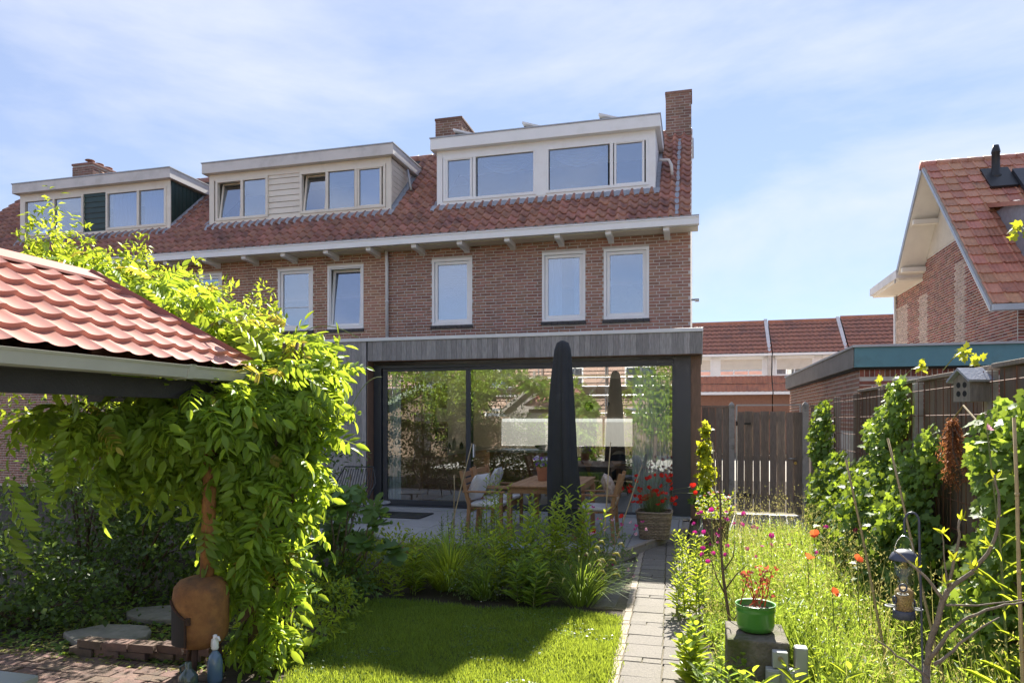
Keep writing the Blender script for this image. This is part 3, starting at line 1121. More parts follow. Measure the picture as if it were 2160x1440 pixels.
sc0 = shell_chair()
for i, (xx, yy, rz, lb) in enumerate(((-1.72, 13.35, 0, 'grey shell chair behind the glass just right of the parasol'), (-1.02, 13.4, .1, 'grey shell chair behind the glass beside the curtain'),
                                      (-2.25, 13.3, -.1, 'grey shell chair behind the glass hidden by the parasol'), (-1.6, 15.0, math.pi, 'grey shell chair on the far side of the indoor table'))):
    o = sc0 if i == 0 else copy_tree(sc0)
    o.location = (xx, yy, ZT)
    o.rotation_euler = (0, 0, rz)
    o['label'] = lb
sf = thing('sofa', 'beige fabric sofa at the back of the room', 'sofa', (-1.7, 17.6, ZT))
MB().box(-2.9, -.6, 17.2, 18.1, ZT + .1, .5).build('seat', 'sofa_fabric', sf, bevel=.06)
MB().box(-2.9, -.6, 17.9, 18.2, .5, 1.0).build('backrest', 'sofa_fabric', sf, bevel=.06)
for xx in (-2.95, -.75):
    MB().box(xx, xx + .2, 17.2, 18.1, ZT + .1, .75).build('armrest', 'sofa_fabric', sf, bevel=.05)
bw = thing('sun_inlet_window', 'wide white framed window added to let sun in at the street end of the room', 'window', (-3.2, 19.0, .9))  # opening added and sized so the sun reaches the floor and brightens the room
wf = frame_rect(MB(), -5.4, -1.0, .9, 1.78, 19.02, 19.10, .06)
for xx in (-3.95, -2.45):
    wf.box(xx - .03, xx + .03, 19.02, 19.10, .96, 1.72)
wf.build('frame', 'white_paint', bw)
struct(MB().box(-30, 20, 20.2, 31, -.012, .0).build('street', 'street_paving'))
for i, xx in enumerate((-1.9, -1.35)):
    mb = MB().lathe([(.0, -.09), (.12, -.08), (.19, -.02), (.19, .02), (.12, .08), (0, .09)], (0, 0, 0), 16)
    o = mb.build('cushion', ('curtain_white', 'black_metal')[i], smooth=True)
    o.location = (xx, 17.75, .72)
    o.rotation_euler = (R(75), 0, 0)
    tag(o, ('pale round cushion on the beige sofa', 'black round cushion on the beige sofa')[i], 'cushion')
for i, (a, b, nf) in enumerate(((-1.05, -.42, 9), (-5.55, -5.30, 4))):
    o = curtain_mesh(a, b, ZT + .02, 2.62, YG + .22, .035, nf).build('curtain', 'curtain_sheer', smooth=True) if 'curtain_sheer' in MATS else None
    if o is None:
        mat('curtain_sheer', (0.62, 0.68, 0.70), (0.55, 0.62, 0.64), 0.9, 0, 3)
        o = curtain_mesh(a, b, ZT + .02, 2.62, YG + .22, .035, nf).build('curtain', 'curtain_sheer', smooth=True)
    tag(o, ('pale sheer curtain gathered at the corner end of the glass', 'pale curtain gathered behind the sliding door beside the cabinets')[i], 'curtain')
mat('smoked_glass', (0.16, 0.145, 0.13), (0.10, 0.09, 0.08), 0.2)
pl_ = thing('pendant_lamp', 'smoked glass pendant lamp above the indoor table', 'lamp', (-1.6, 14.0, 1.6))
MB().tube([(-1.95, 14.1, 2.8), (-1.95, 14.1, 2.06)], .004, 5).build('cord', 'black_metal', pl_)
for dx in (-.13, .13):
    MB().lathe([(0, -.1), (.06, -.085), (.10, 0), (.06, .085), (0, .1)], (-1.95 + dx * 1.1, 14.1 + dx, 2.0 + dx * .25), 14).build('globe', 'smoked_glass', pl_, smooth=True)

# ------------------------------------------------------------------ neighbouring house with the big gable
rh = thing('gabled_house', 'brown brick house with orange tiled roof and plastered gable', 'house', (7, 18, 0))
XW, XV = 5.85, 5.25
RY, RZ_ = 18.74, 7.80
EYr, EZr = 14.69, 3.81
gs = (RZ_ - EZr) / (RY - EYr)
gable = [(15.1, 0), (23.4, 0), (23.4, 5.45), (20.9, 5.45), (RY, 7.55), (15.1, EZr + (15.1 - EYr) * gs - .25)]
gw = MB().prism(gable, 'x', XW, XW + .25)
gw.box(XW + .25, 14, 15.1, 15.35, 0, 4.0)
wall = gw.build('wall', 'mortar_white', rh)


def in_gable(y, z):
    if z > 5.90:
        return False
    top = EZr + (y - EYr) * gs - .3 if y < RY else RZ_ - .25 - (y - RY) * .98
    if y > 20.8:
        top = max(top, 5.4)
    return z < top


def patchy(y, z):
    return (20.45 < y < 21.15 and z < 5.0) or (17.75 < y < 18.45 and z < 5.35) or (y > 22.2 and z < 5.0)


bl = brick_list(15.15, 23.38, 2.6, 5.92, (), keep=lambda u, v: in_gable(u, v))
place = lambda u, v: ((XW, u, v), -math.pi / 2)
lay_bricks([b for b in bl if not patchy(b[0], b[1])], place, wall, 'brick_rust', 290, key=lambda b: b[0])
lay_bricks([b for b in bl if patchy(b[0], b[1])], place, wall, 'brick_pale', 0, key=lambda b: b[0])
bl = brick_list(XW, 9.5, 2.6, 3.9, ())
lay_bricks(bl, lambda u, v: ((u, 15.1, v), 0), wall, 'brick_rust', 60, key=lambda b: b[0])
pz = 5.92
MB().prism([(16.95, pz), (20.55, pz), (RY, 7.53)], 'x', XW - .012, XW + .02).build('plaster_gable', 'plaster', rh)
ra = math.atan(gs)
rs = math.hypot(RY - EYr, RZ_ - EZr)
rb = MB().prism([(EYr, EZr), (RY, RZ_), (RY, RZ_ - .12), (EYr + .06, EZr - .10)], 'x', XV, 16)
rb.prism([(RY, RZ_), (21.0, 5.52), (20.95, 5.42), (RY, RZ_ - .12)], 'x', XV, 16)
roof = rb.build('roof', 'cream_paint', rh)
MB().prism([(RY, RZ_ + .03), (21.05, 5.53), (21.02, 5.48), (RY, RZ_ - .03)], 'x', XV - .02, 16).build('far_slope', 'tile_orange', rh)
TILE_O = mulden_mesh('tile_orange')
c_, s_ = math.cos(ra), math.sin(ra)
spots = []
for r_ in range(18):
    q = r_ * (rs - .1) / 17 - .02
    if r_ == 17:
        continue
    for k in range(24):
        xx = XV + .02 + .25 * (k + .5)
        spots.append((xx, EYr + q * c_, EZr + q * s_ + .02))
spots.sort(key=lambda p: p[0] * 3 - p[1] * 1.3)
spots.sort(key=lambda p: 0 if p[0] < 8.3 else 1)
lay_tiles(TILE_O, spots, ra, roof, 225, 'tile_orange')
rme = MB().tube([(0, 0, 0), (.36, 0, 0)], [.115, .10], 12).mesh('ridge_tile', 'tile_orange', True)
for k in range(22):
    piece('ridge_tile', rme, (XV - .03 + k * .33, RY + .02, RZ_ + .0), roof)
vb = MB().prism([(EYr - .02, EZr - .09), (RY, RZ_ - .10), (RY, RZ_ + .0), (EYr - .02, EZr + .0)], 'x', XV - .02, XV)
vb.prism([(RY, RZ_ - .16), (21.05, 5.40), (21.05, 5.56), (RY, RZ_ + .05)], 'x', XV - .03, XV)
vb.build('verge_board', 'zinc', rh)
ef = MB().box(XV - .05, 9, 20.8, 23.75, 5.50, 5.72)
ef.build('eaves_box', 'fascia_grey', rh)
MB().box(XV + .02, 9, 20.85, 23.7, 5.44, 5.50).build('soffit', 'cream_paint', rh)
for yy, zz in ((20.6, 5.72), (19.6, 6.72)):
    MB().box(XV + .03, XW, yy - .08, yy + .08, zz - .12, zz).build('purlin_end', 'cream_paint', rh, bevel=.01)
MB().tube([(XW - .05, 23.3, 5.4), (XW - .05, 23.3, 0)], .04, 8).build('downpipe', 'alu_trim', rh, smooth=True)
MB().box(XV, 16, EYr - .13, EYr + .02, EZr - .10, EZr + .01).build('gutter', 'zinc', rh)
MB().box(6.6, 6.95, 15.02, 15.1, 0, 3.75).build('pilaster', 'white_paint', rh)
# vent pipe and roof window on the orange slope
vp = MB().lathe([(.16, 0), (.10, .16), (.085, .2), (.08, .62), (.09, .63), (.09, .66), (.06, .80), (.0, .81)], (6.55, 18.05, 7.10), 14)
vp.v = [(a, b, c) for a, b, c in vp.v]
tag(vp.build('roof_vent', 'black_metal', smooth=True), 'black vent pipe rising from the orange tiled roof', 'vent')
MB().prism([(17.65, 6.82), (18.25, 7.41), (18.22, 7.45), (17.62, 6.86)], 'x', 6.3, 6.85).build('base_flashing', 'black_metal', bpy.data.objects['roof_vent'])
rwn = MB().prism([(16.75, 5.98), (18.05, 7.26), (18.0, 7.33), (16.70, 6.05)], 'x', 6.86, 7.75).build('roof_window', 'anthracite')
tag(rwn, 'dark framed skylight at the edge of the orange roof', 'skylight')
MB().prism([(16.9, 6.16), (17.95, 7.19), (17.93, 7.23), (16.88, 6.20)], 'x', 6.96, 7.65).build('pane', 'glass_up', rwn)
ds = MB().prism([(15.15, 4.30), (17.02, 6.13), (16.2, 6.13), (15.15, 5.75)], 'x', 6.18, 8.2).build('side_dormer', 'lead', rh)
MB().prism([(14.95, 5.70), (17.2, 6.28), (17.2, 6.36), (14.95, 5.80)], 'x', 6.05, 8.3).build('dormer_roof', 'tile_orange', ds)
MB().box(6.3, 8.1, 15.10, 15.15, 4.45, 5.65).build('window_frame', 'white_paint', ds)

# ------------------------------------------------------------------ garage with teal fascia
gr = thing('brick_garage', 'low red brick garage with teal fascia board', 'garage', (5, 14, 0))
gb = MB().box(2.16, 9, 10.45, 17.8, 0, 2.42).build('wall', 'mortar_white', gr)
bl = brick_list(2.16, 4.6, 1.2, 2.30, ())
lay_bricks(bl, lambda u, v: ((u, 10.45, v), 0), gb, 'brick_rust', 140, key=lambda b: b[0])
bl = brick_list(10.45, 17.8, 1.55, 2.44, ())
lay_bricks(bl, lambda u, v: ((2.16, u, v), -math.pi / 2), gb, 'brick_red', 150, key=lambda b: b[0])
so = MB().box(-.0255, .0255, 0, .03, 0, .115).mesh('brick', 'brick_rust')
for k in range(38):
    piece('brick', so, (2.19 + k * .0635, 10.443, 2.305), gb)
MB().box(2.08, 9, 10.33, 10.40, 2.43, 2.70).build('fascia', 'teal_paint', gr)
MB().box(2.07, 2.11, 10.40, 17.9, 2.43, 2.70).build('side_fascia', 'grey_board', gr)
MB().box(2.05, 9.02, 10.30, 17.92, 2.70, 2.73).build('roof_edge', 'zinc', gr)
MB().box(2.11, 9, 10.40, 17.85, 2.40, 2.69).build('flat_roof', 'roof_felt', gr)
MB().box(2.75, 3.75, 10.42, 10.46, 2.20, 2.27).build('lintel', 'fascia_grey', gr)

# ------------------------------------------------------------------ far row of houses
mat('far_tile', (0.44, 0.19, 0.115), (0.33, 0.145, 0.10), 0.8, 0.0, 3, stain=(0.22, 0.12, 0.095), sscale=1.0)
mat('far_brick', (0.30, 0.155, 0.10), (0.24, 0.12, 0.08), 0.9, 0.0, 9)


def far_roof(mb, x0, x1, ya, za, yb, zb_, w=.24, g=.33):
    """ribbed tile field built as real rows with steps"""
    ln = math.hypot(yb - ya, zb_ - za)
    rows = max(1, int(ln / g))
    cols = max(2, int((x1 - x0) / w)) * 4
    dy, dz = (yb - ya) / ln, (zb_ - za) / ln
    ny, nz = -dz, dy
    for r_ in range(rows):
        s = len(mb.v)
        for e, lift in ((0, .05), (1, .015)):
            q = ln * (r_ + e) / rows
            for k in range(cols + 1):
                h = lift + (.03 if k % 4 in (0, 1) else 0.0)
                mb.v.append((x0 + (x1 - x0) * k / cols, ya + dy * q + ny * h, za + dz * q + nz * h))
        for k in range(cols):
            mb.f.append((s + k, s + k + 1, s + cols + 2 + k, s + cols + 1 + k))
    return mb


def far_house(label, x0, x1, shutters, yo=36.0, zr=6.68):
    h = thing('row_house', label, 'house', ((x0 + x1) / 2, yo, 0), 'far row houses beyond the gate')
    MB().box(x0, x1, yo, yo + 7, 0, 3.0).build('wall', 'far_brick', h)
    MB().box(x0 + .02, x1 - .02, yo + .45, yo + 6, 3.0, 4.9).build('upper_wall', 'white_paint', h)
    far_roof(MB(), x0, x1, yo - .15, 2.98, yo + .42, 3.78).build('skirt_roof', 'far_tile', h, kind='stuff')
    far_roof(MB(), x0, x1, yo + .1, 4.86, yo + 2.4, zr).build('roof', 'far_tile', h, kind='stuff')
    MB().prism([(yo + .1, 4.86), (yo + 2.4, zr), (yo + 4.8, 4.86)], 'x', x0 + .02, x1 - .02).build('roof_body', 'roof_felt', h)
    MB().tube([(x0, yo + 2.4, zr), (x1, yo + 2.4, zr)], .12, 8).build('ridge', 'far_tile', h)
    MB().box(x0, x1, yo - .02, yo + .4, 4.76, 4.87).build('gutter', 'white_paint', h)
    MB().box(x0, x1, yo - .3, yo - .1, 2.86, 3.0).build('lower_gutter', 'white_paint', h)
    pw = MB().prism([(yo - .1, 2.95), (yo + .45, 3.75), (yo + .1, 4.9), (yo + 2.4, zr + .18), (yo + 2.6, zr), (yo + .5, 4.7), (yo + .6, 3.0)], 'x', x1 - .16, x1)
    pw.build('party_parapet', 'fascia_grey', h)
    for a, b in shutters:
        w = frame_rect(MB(), a, b, 3.80, 4.72, yo + .38, yo + .47, .07).build('window', 'white_paint', h)
        MB().box(a + .07, b - .07, yo + .44, yo + .452, 3.87, 4.1).build('pane', 'glass_far', w)
        s = MB()
        for k in range(8):
            s.box(a + .05, b - .05, yo + .40, yo + .42, 4.12 + k * .065, 4.12 + k * .065 + .058)
        s.build('roller_shutter', 'cream_paint', w)
        MB().box(a, b, yo + .32, yo + .40, 4.62, 4.76).build('shutter_box', 'white_paint', w)
        mb = MB()
        n = int((b - a) / .7)
        for k in range(1, n):
            xx = a + (b - a) * k / n
            mb.box(xx - .03, xx + .03, yo + .40, yo + .46, 3.85, 4.12)
        if mb.v:
            mb.build('mullion', 'white_paint', w)
    return h


far_house('far row house with shutters directly beside the extension corner', -3.0, 3.55, [(-2.2, 0.75), (1.1, 3.2)])
far_house('far row house seen above the wooden garden gate', 3.6, 7.0, [(3.75, 5.5), (5.9, 6.9)])
far_house('far row house with brighter red roof behind the garage', 7.05, 13.0, [(7.5, 9.5)], zr=6.78)
# ------------------------------------------------------------------ paving
mat('slab', (0.225, 0.20, 0.17), (0.155, 0.14, 0.12), 0.9, 0.12, 60, 0.7, 160, stain=(0.17, 0.155, 0.12), sscale=6, smin=0.56, smax=0.78)
mat('terrace_tile', (0.36, 0.355, 0.35), (0.29, 0.285, 0.28), 0.75, 0.08, 20, 0.3, 120)
mat('kerb_stone', (0.40, 0.33, 0.26), (0.28, 0.235, 0.19), 0.9, 0.08, 14, 0.6, 90)
mat('sand', (0.20, 0.165, 0.115), (0.13, 0.115, 0.075), 0.95, 0, 30, 0.7, 150, stain=(0.06, 0.075, 0.02), sscale=9)
mat('clinker', (0.20, 0.125, 0.095), (0.13, 0.090, 0.075), 0.9, 0.25, 16, 0.6, 90, hue=0.02, stain=(0.07, 0.06, 0.04), sscale=5)
mat('flagstone', (0.27, 0.25, 0.235), (0.19, 0.18, 0.165), 0.85, 0.08, 10, 0.7, 50, stain=(0.10, 0.10, 0.06), sscale=6)


def path_mid(y):
    return -0.225 - 0.035 * (y - 4.7)


pb = MB()
ys = np.linspace(0.3, 10.4, 24)
pb.v = [q for y in ys for q in ((path_mid(y) - .36, y, 0.0), (path_mid(y) + .30, y, 0.0))]
pb.f = [(2 * i, 2 * i + 1, 2 * i + 3, 2 * i + 2) for i in range(len(ys) - 1)]
path = struct(pb.build('path', 'sand'))
y = 0.6
row = 0
while y < 10.3:
    ln = (0.285, 0.235, 0.285, 0.10)[row % 4]
    mid = path_mid(y)
    for a, b in ((mid - .272, mid - .006), (mid + .006, mid + .262)):
        parts = [(a, b)] if ln > .15 else [(a, (a + b) / 2 - .004), ((a + b) / 2 + .004, b)]
        for q in parts:
            t = random.uniform(.010, .016)
            rz = random.uniform(-.012, .012)
            w, l = (q[1] - q[0]), ln - .010
            mb = MB().box(-w / 2, w / 2, -l / 2, l / 2, -.03, 0)
            o = mb.build('paving_slab', 'slab', path, bevel=.004)
            o.location = ((q[0] + q[1]) / 2, y + ln / 2, t)
            o.rotation_euler = (random.uniform(-.01, .01), random.uniform(-.01, .01), rz)
    e = MB().box(-.03, .03, -ln / 2 + .005, ln / 2 - .005, -.03, 0)
    o = e.build('edging_stone', 'kerb_stone', path, bevel=.004)
    o.location = (mid - .312, y + ln / 2, .012)
    y += ln
    row += 1
# wider paved pocket beside the terrace step and the yard in front of the gate
yd = struct(MB().box(-.95, -.50, 6.4, 8.5, -.02, -.002).box(-0.1, 2.1, 9.6, 13.6, -.02, -.004).build('yard', 'sand'))
for i in range(7):
    for k in range(2):
        x0_, y0_ = -.92 + k * .20, 6.45 + i * .29
        if x0_ + .2 > path_mid(y0_) - .34:
            continue
        o = MB().box(-.095, .095, -.14, .14, -.03, 0).build('paving_slab', 'slab', yd, bevel=.004)
        o.location = (x0_ + .1, y0_ + .14, random.uniform(.002, .007))
for i in range(12):
    for k in range(6):
        x0_, y0_ = .06 + k * .305, 9.7 + i * .305
        o = MB().box(-.148, .148, -.148, .148, -.03, 0).build('paving_slab', 'terrace_tile', yd)
        o.location = (x0_ + .15, y0_ + .15, random.uniform(.004, .010))

TK = [(-6.9, 8.50), (-0.90, 8.50), (-0.12, 10.75), (-0.10, 11.75), (-6.9, 11.75)]
ter = struct(MB().prism(TK, 'z', -.02, .07).build('terrace', 'mortar_dark'))


def clip_poly(poly, a, b):
    """keep the part of poly to the left of a->b"""
    out = []
    n = len(poly)
    f = lambda p: (b[0] - a[0]) * (p[1] - a[1]) - (b[1] - a[1]) * (p[0] - a[0])
    for i in range(n):
        p, q = poly[i], poly[(i + 1) % n]
        fp, fq = f(p), f(q)
        if fp >= 0:
            out.append(p)
        if fp * fq < 0:
            t = fp / (fp - fq)
            out.append((p[0] + t * (q[0] - p[0]), p[1] + t * (q[1] - p[1])))
    return out


for i in range(12):
    for k in range(6):
        a0, b0 = -6.86 + i * .60, 8.61 + k * .60
        sq = [(a0, b0), (a0 + .592, b0), (a0 + .592, min(b0 + .592, 11.6)), (a0, min(b0 + .592, 11.6))]
        if b0 > 11.55:
            continue
        c = clip_poly(sq, (-0.99, 8.53), (-0.215, 10.765))
        c = clip_poly(c, (-.215, 8), (-.215, 12)) if c else c
        if len(c) >= 3:
            zt_ = .098 + random.uniform(-.001, .002)
            MB().prism(c, 'z', .06, zt_).build('terrace_tile', 'terrace_tile', ter)
kl = math.hypot(.78, 2.25)
for i in range(3):
    t0, t1 = i / 3 + .003, (i + 1) / 3 - .003
    p = (-.90 + .78 * t0 - .035, 8.50 + 2.25 * t0 + .012, .04)
    q = (-.90 + .78 * t1 - .035, 8.50 + 2.25 * t1 + .012, .04)
    MB().bar(p, q, .07, .14).build('kerb', 'kerb_stone', ter, bevel=.006)
for i in range(6):
    MB().bar((-6.9 + i * .995, 8.535, .04), (-6.9 + (i + 1) * .995 - .008, 8.535, .04), .07, .14).build('kerb', 'kerb_stone', ter, bevel=.006)
dm = MB().box(-5.35, -4.35, 10.55, 11.2, .101, .116).build('door_mat', 'black_rubber', bevel=.004)
tag(dm, 'black rubber mat on the terrace before the sliding door', 'mat')

# clinker patio under the shelter
pat = struct(MB().box(-7.2, -3.12, 1.2, 4.12, -.02, .0).build('patio', 'sand'))
cme = MB().box(-.098, .098, -.046, .046, -.03, 0).mesh('brick', 'clinker')
cand = []
for i in range(30):
    for k in range(21):
        cx_ = -7.1 + k * .205 + (i % 2) * .1
        cy_ = 1.25 + i * .0975
        if cx_ < -3.2:
            cand.append((cx_, cy_))
cand.sort(key=lambda p: -p[1])
for cx_, cy_ in cand[:270]:
    piece('brick', cme, (cx_, cy_, random.uniform(.004, .014)), pat, (random.uniform(-.03, .03), random.uniform(-.02, .02), random.uniform(-.02, .02)))
V, F = [], []
for i, (cx_, cy_) in enumerate(cand[270:]):
    b = np.array([(-.098, -.046, -.03), (.098, -.046, -.03), (.098, .046, -.03), (-.098, .046, -.03), (-.098, -.046, 0), (.098, -.046, 0), (.098, .046, 0), (-.098, .046, 0)])
    V.append(b + (cx_, cy_, random.uniform(.004, .014)))
    F.append(BOXF + 8 * i)
npobj('brickwork', np.concatenate(V), np.concatenate(F), 'clinker', pat, 'stuff')
bk = MB().box(-.105, .105, -.05, .05, 0, .055).mesh('brick', 'clinker')
ed = thing('brick_edging', 'low rough brick edging at the back of the clinker patio', 'edging', (-3.95, 4.22, 0))
for r_ in range(2):
    for k in range(5):
        piece('brick', bk, (-4.36 + k * .215 + r_ * .07 - ed.location.x, 4.17 + k * .022 + random.uniform(-.01, .01) - ed.location.y, .004 + r_ * .06), ed, (random.uniform(-.04, .04), random.uniform(-.03, .03), random.uniform(-.06, .06))).matrix_parent_inverse = Matrix()
for i, (cx_, cy_, rr, lb) in enumerate(((-4.47, 4.50, .36, 'rough flat flagstone just behind the brick edging'), (-4.52, 5.10, .32, 'rough flat flagstone farther back beneath the dark shrubs'))):
    pts = [(cx_ + rr * (1 + random.uniform(-.14, .12)) * math.cos(t), cy_ + rr * .72 * (1 + random.uniform(-.12, .1)) * math.sin(t)) for t in np.linspace(0, 2 * math.pi, 12)[:-1]]
    o = MB().prism(pts, 'z', 0, .055).build('flagstone', 'flagstone', bevel=.012)
    tag(o, lb, 'stone', 'flagstones under the shrubs')
o = MB().box(-4.20, -3.29, 2.05, 2.86, .38, .42).build('low_table', 'zinc', bevel=.006)
tag(o, 'corner of a grey metal garden table at the patio', 'table')
for xx in (-4.15, -3.34):
    for yy in (2.1, 2.81):
        MB().box(xx - .02, xx + .02, yy - .02, yy + .02, .014, .38).build('leg', 'zinc', o)

# ------------------------------------------------------------------ gate and fence
mat('gate_wood', (0.30, 0.245, 0.20), (0.19, 0.155, 0.13), 0.85, 0.22, 9, 0.5, 40, hue=0.01, stretch=(7, 7, .8))
mat('fence_wood', (0.22, 0.15, 0.105), (0.14, 0.098, 0.072), 0.85, 0.22, 9, 0.5, 40, hue=0.012, stretch=(7, 7, .8), stain=(0.16, 0.15, 0.13), sscale=.6)
mat('rust_wire', (0.19, 0.075, 0.035), (0.12, 0.05, 0.03), 0.8)
mat('brass', (0.5, 0.36, 0.12), None, 0.35, metal=0.9)
YGT = 13.30
gt = thing('garden_gate', 'weathered wooden plank gate between two concrete posts', 'gate', (1.2, YGT, 0))
gm = MB().box(-.074, .074, 0, .018, 0, 1.80)
gm.v = [(a, b, c) for a, b, c in gm.v]
gme = gm.mesh('plank', 'gate_wood')
gmf = MB().box(-.056, .056, 0, .018, 0, 1.80).mesh('plank', 'gate_wood')
for k in range(8):
    piece('plank', gme if k % 2 else gmf, (.775 + k * .138, YGT - (.022 if k % 2 else .062), .05 + random.uniform(-.006, .006)), gt, (0, random.uniform(-.004, .004), 0), (1, 1, 1 + random.uniform(-.006, .006))).matrix_parent_inverse = Matrix.Translation((-1.2, -YGT, 0))
for zz in (.28, .98, 1.72):
    MB().box(.72, 1.80, YGT - .002, YGT + .04, zz, zz + .09).build('rail', 'gate_wood', gt)
MB().box(.70, 1.80, YGT - .02, YGT + .03, 1.96, 1.985).build('top_bar', 'zinc', gt)
MB().box(.69, .72, YGT - .02, YGT + .03, .06, 1.96).box(1.775, 1.80, YGT - .02, YGT + .03, .06, 1.96).build('gate_frame', 'zinc', gt)
MB().tube([(1.70, YGT - .09, 1.02), (1.57, YGT - .09, 1.02)], .011, 8).tube([(1.70, YGT - .09, 1.02), (1.70, YGT - .04, 1.02)], .011, 8).build('handle', 'steel', gt, smooth=True)
MB().tube([(1.70, YGT - .065, .94), (1.70, YGT - .05, .94)], .026, 12).build('lock_plate', 'brass', gt)
for zz in (.34, 1.62):
    MB().box(.70, .95, YGT - .055, YGT - .046, zz, zz + .035).tube([(.705, YGT - .06, zz - .02), (.705, YGT - .06, zz + .06)], .014, 8).build('hinge', 'black_metal', gt)


def conc_post(x, y, h, label, grp, w=.052):
    mb = MB()
    b = len(mb.v)
    for zz, k in ((0, 1), (h - .07, 1), (h - .05, .94), (h, .25)):
        mb.v += [(x - w * k, y - w * k, zz), (x + w * k, y - w * k, zz), (x + w * k, y + w * k, zz), (x - w * k, y + w * k, zz)]
    for i in range(3):
        for j in range(4):
            n_ = (j + 1) % 4
            mb.f.append((b + 4 * i + j, b + 4 * i + n_, b + 4 * i + 4 + n_, b + 4 * i + 4 + j))
    mb.f.append((b + 12, b + 13, b + 14, b + 15))
    o = mb.build('concrete_post', 'concrete', bevel=.004)
    tag(o, label, 'post', grp)
    return o


conc_post(.62, YGT, 2.03, 'pointed concrete post on the hinge side of the gate', 'concrete gate posts')
conc_post(1.87, YGT, 2.03, 'pointed concrete post on the handle side of the gate', 'concrete gate posts')
for lb, xa, n_ in (('weathered plank screen between extension and gate', .10, 4), ('weathered plank screen between gate and ivy', 1.96, 5)):
    t = thing('plank_screen', lb, 'fence', (xa, YGT, 0), 'plank screens beside the gate')
    for k in range(n_):
        o = MB().box(xa + k * .12, xa + k * .12 + .112, YGT - (.02 if k % 2 else .04), YGT - (.002 if k % 2 else .022), .04, 1.93).build('plank', 'gate_wood', t)
    for zz in (.3, 1.0, 1.7):
        MB().box(xa, xa + n_ * .12, YGT, YGT + .03, zz, zz + .08).build('rail', 'gate_wood', t)
    MB().box(xa - .01, xa + n_ * .12, YGT - .045, YGT + .03, 1.935, 1.965).build('cap', 'gate_wood', t)
XFN = 1.80
PST = [10.02, 8.85, 7.70, 6.55, 5.05, 3.75, 2.45, 1.2]
for i in range(1, len(PST) - 1):
    ya, yb = PST[i + 1], PST[i]
    t = thing('plank_fence', ('wooden fence panel farthest along, beside the garage brickwork', 'wooden fence panel behind the thickest climbing ivy', 'wooden fence panel beyond the dried brown conifer branch',
                              'wooden fence panel behind the hanging dried branch and bird box', 'wooden fence panel nearest the picture edge', 'wooden fence panel beyond the frame edge')[i - 1], 'fence', (XFN, (ya + yb) / 2, 0), 'fence panels along the side')
    n_ = int((yb - ya) / .145)
    pw_ = (yb - ya - .06) / n_
    zt_ = 2.03 + .035 * (10 - yb) / 7
    for k in range(n_):
        y0_ = ya + .03 + k * pw_
        MB().box(XFN + .03 + random.uniform(0, .012), XFN + .055, y0_, y0_ + pw_ - .004, .05, zt_ + random.uniform(-.01, .004)).build('plank', 'fence_wood', t)
    MB().box(XFN + .0, XFN + .09, ya + .02, yb - .02, zt_ + .004, zt_ + .035).build('cap', 'gate_wood', t, bevel=.004)
    for zz in (.35, 1.05, 1.75):
        MB().box(XFN + .058, XFN + .10, ya + .02, yb - .02, zz, zz + .08).build('rail', 'fence_wood', t)
for i, yy in enumerate(PST[:-1]):
    zt_ = 2.02 + .035 * (10 - yy) / 7
    o = MB().box(XFN - .03, XFN + .035, yy - .04, yy + .04, 0, zt_).build('fence_post', 'concrete' if i in (3, 4) else 'gate_wood', bevel=.004)
    tag(o, ('grey wooden fence post at the garage corner', 'second grey fence post counting from the garage', 'third grey fence post counting from the garage', 'pale concrete fence post in the middle of the ivy', 'pale concrete fence post carrying the bird box', 'grey fence post nearest the picture edge', 'grey fence post outside the picture edge')[i], 'post', 'posts of the side fence')
wm = MB()
for zz in np.arange(.15, 2.02, .2):
    wm.tube([(XFN - .045, 1.4, zz + .03), (XFN - .045, 6, zz + .015), (XFN - .045, 10, zz)], .0032, 4, False)
for yy in np.arange(1.4, 10.05, .15):
    wm.tube([(XFN - .05, yy, .02), (XFN - .05 + random.uniform(-.006, .006), yy + random.uniform(-.01, .01), 2.02 + .03 * (10 - yy) / 7)], .0028, 4, False)
tag(wm.build('wire_mesh', 'rust_wire'), 'rusty wire mesh grid fixed along the wooden fence', 'mesh')

# bird box, insect box, hanging dried branch
mat('grey_wood', (0.30, 0.27, 0.235), (0.20, 0.18, 0.16), 0.85, 0.1, 10, 0.5, 50, stretch=(5, 5, 1))
mat('felt_grey', (0.33, 0.35, 0.40), (0.26, 0.28, 0.33), 0.8, 0, 12, 0.4, 90)
bb = thing('bird_box', 'small wooden bird box with grey pitched roof on the fence post', 'bird box', (1.70, 5.03, 1.84))
MB().prism([(-.075, 0), (.075, 0), (.075, .14), (0, .19), (-.075, .14)], 'x', -.065, .065).build('body', 'grey_wood', bb).matrix_parent_inverse = Matrix()
for sgn in (-1, 1):
    o = MB().prism([(0, .215), (.105 * sgn, .135), (.10 * sgn, .122), (0, .198)], 'x', -.095, .075).build('roof_board', 'felt_grey', bb)
    o.matrix_parent_inverse = Matrix()
o = MB()
for dy in (-.028, .028):
    o.tube([(-.0655, dy, .105), (-.0665, dy, .105)], .019, 12)
    o.tube([(-.0655, dy, .05), (-.0665, dy, .05)], .019, 12)
o.build('hole', 'black_rubber', bb).matrix_parent_inverse = Matrix()
for p in bb.children:
    p.location = (0, 0, 0)
bb.location = (1.69, 5.03, 1.85)
bb.rotation_euler = (0, 0, R(18))
b2 = thing('bird_box', 'bird box with pale lid hidden in the ivy near the gate', 'bird box', (1.72, 10.5, 1.62))
MB().box(1.62, 1.78, 10.42, 10.58, 1.52, 1.68).build('body', 'grey_wood', b2)
MB().prism([(10.38, 1.675), (10.62, 1.69), (10.62, 1.72), (10.38, 1.70)], 'x', 1.57, 1.83).build('lid', 'felt_grey', b2)

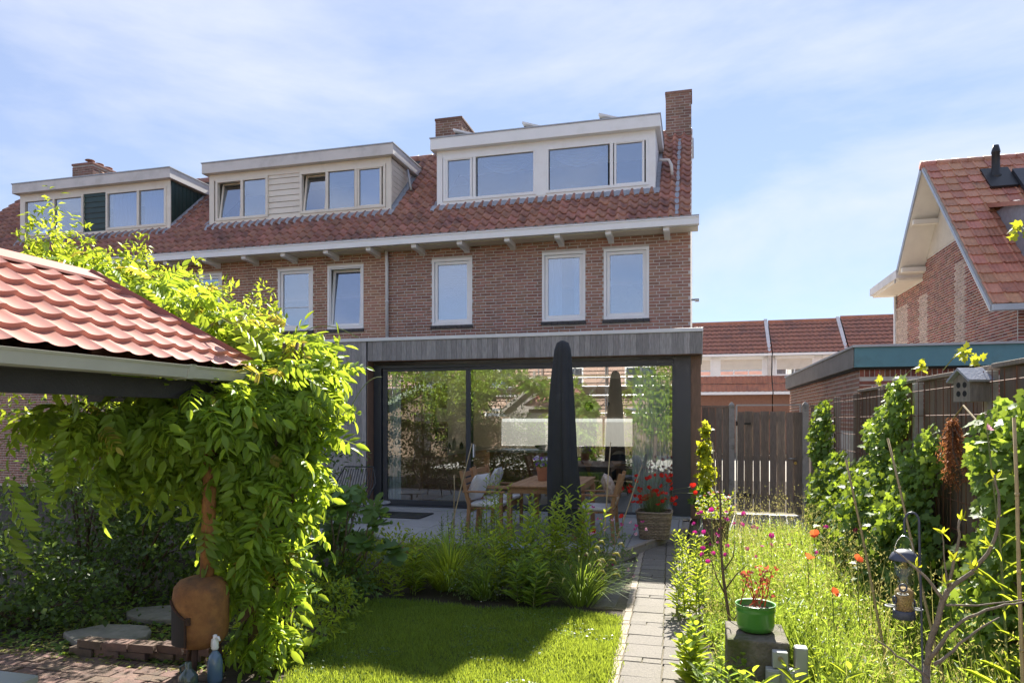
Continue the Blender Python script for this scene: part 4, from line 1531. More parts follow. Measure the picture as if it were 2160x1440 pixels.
# ------------------------------------------------------------------ shelter with the red metal roof
mat('metal_roof', (0.49, 0.235, 0.185), (0.44, 0.205, 0.16), 0.5, 0.0, 1.5, 0.05, 30, stain=(0.40, 0.21, 0.165), sscale=4, smin=.5, smax=.8)
mat('metal_cap', (0.235, 0.075, 0.060), (0.21, 0.066, 0.052), 0.35)
mat('gutter_pale', (0.46, 0.46, 0.40), (0.40, 0.40, 0.35), 0.4, 0, 3)
mat('black_beam', (0.022, 0.020, 0.019), (0.03, 0.027, 0.025), 0.7, 0, 8, 0.4, 50)
mat('post_wood', (0.20, 0.125, 0.075), (0.13, 0.08, 0.05), 0.85, 0.05, 8, 0.5, 50, stretch=(6, 6, .7))
sh = thing('garden_shelter', 'open garden shelter with pink red metal tile roof', 'shelter', (-3.86, 3, 0))
XA, XB, ZA, ZB, YH = -3.08, -3.86, 2.07, 2.66, 4.50


def metal_slope(side):
    V, F = [], []
    rows, y0_, y1_ = 6, 0.6, YH
    waves = 24
    nu = waves * 10
    ln = math.hypot(XA - XB, ZB - ZA)
    nx, nz = (ZB - ZA) / ln, (XA - XB) / ln
    prof = []
    for r_ in range(rows):
        prof += [(r_ / rows, .030), ((r_ + .55) / rows, .013), ((r_ + 1) / rows - .004, .0)]
    for v, lift in prof:
        for i in range(nu + 1):
            yy = y0_ + (y1_ - y0_) * i / nu
            ph = (yy / .168) % 1.0
            wv = .024 * (1 - abs(math.sin(math.pi * ph)) ** .75) - .008
            lim = YH - (XA - XB) * v
            yc = min(yy, lim)
            h = (lift + wv + .02)
            V.append(((XA + (XB - XA) * v + nx * h) if side > 0 else (2 * XB - (XA + (XB - XA) * v + nx * h)), yc, ZA + (ZB - ZA) * v + nz * h))
    k = nu + 1
    for j in range(len(prof) - 1):
        for i in range(nu):
            q = (j * k + i, j * k + i + 1, (j + 1) * k + i + 1, (j + 1) * k + i)
            F.append(q if side > 0 else q[::-1])
    return npobj('metal_sheet', V, F, 'metal_roof', sh, smooth=True)


for sgn in (1, -1):
    o = metal_slope(sgn)
    try:
        o.data.set_sharp_from_angle(angle=R(40))
    except Exception:
        pass
MB().quad((XA, YH, ZA), (2 * XB - XA, YH, ZA), (XB, YH - (XA - XB), ZB)).build('hip_end', 'metal_roof', sh)
MB().quad((XA, .6, ZA - .01), (2 * XB - XA, .6, ZA - .01), (2 * XB - XA, YH, ZA - .01), (XA, YH, ZA - .01)).build('ceiling', 'black_beam', sh)
pk = (XB, YH - (XA - XB), ZB + .035)
cp = MB()
cp.prism([(XB - .10, ZB - .005), (XB, ZB + .06), (XB + .10, ZB - .005), (XB + .10, ZB - .02), (XB, ZB + .045), (XB - .10, ZB - .02)], 'y', .6, pk[1] + .08)
cp.build('ridge_cap', 'metal_roof', sh)
hc = MB()
for xe in (XA, 2 * XB - XA):
    hc.bar((xe, YH + .0, ZA + .03), (pk[0], pk[1], pk[2] + .005), .075, .05)
hc.build('hip_cap', 'metal_cap', sh)
gx = XA - .02
gp = [(gx - .01, 2.055), (gx + .100, 2.055), (gx + .110, 2.068), (gx + .098, 2.070), (gx + .078, 1.995), (gx + .01, 1.988), (gx - .01, 2.0)]
gu = MB().prism(gp, 'y', .6, YH + .02).build('gutter', 'gutter_pale', sh)
MB().prism([(gx - .02, 1.984), (gx + .082, 1.990), (gx + .106, 2.062), (gx + .116, 2.076), (gx - .02, 2.06)], 'y', 3.62, 3.67).build('gutter_joint', 'gutter_pale', sh)
MB().box(XA - .16, XA - .08, .6, YH - .05, 1.87, 1.985).build('eaves_beam', 'black_beam', sh)
MB().box(2 * XB - XA + .1, XA - .10, YH - .14, YH - .06, 1.87, 1.985).build('end_beam', 'black_beam', sh)
MB().box(-3.19, -3.10, 4.37, 4.46, .0, 1.88).build('post', 'post_wood', sh, bevel=.006)
MB().box(-3.19, -3.10, 1.2, 1.29, .0, 1.88).build('post', 'post_wood', sh, bevel=.006)

# rusty stove made from a gas bottle, with flue, and two bottles
mat('rust', (0.36, 0.165, 0.055), (0.24, 0.105, 0.040), 0.85, 0, 16, 0.5, 130, stain=(0.12, 0.062, 0.036), sscale=5, smin=0.5, smax=0.72)
mat('rust_dark', (0.075, 0.035, 0.020), (0.045, 0.024, 0.016), 0.9, 0, 16, 0.4, 90)
st = thing('garden_stove', 'rusty barrel shaped garden stove with flue pipe', 'stove', (-3.24, 4.02, 0))
prof = [(0, .20), (.08, .203), (.135, .225), (.168, .275), (.178, .34), (.178, .55), (.168, .615), (.135, .655), (.08, .675), (.05, .68)]
MB().lathe(prof, (-3.24, 4.02, 0), 32).build('body', 'rust', st, smooth=True)
MB().tube([(-3.21, 4.04, .66), (-3.20, 4.05, 1.2), (-3.20, 4.05, 1.90)], .046, 14).build('flue', 'rust', st, smooth=True)
mo = MB()
a0 = math.atan2(-1, .35) - .45
pts_o = []
for i in range(9):
    a = a0 - .62 + i * .11
    pts_o.append((a, .25, .43 + .11 * (1 - i / 8)))
b = len(mo.v)
for a, z0_, z1_ in pts_o:
    mo.v += [(-3.24 + .183 * math.cos(a), 4.02 + .183 * math.sin(a), z0_), (-3.24 + .183 * math.cos(a), 4.02 + .183 * math.sin(a), z1_)]
for i in range(8):
    mo.f.append((b + 2 * i, b + 2 * i + 2, b + 2 * i + 3, b + 2 * i + 1))
mo.build('fire_opening', 'black_rubber', st)
mo = MB()
ra_ = .187
top = [(-3.24 + ra_ * math.cos(a), 4.02 + ra_ * math.sin(a), z1_) for a, z0_, z1_ in pts_o]
mo.tube(top, .008, 6)
e = pts_o[-1]
mo.tube([(-3.24 + ra_ * math.cos(e[0]), 4.02 + ra_ * math.sin(e[0]), z) for z in (.25, e[2])], .008, 6)
mo.tube([(-3.24 + ra_ * math.cos(e[0] + .1), 4.02 + ra_ * math.sin(e[0] + .1), z) for z in (e[2] - .03, e[2] + .015)], .016, 6)
mo.build('door_rim', 'rust_dark', st)
for a in (-1.25, .8, 2.9):
    MB().tube([(-3.24 + .10 * math.cos(a), 4.02 + .10 * math.sin(a), .23), (-3.24 + .14 * math.cos(a), 4.02 + .14 * math.sin(a), 0.01)], .020, 10).build('leg', 'rust_dark', st, smooth=True)
mat('bottle_glass', (0.07, 0.10, 0.085), (0.06, 0.085, 0.075), 0.08, spec=0.8)
mat('bottle_blue', (0.10, 0.17, 0.25), (0.10, 0.17, 0.25), 0.12, spec=0.8)
sy = thing('soda_siphon', 'blue soda siphon bottle with white spout head beside the stove', 'bottle', (-3.06, 3.93, 0.012))
MB().lathe([(.0, 0), (.045, 0), (.048, .02), (.048, .14), (.036, .18), (.017, .205), (.015, .22)], (-3.06, 3.93, .012), 18).build('body', 'bottle_blue', sy, smooth=True)
hd = MB().lathe([(.020, .215), (.024, .225), (.022, .27), (.013, .285), (.014, .31), (0, .315)], (-3.06, 3.93, .012), 14)
hd.tube([(-3.06, 3.93, .305), (-3.03, 3.925, .31), (-3.015, 3.92, .29)], [.010, .009, .007], 8)
hd.tube([(-3.06, 3.93, .30), (-3.085, 3.935, .285), (-3.095, 3.94, .24)], [.009, .008, .007], 8)
hd.build('spout_head', 'white_paint', sy, smooth=True)
jg = thing('glass_jug', 'small green glass jug with handle at the foot of the stove', 'jug', (-3.16, 3.80, .012))
MB().lathe([(.0, 0), (.05, .0), (.062, .03), (.058, .08), (.03, .115), (.02, .13), (.021, .165), (.016, .17)], (-3.16, 3.80, .012), 18).build('body', 'bottle_glass', jg, smooth=True)
MB().tube([(-3.18, 3.79, .165), (-3.205, 3.78, .15), (-3.20, 3.78, .11), (-3.18, 3.79, .105)], .007, 8).build('handle', 'bottle_glass', jg, smooth=True)

# ------------------------------------------------------------------ terrace furniture
mat('teak', (0.40, 0.22, 0.105), (0.30, 0.155, 0.070), 0.6, 0.10, 9, 0.3, 60, stretch=(5, 1, 1))
mat('cushion_white', (0.70, 0.69, 0.68), (0.62, 0.61, 0.60), 0.95, 0, 30, 0.2, 200)
mat('cushion_print', (0.62, 0.60, 0.57), (0.25, 0.25, 0.26), 0.95, 0, 26, 0.2, 200)
mat('cushion_brown', (0.62, 0.55, 0.47), (0.33, 0.20, 0.12), 0.95, 0, 18, 0.2, 200)
mat('cover_black', (0.026, 0.027, 0.031), (0.019, 0.020, 0.023), 0.72, 0, 6, 0.5, 25, stain=(0.055, 0.056, 0.062), sscale=4, smin=.6, smax=.85)
mat('terracotta', (0.40, 0.165, 0.085), (0.32, 0.13, 0.07), 0.85, 0, 9, 0.3, 60)
mat('bamboo', (0.42, 0.32, 0.17), (0.33, 0.25, 0.13), 0.6, 0.1, 14)
gtb = thing('garden_table', 'teak slatted garden table on the terrace', 'table', (-2.0, 9.85, ZT))
for k in range(9):
    x0_ = -2.46 + k * .107
    MB().box(x0_, x0_ + .100, 8.97, 10.72, .818, .84).build('slat', 'teak', gtb, bevel=.003)
MB().box(-2.44, -1.52, 9.0, 9.02, .74, .815).box(-2.44, -1.52, 10.67, 10.69, .74, .815).box(-2.44, -2.42, 9.02, 10.67, .74, .815).box(-1.54, -1.52, 9.02, 10.67, .74, .815).build('apron', 'teak', gtb)
for xx in (-2.42, -1.54):
    for yy in (9.02, 10.67):
        MB().box(xx - .032, xx + .032, yy - .032, yy + .032, ZT, .738).build('leg', 'teak', gtb, bevel=.003)


def wood_chair(mat_pillow):
    """armchair facing +x, origin on the floor under the seat"""
    t = thing('garden_chair', '', 'chair', (0, 0, 0), 'teak armchairs at the garden table')
    for sy in (-1, 1):
        MB().bar((.24, .27 * sy, 0), (.24, .27 * sy, .62), .045).build('leg', 'teak', t)
        MB().bar((-.24, .27 * sy, 0), (-.21, .27 * sy, .45), .045).bar((-.21, .27 * sy, .45), (-.33, .27 * sy, .92), .045).build('leg', 'teak', t)
        MB().box(-.30, .29, .27 * sy - .035, .27 * sy + .035, .622, .645).build('armrest', 'teak', t, bevel=.004)
    for k in range(5):
        MB().box(-.22 + k * .095, -.14 + k * .095, -.25, .25, .395, .415).build('seat_slat', 'teak', t)
    MB().box(.215, .24, -.25, .25, .34, .41).box(-.22, -.2, -.25, .25, .34, .41).build('seat_rail', 'teak', t)
    for k in range(5):
        z = .50 + k * .088
        xx = -.223 - (z - .45) * .255
        MB().bar((xx, -.25, z), (xx, .25, z), .018, .062).build('back_slat', 'teak', t)
    c = MB().box(-.22, .25, -.24, .24, .418, .475).build('cushion', 'cushion_white', t, bevel=.025)
    return t


ch0 = wood_chair(None)
for i, (xx, yy, rz, lb) in enumerate(((-2.82, 9.38, .05, 'teak armchair with white seat cushion at the near side of the table'),
                                      (-2.86, 10.15, -.06, 'teak armchair holding a grey patterned pillow, farther along the table'),
                                      (-1.28, 9.35, math.pi, 'teak armchair with brown patterned pillow beside the parasol'))):
    o = ch0 if i == 0 else copy_tree(ch0)
    o.location = (xx, yy, ZT)
    o.rotation_euler = (0, 0, rz)
    o['label'] = lb


def pillow(loc, rot, m, lb):
    V, F = [], []
    n = 10
    for s in (1, -1):
        for i in range(n + 1):
            for j in range(n + 1):
                u, v = -1 + 2 * i / n, -1 + 2 * j / n
                h = .075 * ((1 - u ** 4) * (1 - v ** 4)) ** .6
                pin = 1 - .10 * (1 - abs(u * v)) * (abs(u) ** 3 + abs(v) ** 3) / 2
                V.append((.21 * u * pin, .21 * v * pin, s * h))
    k = n + 1
    for s in range(2):
        for i in range(n):
            for j in range(n):
                q = (s * k * k + i * k + j, s * k * k + (i + 1) * k + j, s * k * k + (i + 1) * k + j + 1, s * k * k + i * k + j + 1)
                F.append(q if s == 0 else q[::-1])
    o = npobj('pillow', V, F, m, smooth=True)
    o.location = loc
    o.rotation_euler = rot
    tag(o, lb, 'pillow')


pillow((-2.95, 10.15, .80), (0, R(-68), R(8)), 'cushion_print', 'grey patterned pillow on the far teak chair')
pillow((-2.98, 9.40, .77), (0, R(-66), R(-10)), 'cushion_white', 'pale pillow on the near teak chair')
pillow((-1.12, 9.36, .80), (0, R(66), R(5)), 'cushion_brown', 'brown and white patterned pillow on the chair beside the parasol')

um = thing('parasol', 'closed parasol wrapped in a tall black cover', 'parasol', (-1.64, 8.78, ZT))
V, F = [], []
zs = [.30, .38, .45, .60, .75, .92, 1.1, 1.3, 1.5, 1.7, 1.9, 2.05, 2.2, 2.34, 2.45, 2.55, 2.62, 2.70, 2.73]
rs_ = [.185, .195, .200, .204, .205, .202, .195, .187, .178, .166, .155, .145, .135, .123, .112, .104, .094, .070, .02]
nk = 40
for z, r_ in zip(zs, rs_):
    for k in range(nk):
        a = 2 * math.pi * k / nk
        rr = r_ * (1 + .085 * math.sin(5 * a + z * .8) + .055 * math.sin(8 * a - z * 1.9) + .022 * math.sin(13 * a + 5 * z) + .03 * math.sin(2 * a + 3.1 * z))
        V.append((-1.64 + rr * math.cos(a) - .015 * z * math.sin(z), 8.78 + rr * math.sin(a), z))
for i in range(len(zs) - 1):
    for k in range(nk):
        j = (k + 1) % nk
        F.append((i * nk + k, i * nk + j, (i + 1) * nk + j, (i + 1) * nk + k))
npobj('cover', V, F, 'cover_black', um, smooth=True)
sm_ = [(V[i * nk + 31][0] - .0, V[i * nk + 31][1] - .004, zs[i]) for i in range(len(zs) - 1)]
MB().tube(sm_, .006, 5).build('zip_seam', 'black_rubber', um)
tp = [(-1.64 + .212 * math.cos(a) - .01, 8.78 + .212 * math.sin(a), .62 + .012 * math.sin(3 * a)) for a in np.linspace(0, 2 * math.pi, 33)]
MB().tube(tp, .011, 6, False).build('tie_strap', 'black_rubber', um, smooth=True)
MB().tube([(-1.64, 8.78, ZT), (-1.64, 8.78, .5)], .022, 12).build('pole', 'steel', um, smooth=True)
MB().lathe([(.0, 0), (.24, 0), (.25, .02), (.24, .05), (.06, .07), (.03, .16), (0, .16)], (-1.64, 8.78, ZT), 24).build('base', 'concrete', um, smooth=True)


def flowerpot(name, lb, cat, c, r, h, m, rim=.02, n=24, soil=True):
    t = thing(name, lb, cat, c)
    MB().lathe([(0, 0), (r * .72, 0), (r * .93, h - rim * 2.2), (r * .93, h - rim * 2), (r, h - rim * 2), (r, h), (r * .9, h), (r * .86, h - .03), (0, h - .03)], c, n).build('pot', m, t, smooth=False)
    if soil:
        MB().lathe([(0, h - .025), (r * .87, h - .028)], c, n).build('soil', 'soil', t)
    return t


flowerpot('flower_pot', 'terracotta pot of pansies on the garden table', 'flower pot', (-2.14, 9.82, .842), .095, .20, 'terracotta')

# square wicker basket
mat('wicker', (0.40, 0.315, 0.225), (0.24, 0.185, 0.13), 0.8, 0.25, 30, 0.3, 100)
wk = thing('wicker_basket', 'square grey wicker basket planted with red poppies', 'basket', (-.56, 9.77, ZT))


def ring(hw, rad, n):
    pts = []
    for k in range(n):
        a = 2 * math.pi * k / n
        c, s = math.cos(a), math.sin(a)
        q = (abs(c) ** 5 + abs(s) ** 5) ** (-1 / 5)
        pts.append((hw * q * c, hw * q * s))
    return pts


wv = MB()
nst = 44
for r_ in range(16):
    z = .012 + r_ * .0215
    hw = .185 + .045 * r_ / 15
    pts = ring(hw, 0, nst * 2)
    pth = []
    for k, (px_, py_) in enumerate(pts):
        o_ = .006 * (1 if (k // 2 + r_) % 2 else -1) * (1 if k % 2 == 0 else 0)
        ll = math.hypot(px_, py_)
        pth.append((-.56 + px_ * (1 + o_ / ll), 9.77 + py_ * (1 + o_ / ll), ZT + z))
    pth.append(pth[0])
    wv.tube(pth, .0105, 5, False)
wv.build('weave', 'wicker', wk, smooth=True)
stk = MB()
for k, (p0, p1) in enumerate(zip(ring(.183, 0, nst), ring(.228, 0, nst))):
    stk.tube([(-.56 + p0[0], 9.77 + p0[1], ZT), (-.56 + p1[0], 9.77 + p1[1], ZT + .36)], .006, 5)
stk.build('stakes', 'wicker', wk)
pts = ring(.235, 0, 60)
MB().tube([(-.56 + a, 9.77 + b, ZT + .36) for a, b in pts + pts[:1]], .017, 7, False).build('rim', 'wicker', wk, smooth=True)
MB().prism(ring(.20, 0, 40), 'z', .30, .31).build('soil', 'soil', wk).location = (-.56, 9.77, ZT)

# buckets and pots by the terrace edge
flowerpot('grey_bucket', 'large grey zinc bucket beside the fig', 'bucket', (-3.72, 7.55, .0), .235, .30, 'zinc')
flowerpot('terracotta_pot', 'low terracotta pot next to the grey bucket', 'flower pot', (-3.28, 7.72, .0), .13, .2, 'terracotta')
flowerpot('planter_bowl', 'brown pedestal planter with white and pink flowers', 'planter', (0.24, 9.25, .0), .18, .48, 'clinker')
for i, (p, q, lb) in enumerate((((-3.05, 8.2, .0), (-2.78, 8.5, 1.42), 'bamboo cane leaning across the sliding door'), ((-2.97, 8.35, .0), (-2.97, 8.36, 1.02), 'short upright bamboo cane before the sliding door'),
                                ((-1.02, 7.75, 0), (-.95, 8.0, 1.47), 'bamboo cane leaning upright beside the parasol'), ((-1.00, 8.0, 0), (-.63, 8.5, 1.18), 'bamboo cane leaning over toward the red poppies'),
                                ((1.10, 4.3, 0), (.86, 4.5, 1.5), 'dry stalk leaning in the meadow by the ivy'), ((1.28, 3.9, 0), (1.06, 4.4, 1.63), 'dry pale stalk crossing the ivy near the feeder'), ((1.2, 3.0, 0), (1.17, 3.05, 1.75), 'tall grey stake standing by the fence post'),
                                ((0.32, 9.9, 0), (.22, 10.1, 1.4), 'thin grey stake beside the climbing hop'))):
    mb = MB()
    p, q = Vector(p), Vector(q)
    n_ = 6
    pts = [p + (q - p) * k / n_ + Vector((random.uniform(-.004, .004), 0, 0)) for k in range(n_ + 1)]
    mb.tube(pts, [.009 - .003 * k / n_ for k in range(n_ + 1)], 7)
    for k in range(1, n_):
        d = (q - p).normalized() * .006
        mb.tube([pts[k] - d, pts[k] + d], .0105 - .003 * k / n_, 7)
    tag(mb.build('bamboo_cane', 'bamboo', smooth=True), lb, 'cane', 'canes and stakes in the borders')
# dark wire lounge chair and small round table beyond the fig
lc = thing('lounge_chair', 'dark wire lounge chair behind the fig leaves', 'chair', (-5.3, 9.8, ZT))
mb = MB()
for k in range(15):
    u = -.3 + .6 * k / 14
    mb.tube([(-5.3 + u, 9.45, .42), (-5.3 + u * 1.05, 9.9, .36), (-5.3 + u * 1.1, 10.15, .62), (-5.3 + u, 10.3, .92)], .006, 5)
mb.build('wire_seat', 'black_metal', lc, smooth=True)
MB().tube([(-5.62, 9.42, .43), (-4.98, 9.42, .43), (-4.94, 9.9, .5), (-4.95, 10.2, .7), (-5.05, 10.32, .95), (-5.55, 10.32, .95), (-5.65, 10.2, .7), (-5.66, 9.9, .5), (-5.62, 9.42, .43)], .012, 8).build('rim', 'black_metal', lc, smooth=True)
for sx in (-1, 1):
    for sy in (-1, 1):
        MB().tube([(-5.3 + .2 * sx, 9.85 + .2 * sy, .40), (-5.3 + .28 * sx, 9.85 + .3 * sy, ZT)], .011, 7).build('leg', 'black_metal', lc)
sdt = thing('side_table', 'small round grey side table by the sliding door', 'table', (-5.35, 10.9, ZT))
MB().lathe([(0, .40), (.28, .40), (.285, .41), (.28, .42), (0, .42)], (-5.35, 10.95, ZT - .22), 28).build('table_top', 'zinc', sdt)
MB().tube([(-5.35, 10.95, ZT), (-5.35, 10.95, ZT + .2)], .02, 10).build('stem', 'zinc', sdt)

# ------------------------------------------------------------------ right border: block, pot, sockets, feeder
mat('pot_green', (0.075, 0.27, 0.045), (0.065, 0.235, 0.04), 0.3, 0, 3)
mat('plastic_grey', (0.42, 0.43, 0.41), (0.36, 0.37, 0.35), 0.5)
mat('mossy_block', (0.20, 0.175, 0.14), (0.12, 0.105, 0.08), 0.95, 0, 14, 0.9, 60, stain=(0.075, 0.085, 0.025), sscale=6, smin=.45, smax=.65)
cb = MB().box(.17, .50, 4.12, 4.50, 0, .50).build('concrete_block', 'mossy_block', bevel=.012)
tag(cb, 'mossy concrete block carrying the green pot', 'block')
gpt = thing('green_pot', 'bright green metal pot on the concrete block', 'flower pot', (.335, 4.32, .502))
MB().lathe([(0, 0), (.075, 0), (.098, .012), (.106, .04), (.106, .115), (.110, .122), (.106, .128), (.112, .150), (.116, .156), (.112, .160), (.104, .150), (.10, .12), (0, .12)], (.335, 4.32, .502), 36).build('pot', 'pot_green', gpt, smooth=True)
MB().lathe([(0, .128), (.10, .124)], (.335, 4.32, .502), 24).build('soil', 'soil', gpt)
for i, (x0_, x1_, z0_, z1_, yy, lb) in enumerate(((.405, .485, .375, .465, 4.10, 'small grey outdoor switch box on the concrete block'), (.37, .52, .275, .37, 4.095, 'wide grey double outdoor socket box on the concrete block'))):
    t = thing('socket_box', lb, 'socket', ((x0_ + x1_) / 2, yy, z0_), 'outdoor sockets on the block')
    MB().box(x0_, x1_, yy - .035, yy + .02, z0_, z1_).build('housing', 'plastic_grey', t, bevel=.006)
    if i == 0:
        MB().tube([((x0_ + x1_) / 2, yy - .036, (z0_ + z1_) / 2 + .01), ((x0_ + x1_) / 2, yy - .042, (z0_ + z1_) / 2 + .01)], .014, 14).build('button', 'bamboo', t)
    else:
        for a in (x0_ + .006, (x0_ + x1_) / 2 + .004):
            MB().box(a, a + .064, yy - .044, yy - .036, z0_ + .006, z1_ - .008).build('lid', 'plastic_grey', t, bevel=.004)
o = MB().box(.53, .60, 4.15, 4.22, .0, .47).build('power_post', 'plastic_grey', bevel=.01)
tag(o, 'grey plastic power post beside the concrete block', 'post')
mat('feeder_blue', (0.060, 0.070, 0.105), (0.050, 0.058, 0.09), 0.5)
mat('seed', (0.50, 0.36, 0.18), (0.36, 0.24, 0.11), 0.9, 0, 120, 0.8, 200)
glassmat('clear_plastic', 0.06, (0.95, 0.94, 0.88))
hk = thing('shepherd_hook', 'thin dark hook pole holding the bird feeder', 'hook', (.83, 2.9, 0))
hp = [(.83, 2.9, 0), (.815, 2.9, .8), (.803, 2.9, 1.33)]
for k in range(9):
    a = math.pi * k / 8
    hp.append((.778 + .025 * math.cos(a), 2.9, 1.36 + .035 * math.sin(a)))
hp += [(.753, 2.9, 1.335), (.757, 2.9, 1.318)]
MB().tube(hp, .0042, 8).build('pole', 'feeder_blue', hk, smooth=True)
fd = thing('bird_feeder', 'hanging tube bird feeder with dark dome lid and seed', 'bird feeder', (.752, 2.9, 1.0))
C0 = (.752, 2.9, 0)
MB().lathe([(.0, 1.258), (.022, 1.254), (.040, 1.241), (.050, 1.222), (.051, 1.217), (.047, 1.219), (.03, 1.222), (0, 1.224)], C0, 28).build('lid', 'feeder_blue', fd, smooth=True)
MB().lathe([(.033, 1.022), (.033, 1.222)], C0, 28).build('tube', 'clear_plastic', fd, smooth=True)
MB().lathe([(0, 1.022), (.0318, 1.022), (.0318, 1.098), (.02, 1.112), (0, 1.116)], C0, 24).build('seed', 'seed', fd, smooth=True)
MB().lathe([(0, .999), (.040, 1.0), (.037, 1.022), (.036, 1.03), (.033, 1.03)], C0, 28).build('base', 'feeder_blue', fd, smooth=True)
ha = MB()
pts = [(.752 + .034 * math.cos(a), 2.9, 1.232 + .075 * math.sin(a)) for a in np.linspace(0, math.pi, 13)]
ha.tube(pts, .0016, 6).build('hanger', 'steel', fd)
for (dx, dy, z) in ((-.048, -.01, 1.045), (.047, .01, 1.033), (-.015, -.042, 1.098)):
    pc = [(.752 + dx + .018 * math.cos(a), 2.9 + dy + .018 * math.sin(a), z) for a in np.linspace(0, 2 * math.pi, 15)]
    MB().tube(pc, .0025, 6, False).tube([(.752 + dx * .55, 2.9 + dy * .55, z), (.752 + dx * 1.35, 2.9 + dy * 1.35, z)], .002, 6).build('perch', 'plastic_grey', fd, smooth=True)
    a = math.atan2(dy, dx)
    q = [(.752 + .0345 * math.cos(a) - .012 * math.sin(a) * math.cos(t), 2.9 + .0345 * math.sin(a) + .012 * math.cos(a) * math.cos(t), z + .022 + .013 * math.sin(t)) for t in np.linspace(0, 2 * math.pi, 13)]
    MB().tube(q, .0035, 6, False).build('feeding_port', 'feeder_blue', fd, smooth=True)

# ------------------------------------------------------------------ the street side seen only as reflections: houses, sheds behind the camera
mat('bounce_slab', (0.52, 0.50, 0.46), (0.44, 0.42, 0.39), 0.9, 0.08, 8, 0.3, 80)
rt = struct(MB().box(-9.0, 3.0, -8.9, 1.1, -.02, -.004).build('bounce_terrace', 'sand'))  # unseen pale paving added to bounce sunlight back onto facade and foliage
for i in range(15):
    for k in range(12):
        MB().box(-9.0 + i * .8, -8.21 + i * .8, -8.8 + k * .82, -7.99 + k * .82, -.02, .01).build('paving_slab', 'bounce_slab', rt)
bh = thing('row_house', 'sunlit brick house seen only as a reflection behind the scaffold', 'house', (-8, -17, 0), 'houses across the gardens')
holes = [(-26 + 4.2 * k + 1, -26 + 4.2 * k + 2.8, zz, zz + 1.3) for k in range(8) for zz in (1.0, 3.4)]
mb = MB()
for a, b, c, d in wall_rects(-26, 8, 0, 5.4, holes):
    mb.box(a, b, -17.3, -17, c, d)
mb.build('wall', 'brick_pale', bh)
for h_ in holes:
    w = frame_rect(MB(), h_[0], h_[1], h_[2], h_[3], -17.1, -16.98, .09).box((h_[0] + h_[1]) / 2 - .04, (h_[0] + h_[1]) / 2 + .04, -17.1, -16.98, h_[2], h_[3]).build('window', 'white_paint', bh)
    MB().box(h_[0], h_[1], -17.12, -17.11, h_[2], h_[3]).build('pane', 'glass_far', w)
MB().prism([(-16.6, 5.3), (-20, 7.6), (-25, 5.3)], 'x', -26, 8).build('roof', 'far_tile', bh)
MB().box(-26, 8, -16.9, -16.5, 5.2, 5.45).build('gutter', 'white_paint', bh)
sf_ = thing('scaffold', 'metal scaffold seen as a reflection in the glass door', 'scaffold', (-10, -15.5, 0))
mb = MB()
for k in range(14):
    xx = -22 + k * 1.9
    for yy in (-16.3, -15.4):
        mb.tube([(xx, yy, 0), (xx, yy, 6.4)], .03, 6)
    for zz in (2.0, 4.0, 5.0, 6.0):
        mb.tube([(xx, -16.3, zz), (xx, -15.4, zz)], .025, 6)
for zz in (2.0, 3.0, 3.5, 4.0, 5.0, 5.5, 6.0):
    for yy in (-16.3, -15.4):
        mb.tube([(-22, yy, zz), (2.7, yy, zz)], .025, 6)
for k in range(0, 13, 2):
    mb.tube([(-22 + k * 1.9, -15.38, 2), (-22 + (k + 1) * 1.9, -15.38, 4)], .022, 6)
mb.build('frame', 'steel', sf_)
MB().box(-22, 2.7, -16.25, -15.45, 2.05, 2.1).box(-22, 2.7, -16.25, -15.45, 4.05, 4.1).build('deck', 'bamboo', sf_)


def shed(lb, cx_, y0_, w, hgt, rise, wallm, trimm, roofm):
    t = thing('garden_shed', lb, 'shed', (cx_, y0_, 0), 'sheds across the gardens')
    MB().prism([(cx_ - w / 2, 0), (cx_ + w / 2, 0), (cx_ + w / 2, hgt), (cx_, hgt + rise), (cx_ - w / 2, hgt)], 'y', y0_ - 2.5, y0_).build('wall', wallm, t)
    for s in (-1, 1):
        MB().prism([(cx_ + s * (w / 2 + .25), hgt - .18), (cx_, hgt + rise + .04), (cx_, hgt + rise + .14), (cx_ + s * (w / 2 + .25), hgt - .06)], 'y', y0_ - 2.6, y0_ + .3).build('roof', roofm, t)
        MB().prism([(cx_ + s * (w / 2 + .27), hgt - .32), (cx_, hgt + rise - .12), (cx_, hgt + rise + .10), (cx_ + s * (w / 2 + .27), hgt - .1)], 'y', y0_ + .3, y0_ + .34).build('bargeboard', trimm, t)
    MB().box(cx_ - .05, cx_ + .05, y0_ + .3, y0_ + .36, hgt + rise - .1, hgt + rise + .5).build('finial', trimm, t)
    MB().box(cx_ - .4, cx_ + .4, y0_ + .0, y0_ + .03, 0, 1.95).build('door', 'black_beam', t)
    return t


mat('sage_paint', (0.30, 0.36, 0.26), (0.27, 0.32, 0.24), 0.6)
shed('pale green trimmed garden shed seen as a reflection in the sliding door', -11.6, -5.0, 3.6, 2.3, .8, 'fence_wood', 'sage_paint', 'zinc')
shed('red roofed garden shed seen as a reflection in the middle pane', -6.6, -5.5, 2.4, 2.2, 1.0, 'grey_board', 'grey_board', 'tile_orange')
bf = thing('garden_fence', 'plank fence seen as a reflection at the far garden end', 'fence', (-4, -9, 0))
for k in range(60):
    MB().box(-20 + k * .4, -20 + k * .4 + .385, -9, -8.97, 0, 1.8).build('plank', 'fence_wood', bf)
# ------------------------------------------------------------------ vegetation
C_, S_ = math.cos(YAW), math.sin(YAW)


def at(px, py, Y):
    """world point seen at photo pixel (px, py) on the plane y = Y"""
    t = (px - 1080) / 1470
    d = Y / (t * S_ + C_)
    r = t * d
    return np.array((r * C_ - d * S_, Y, 1.75 + (880 - py) / 1470 * d))


